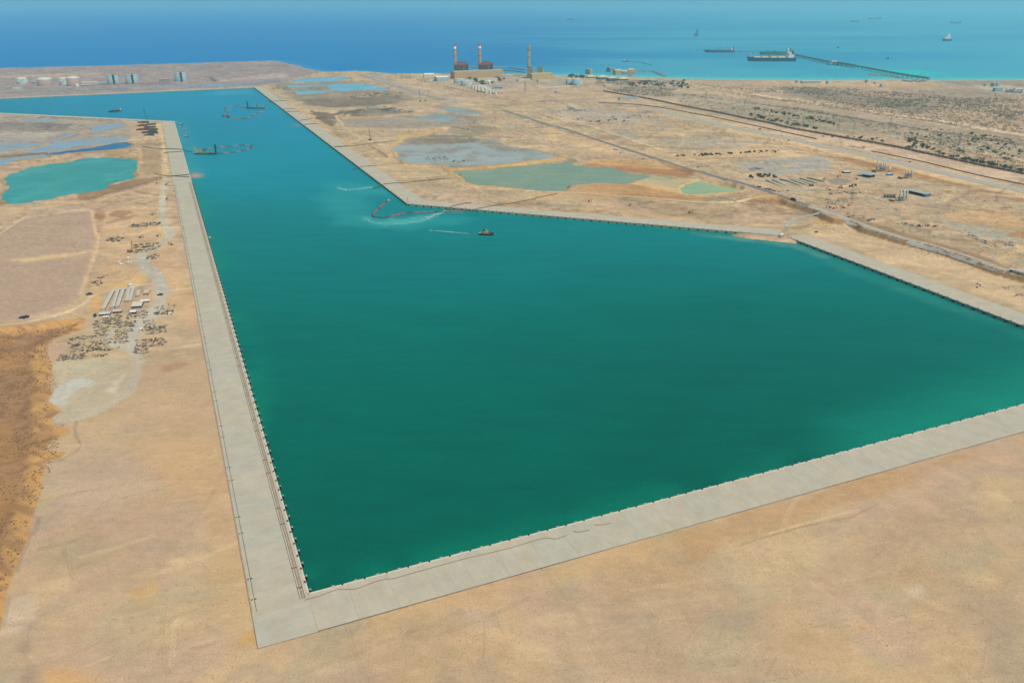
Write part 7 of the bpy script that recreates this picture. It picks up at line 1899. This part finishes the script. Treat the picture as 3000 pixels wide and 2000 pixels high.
strew(zF, [(880, 750), (1000, 805), (1160, 825), (1300, 810)], 14, 2, "dark tree in front of the white housing cluster", "trees in front of the housing cluster", "tree", [s[2] for s in SHR[:3]], 2, 3.4, "tree", 49)
strew(zG, [(320, 580), (420, 590), (520, 600)], 16, 2, "dark tree by the shore left of the pavilions", "trees left of the pavilions", "tree", [s[2] for s in SHR[:3]], 4, 6, "tree", 50)
strew(zG, [(1190, 700), (1400, 700), (1600, 720), (1780, 700), (2000, 720)], 50, 5, "dark tree in the grove right of the pavilions", "trees in the grove right of the pavilions", "tree", [s[2] for s in SHR[:4]], 3, 5.5, "tree", 51)
# the uncounted scrub of the plain
def scrub(name, zf, poly, n, smin, smax, seed, m):
    r = np.random.RandomState(seed); P = np.array(zf(poly)); base = shrub_variants(3, 16, m, seed=seed)
    px = r.uniform(P[:, 0].min(), P[:, 0].max(), n * 3); py = r.uniform(P[:, 1].min(), P[:, 1].max(), n * 3)
    ins = sdf_poly(px, py, [tuple(p) for p in P], 5) < 0
    v_ = (py - 1000) / FPX; u_ = (px - 1500) / FPX; t_ = H / (SP + v_ * CP); x = u_ * t_; y = (CP - v_ * SP) * t_
    ins &= fbm(x, y, 180., seed, 3) > .44
    x, y = x[ins][:n], y[ins][:n]; z = terrain(x, y)
    VV = []; FF = []; off = 0
    for k in range(3):
        bv = np.array(base[k][0]); bf = np.array(base[k][1])
        sel = np.arange(k, len(x), 3)
        if len(sel) == 0: continue
        s = r.uniform(smin, smax, len(sel)); a = r.uniform(0, 6.28, len(sel))
        c, sn = np.cos(a)[:, None], np.sin(a)[:, None]
        X = (bv[None, :, 0] * c - bv[None, :, 1] * sn) * s[:, None] * 1.2 + x[sel][:, None]
        Y = (bv[None, :, 0] * sn + bv[None, :, 1] * c) * s[:, None] * 1.2 + y[sel][:, None]
        Z = bv[None, :, 2] * s[:, None] * .8 + z[sel][:, None]
        VV.append(np.stack([X, Y, Z], -1).reshape(-1, 3))
        FF.append((bf[None] + (np.arange(len(sel)) * len(bv))[:, None, None]).reshape(-1, 4) + off); off += len(sel) * len(bv)
    o = obj(name, np_mesh(name, np.concatenate(VV), np.concatenate(FF), m, None, False))
    return tag(o, kind="stuff")
scrub("scrub", zC, [(0, 570), (700, 610), (1500, 620), (2352, 660), (2352, 920), (1600, 830), (700, 700), (100, 620)], 2600, 1.6, 3.0, 61, LEAF2)
scrub("scrub", zC, [(0, 640), (600, 720), (1400, 830), (2352, 960), (2352, 1200), (1500, 960), (900, 880), (0, 730)], 2200, 1.2, 2.6, 62, LEAF)
scrub("scrub", zC, [(600, 600), (1000, 600), (1500, 640), (1900, 680), (2352, 680), (2352, 820), (1700, 790), (1100, 720)], 1900, 1.6, 3.2, 63, LEAF)
scrub("scrub", zB, [(1700, 560), (2352, 560), (2352, 700), (1900, 640)], 700, 1.8, 3.4, 64, LEAF2)
scrub("scrub", zP, [(0, 280), (2352, 560), (2352, 760), (900, 560), (0, 420)], 260, .8, 1.8, 65, LEAF2)

# ------------------------------------------------------------------ loose stones on the graded sand and in the pit
def stones(name, px_poly, n, smin, smax, m, seed):
    r = np.random.RandomState(seed); P = np.array(gp(px_poly))
    x = r.uniform(P[:, 0].min(), P[:, 0].max(), n * 5); y = r.uniform(P[:, 1].min(), P[:, 1].max(), n * 5)
    ok = (sdf_poly(x, y, [tuple(p) for p in P], 5) < 0) & (sdf_poly(x, y, BASIN, 60) > 42) & (fbm(x, y, 30., seed, 4) + r.uniform(-.12, .12, len(x)) > .5)
    x, y = x[ok][:n], y[ok][:n]; z = terrain(x, y)
    bx = np.array([(-1, -1, -.3), (1, -1, -.3), (1, 1, -.3), (-1, 1, -.3), (-.6, -.7, .9), (.7, -.5, .7), (.5, .7, 1.0), (-.7, .5, .8)])
    f = np.array([(4, 5, 6, 7), (0, 1, 5, 4), (1, 2, 6, 5), (2, 3, 7, 6), (3, 0, 4, 7)])
    s = smin + (smax - smin) * r.rand(len(x)) ** 3; a = r.uniform(0, 6.28, len(x)); c, sn = np.cos(a)[:, None], np.sin(a)[:, None]
    ex = r.uniform(.6, 1.6, len(x))[:, None]
    X = (bx[None, :, 0] * ex * c - bx[None, :, 1] * sn) * s[:, None] + x[:, None]; Y = (bx[None, :, 0] * ex * sn + bx[None, :, 1] * c) * s[:, None] + y[:, None]; Z = bx[None, :, 2] * s[:, None] * .7 + z[:, None]
    V = np.stack([X, Y, Z], -1).reshape(-1, 3); F = (f[None] + (np.arange(len(x)) * 8)[:, None, None]).reshape(-1, 4)
    tag(obj(name, np_mesh(name, V, F, m, None, False)), kind="stuff")
stones("stones", [(700, 1990), (1400, 1760), (3000, 1290), (3100, 1290), (3100, 2060), (600, 2060)], 9000, .07, .42, K("sandstone", (168, 142, 108), .95), 301)
stones("stones", [(150, 1000), (480, 960), (600, 1100), (740, 1900), (740, 2050), (-20, 2050), (40, 1700), (150, 1400)], 7000, .07, .45, K("sandstone", (168, 142, 108), .95), 302)
stones("stones", [(-60, 970), (240, 940), (140, 1010), (190, 1260), (130, 1420), (20, 1720), (-60, 1900)], 9000, .15, .9, K("brown_stone", (126, 98, 72), .95), 303)
stones("stones", [(1300, 600), (2050, 625), (2250, 650), (2250, 600), (2050, 600), (1400, 560)], 2500, .2, 1.0, K("sandstone", (168, 142, 108), .95), 304)
stones("stones", [(2350, 660), (3000, 830), (3000, 560), (2500, 560), (2300, 560)], 4000, .25, 1.1, K("grey_stone", (140, 128, 108), .95), 305)

# ------------------------------------------------------------------ haze over the whole place
hz = MB().box((0, 26500, (H + 12 - 30) / 2), (140000, 75000, H + 12 + 30))
hm = bpy.data.materials.new("haze"); hm.use_nodes = True
t = hm.node_tree; t.nodes.clear()
pv = t.nodes.new("ShaderNodeVolumePrincipled")
pv.inputs["Color"].default_value = (*HAZE_COLOR, 1)
pv.inputs["Density"].default_value = HAZE_DENSITY
pv.inputs["Anisotropy"].default_value = 0.0
ho = t.nodes.new("ShaderNodeOutputMaterial")
t.links.new(pv.outputs[0], ho.inputs["Volume"])
tag(hz.build("haze", hm), kind="stuff")
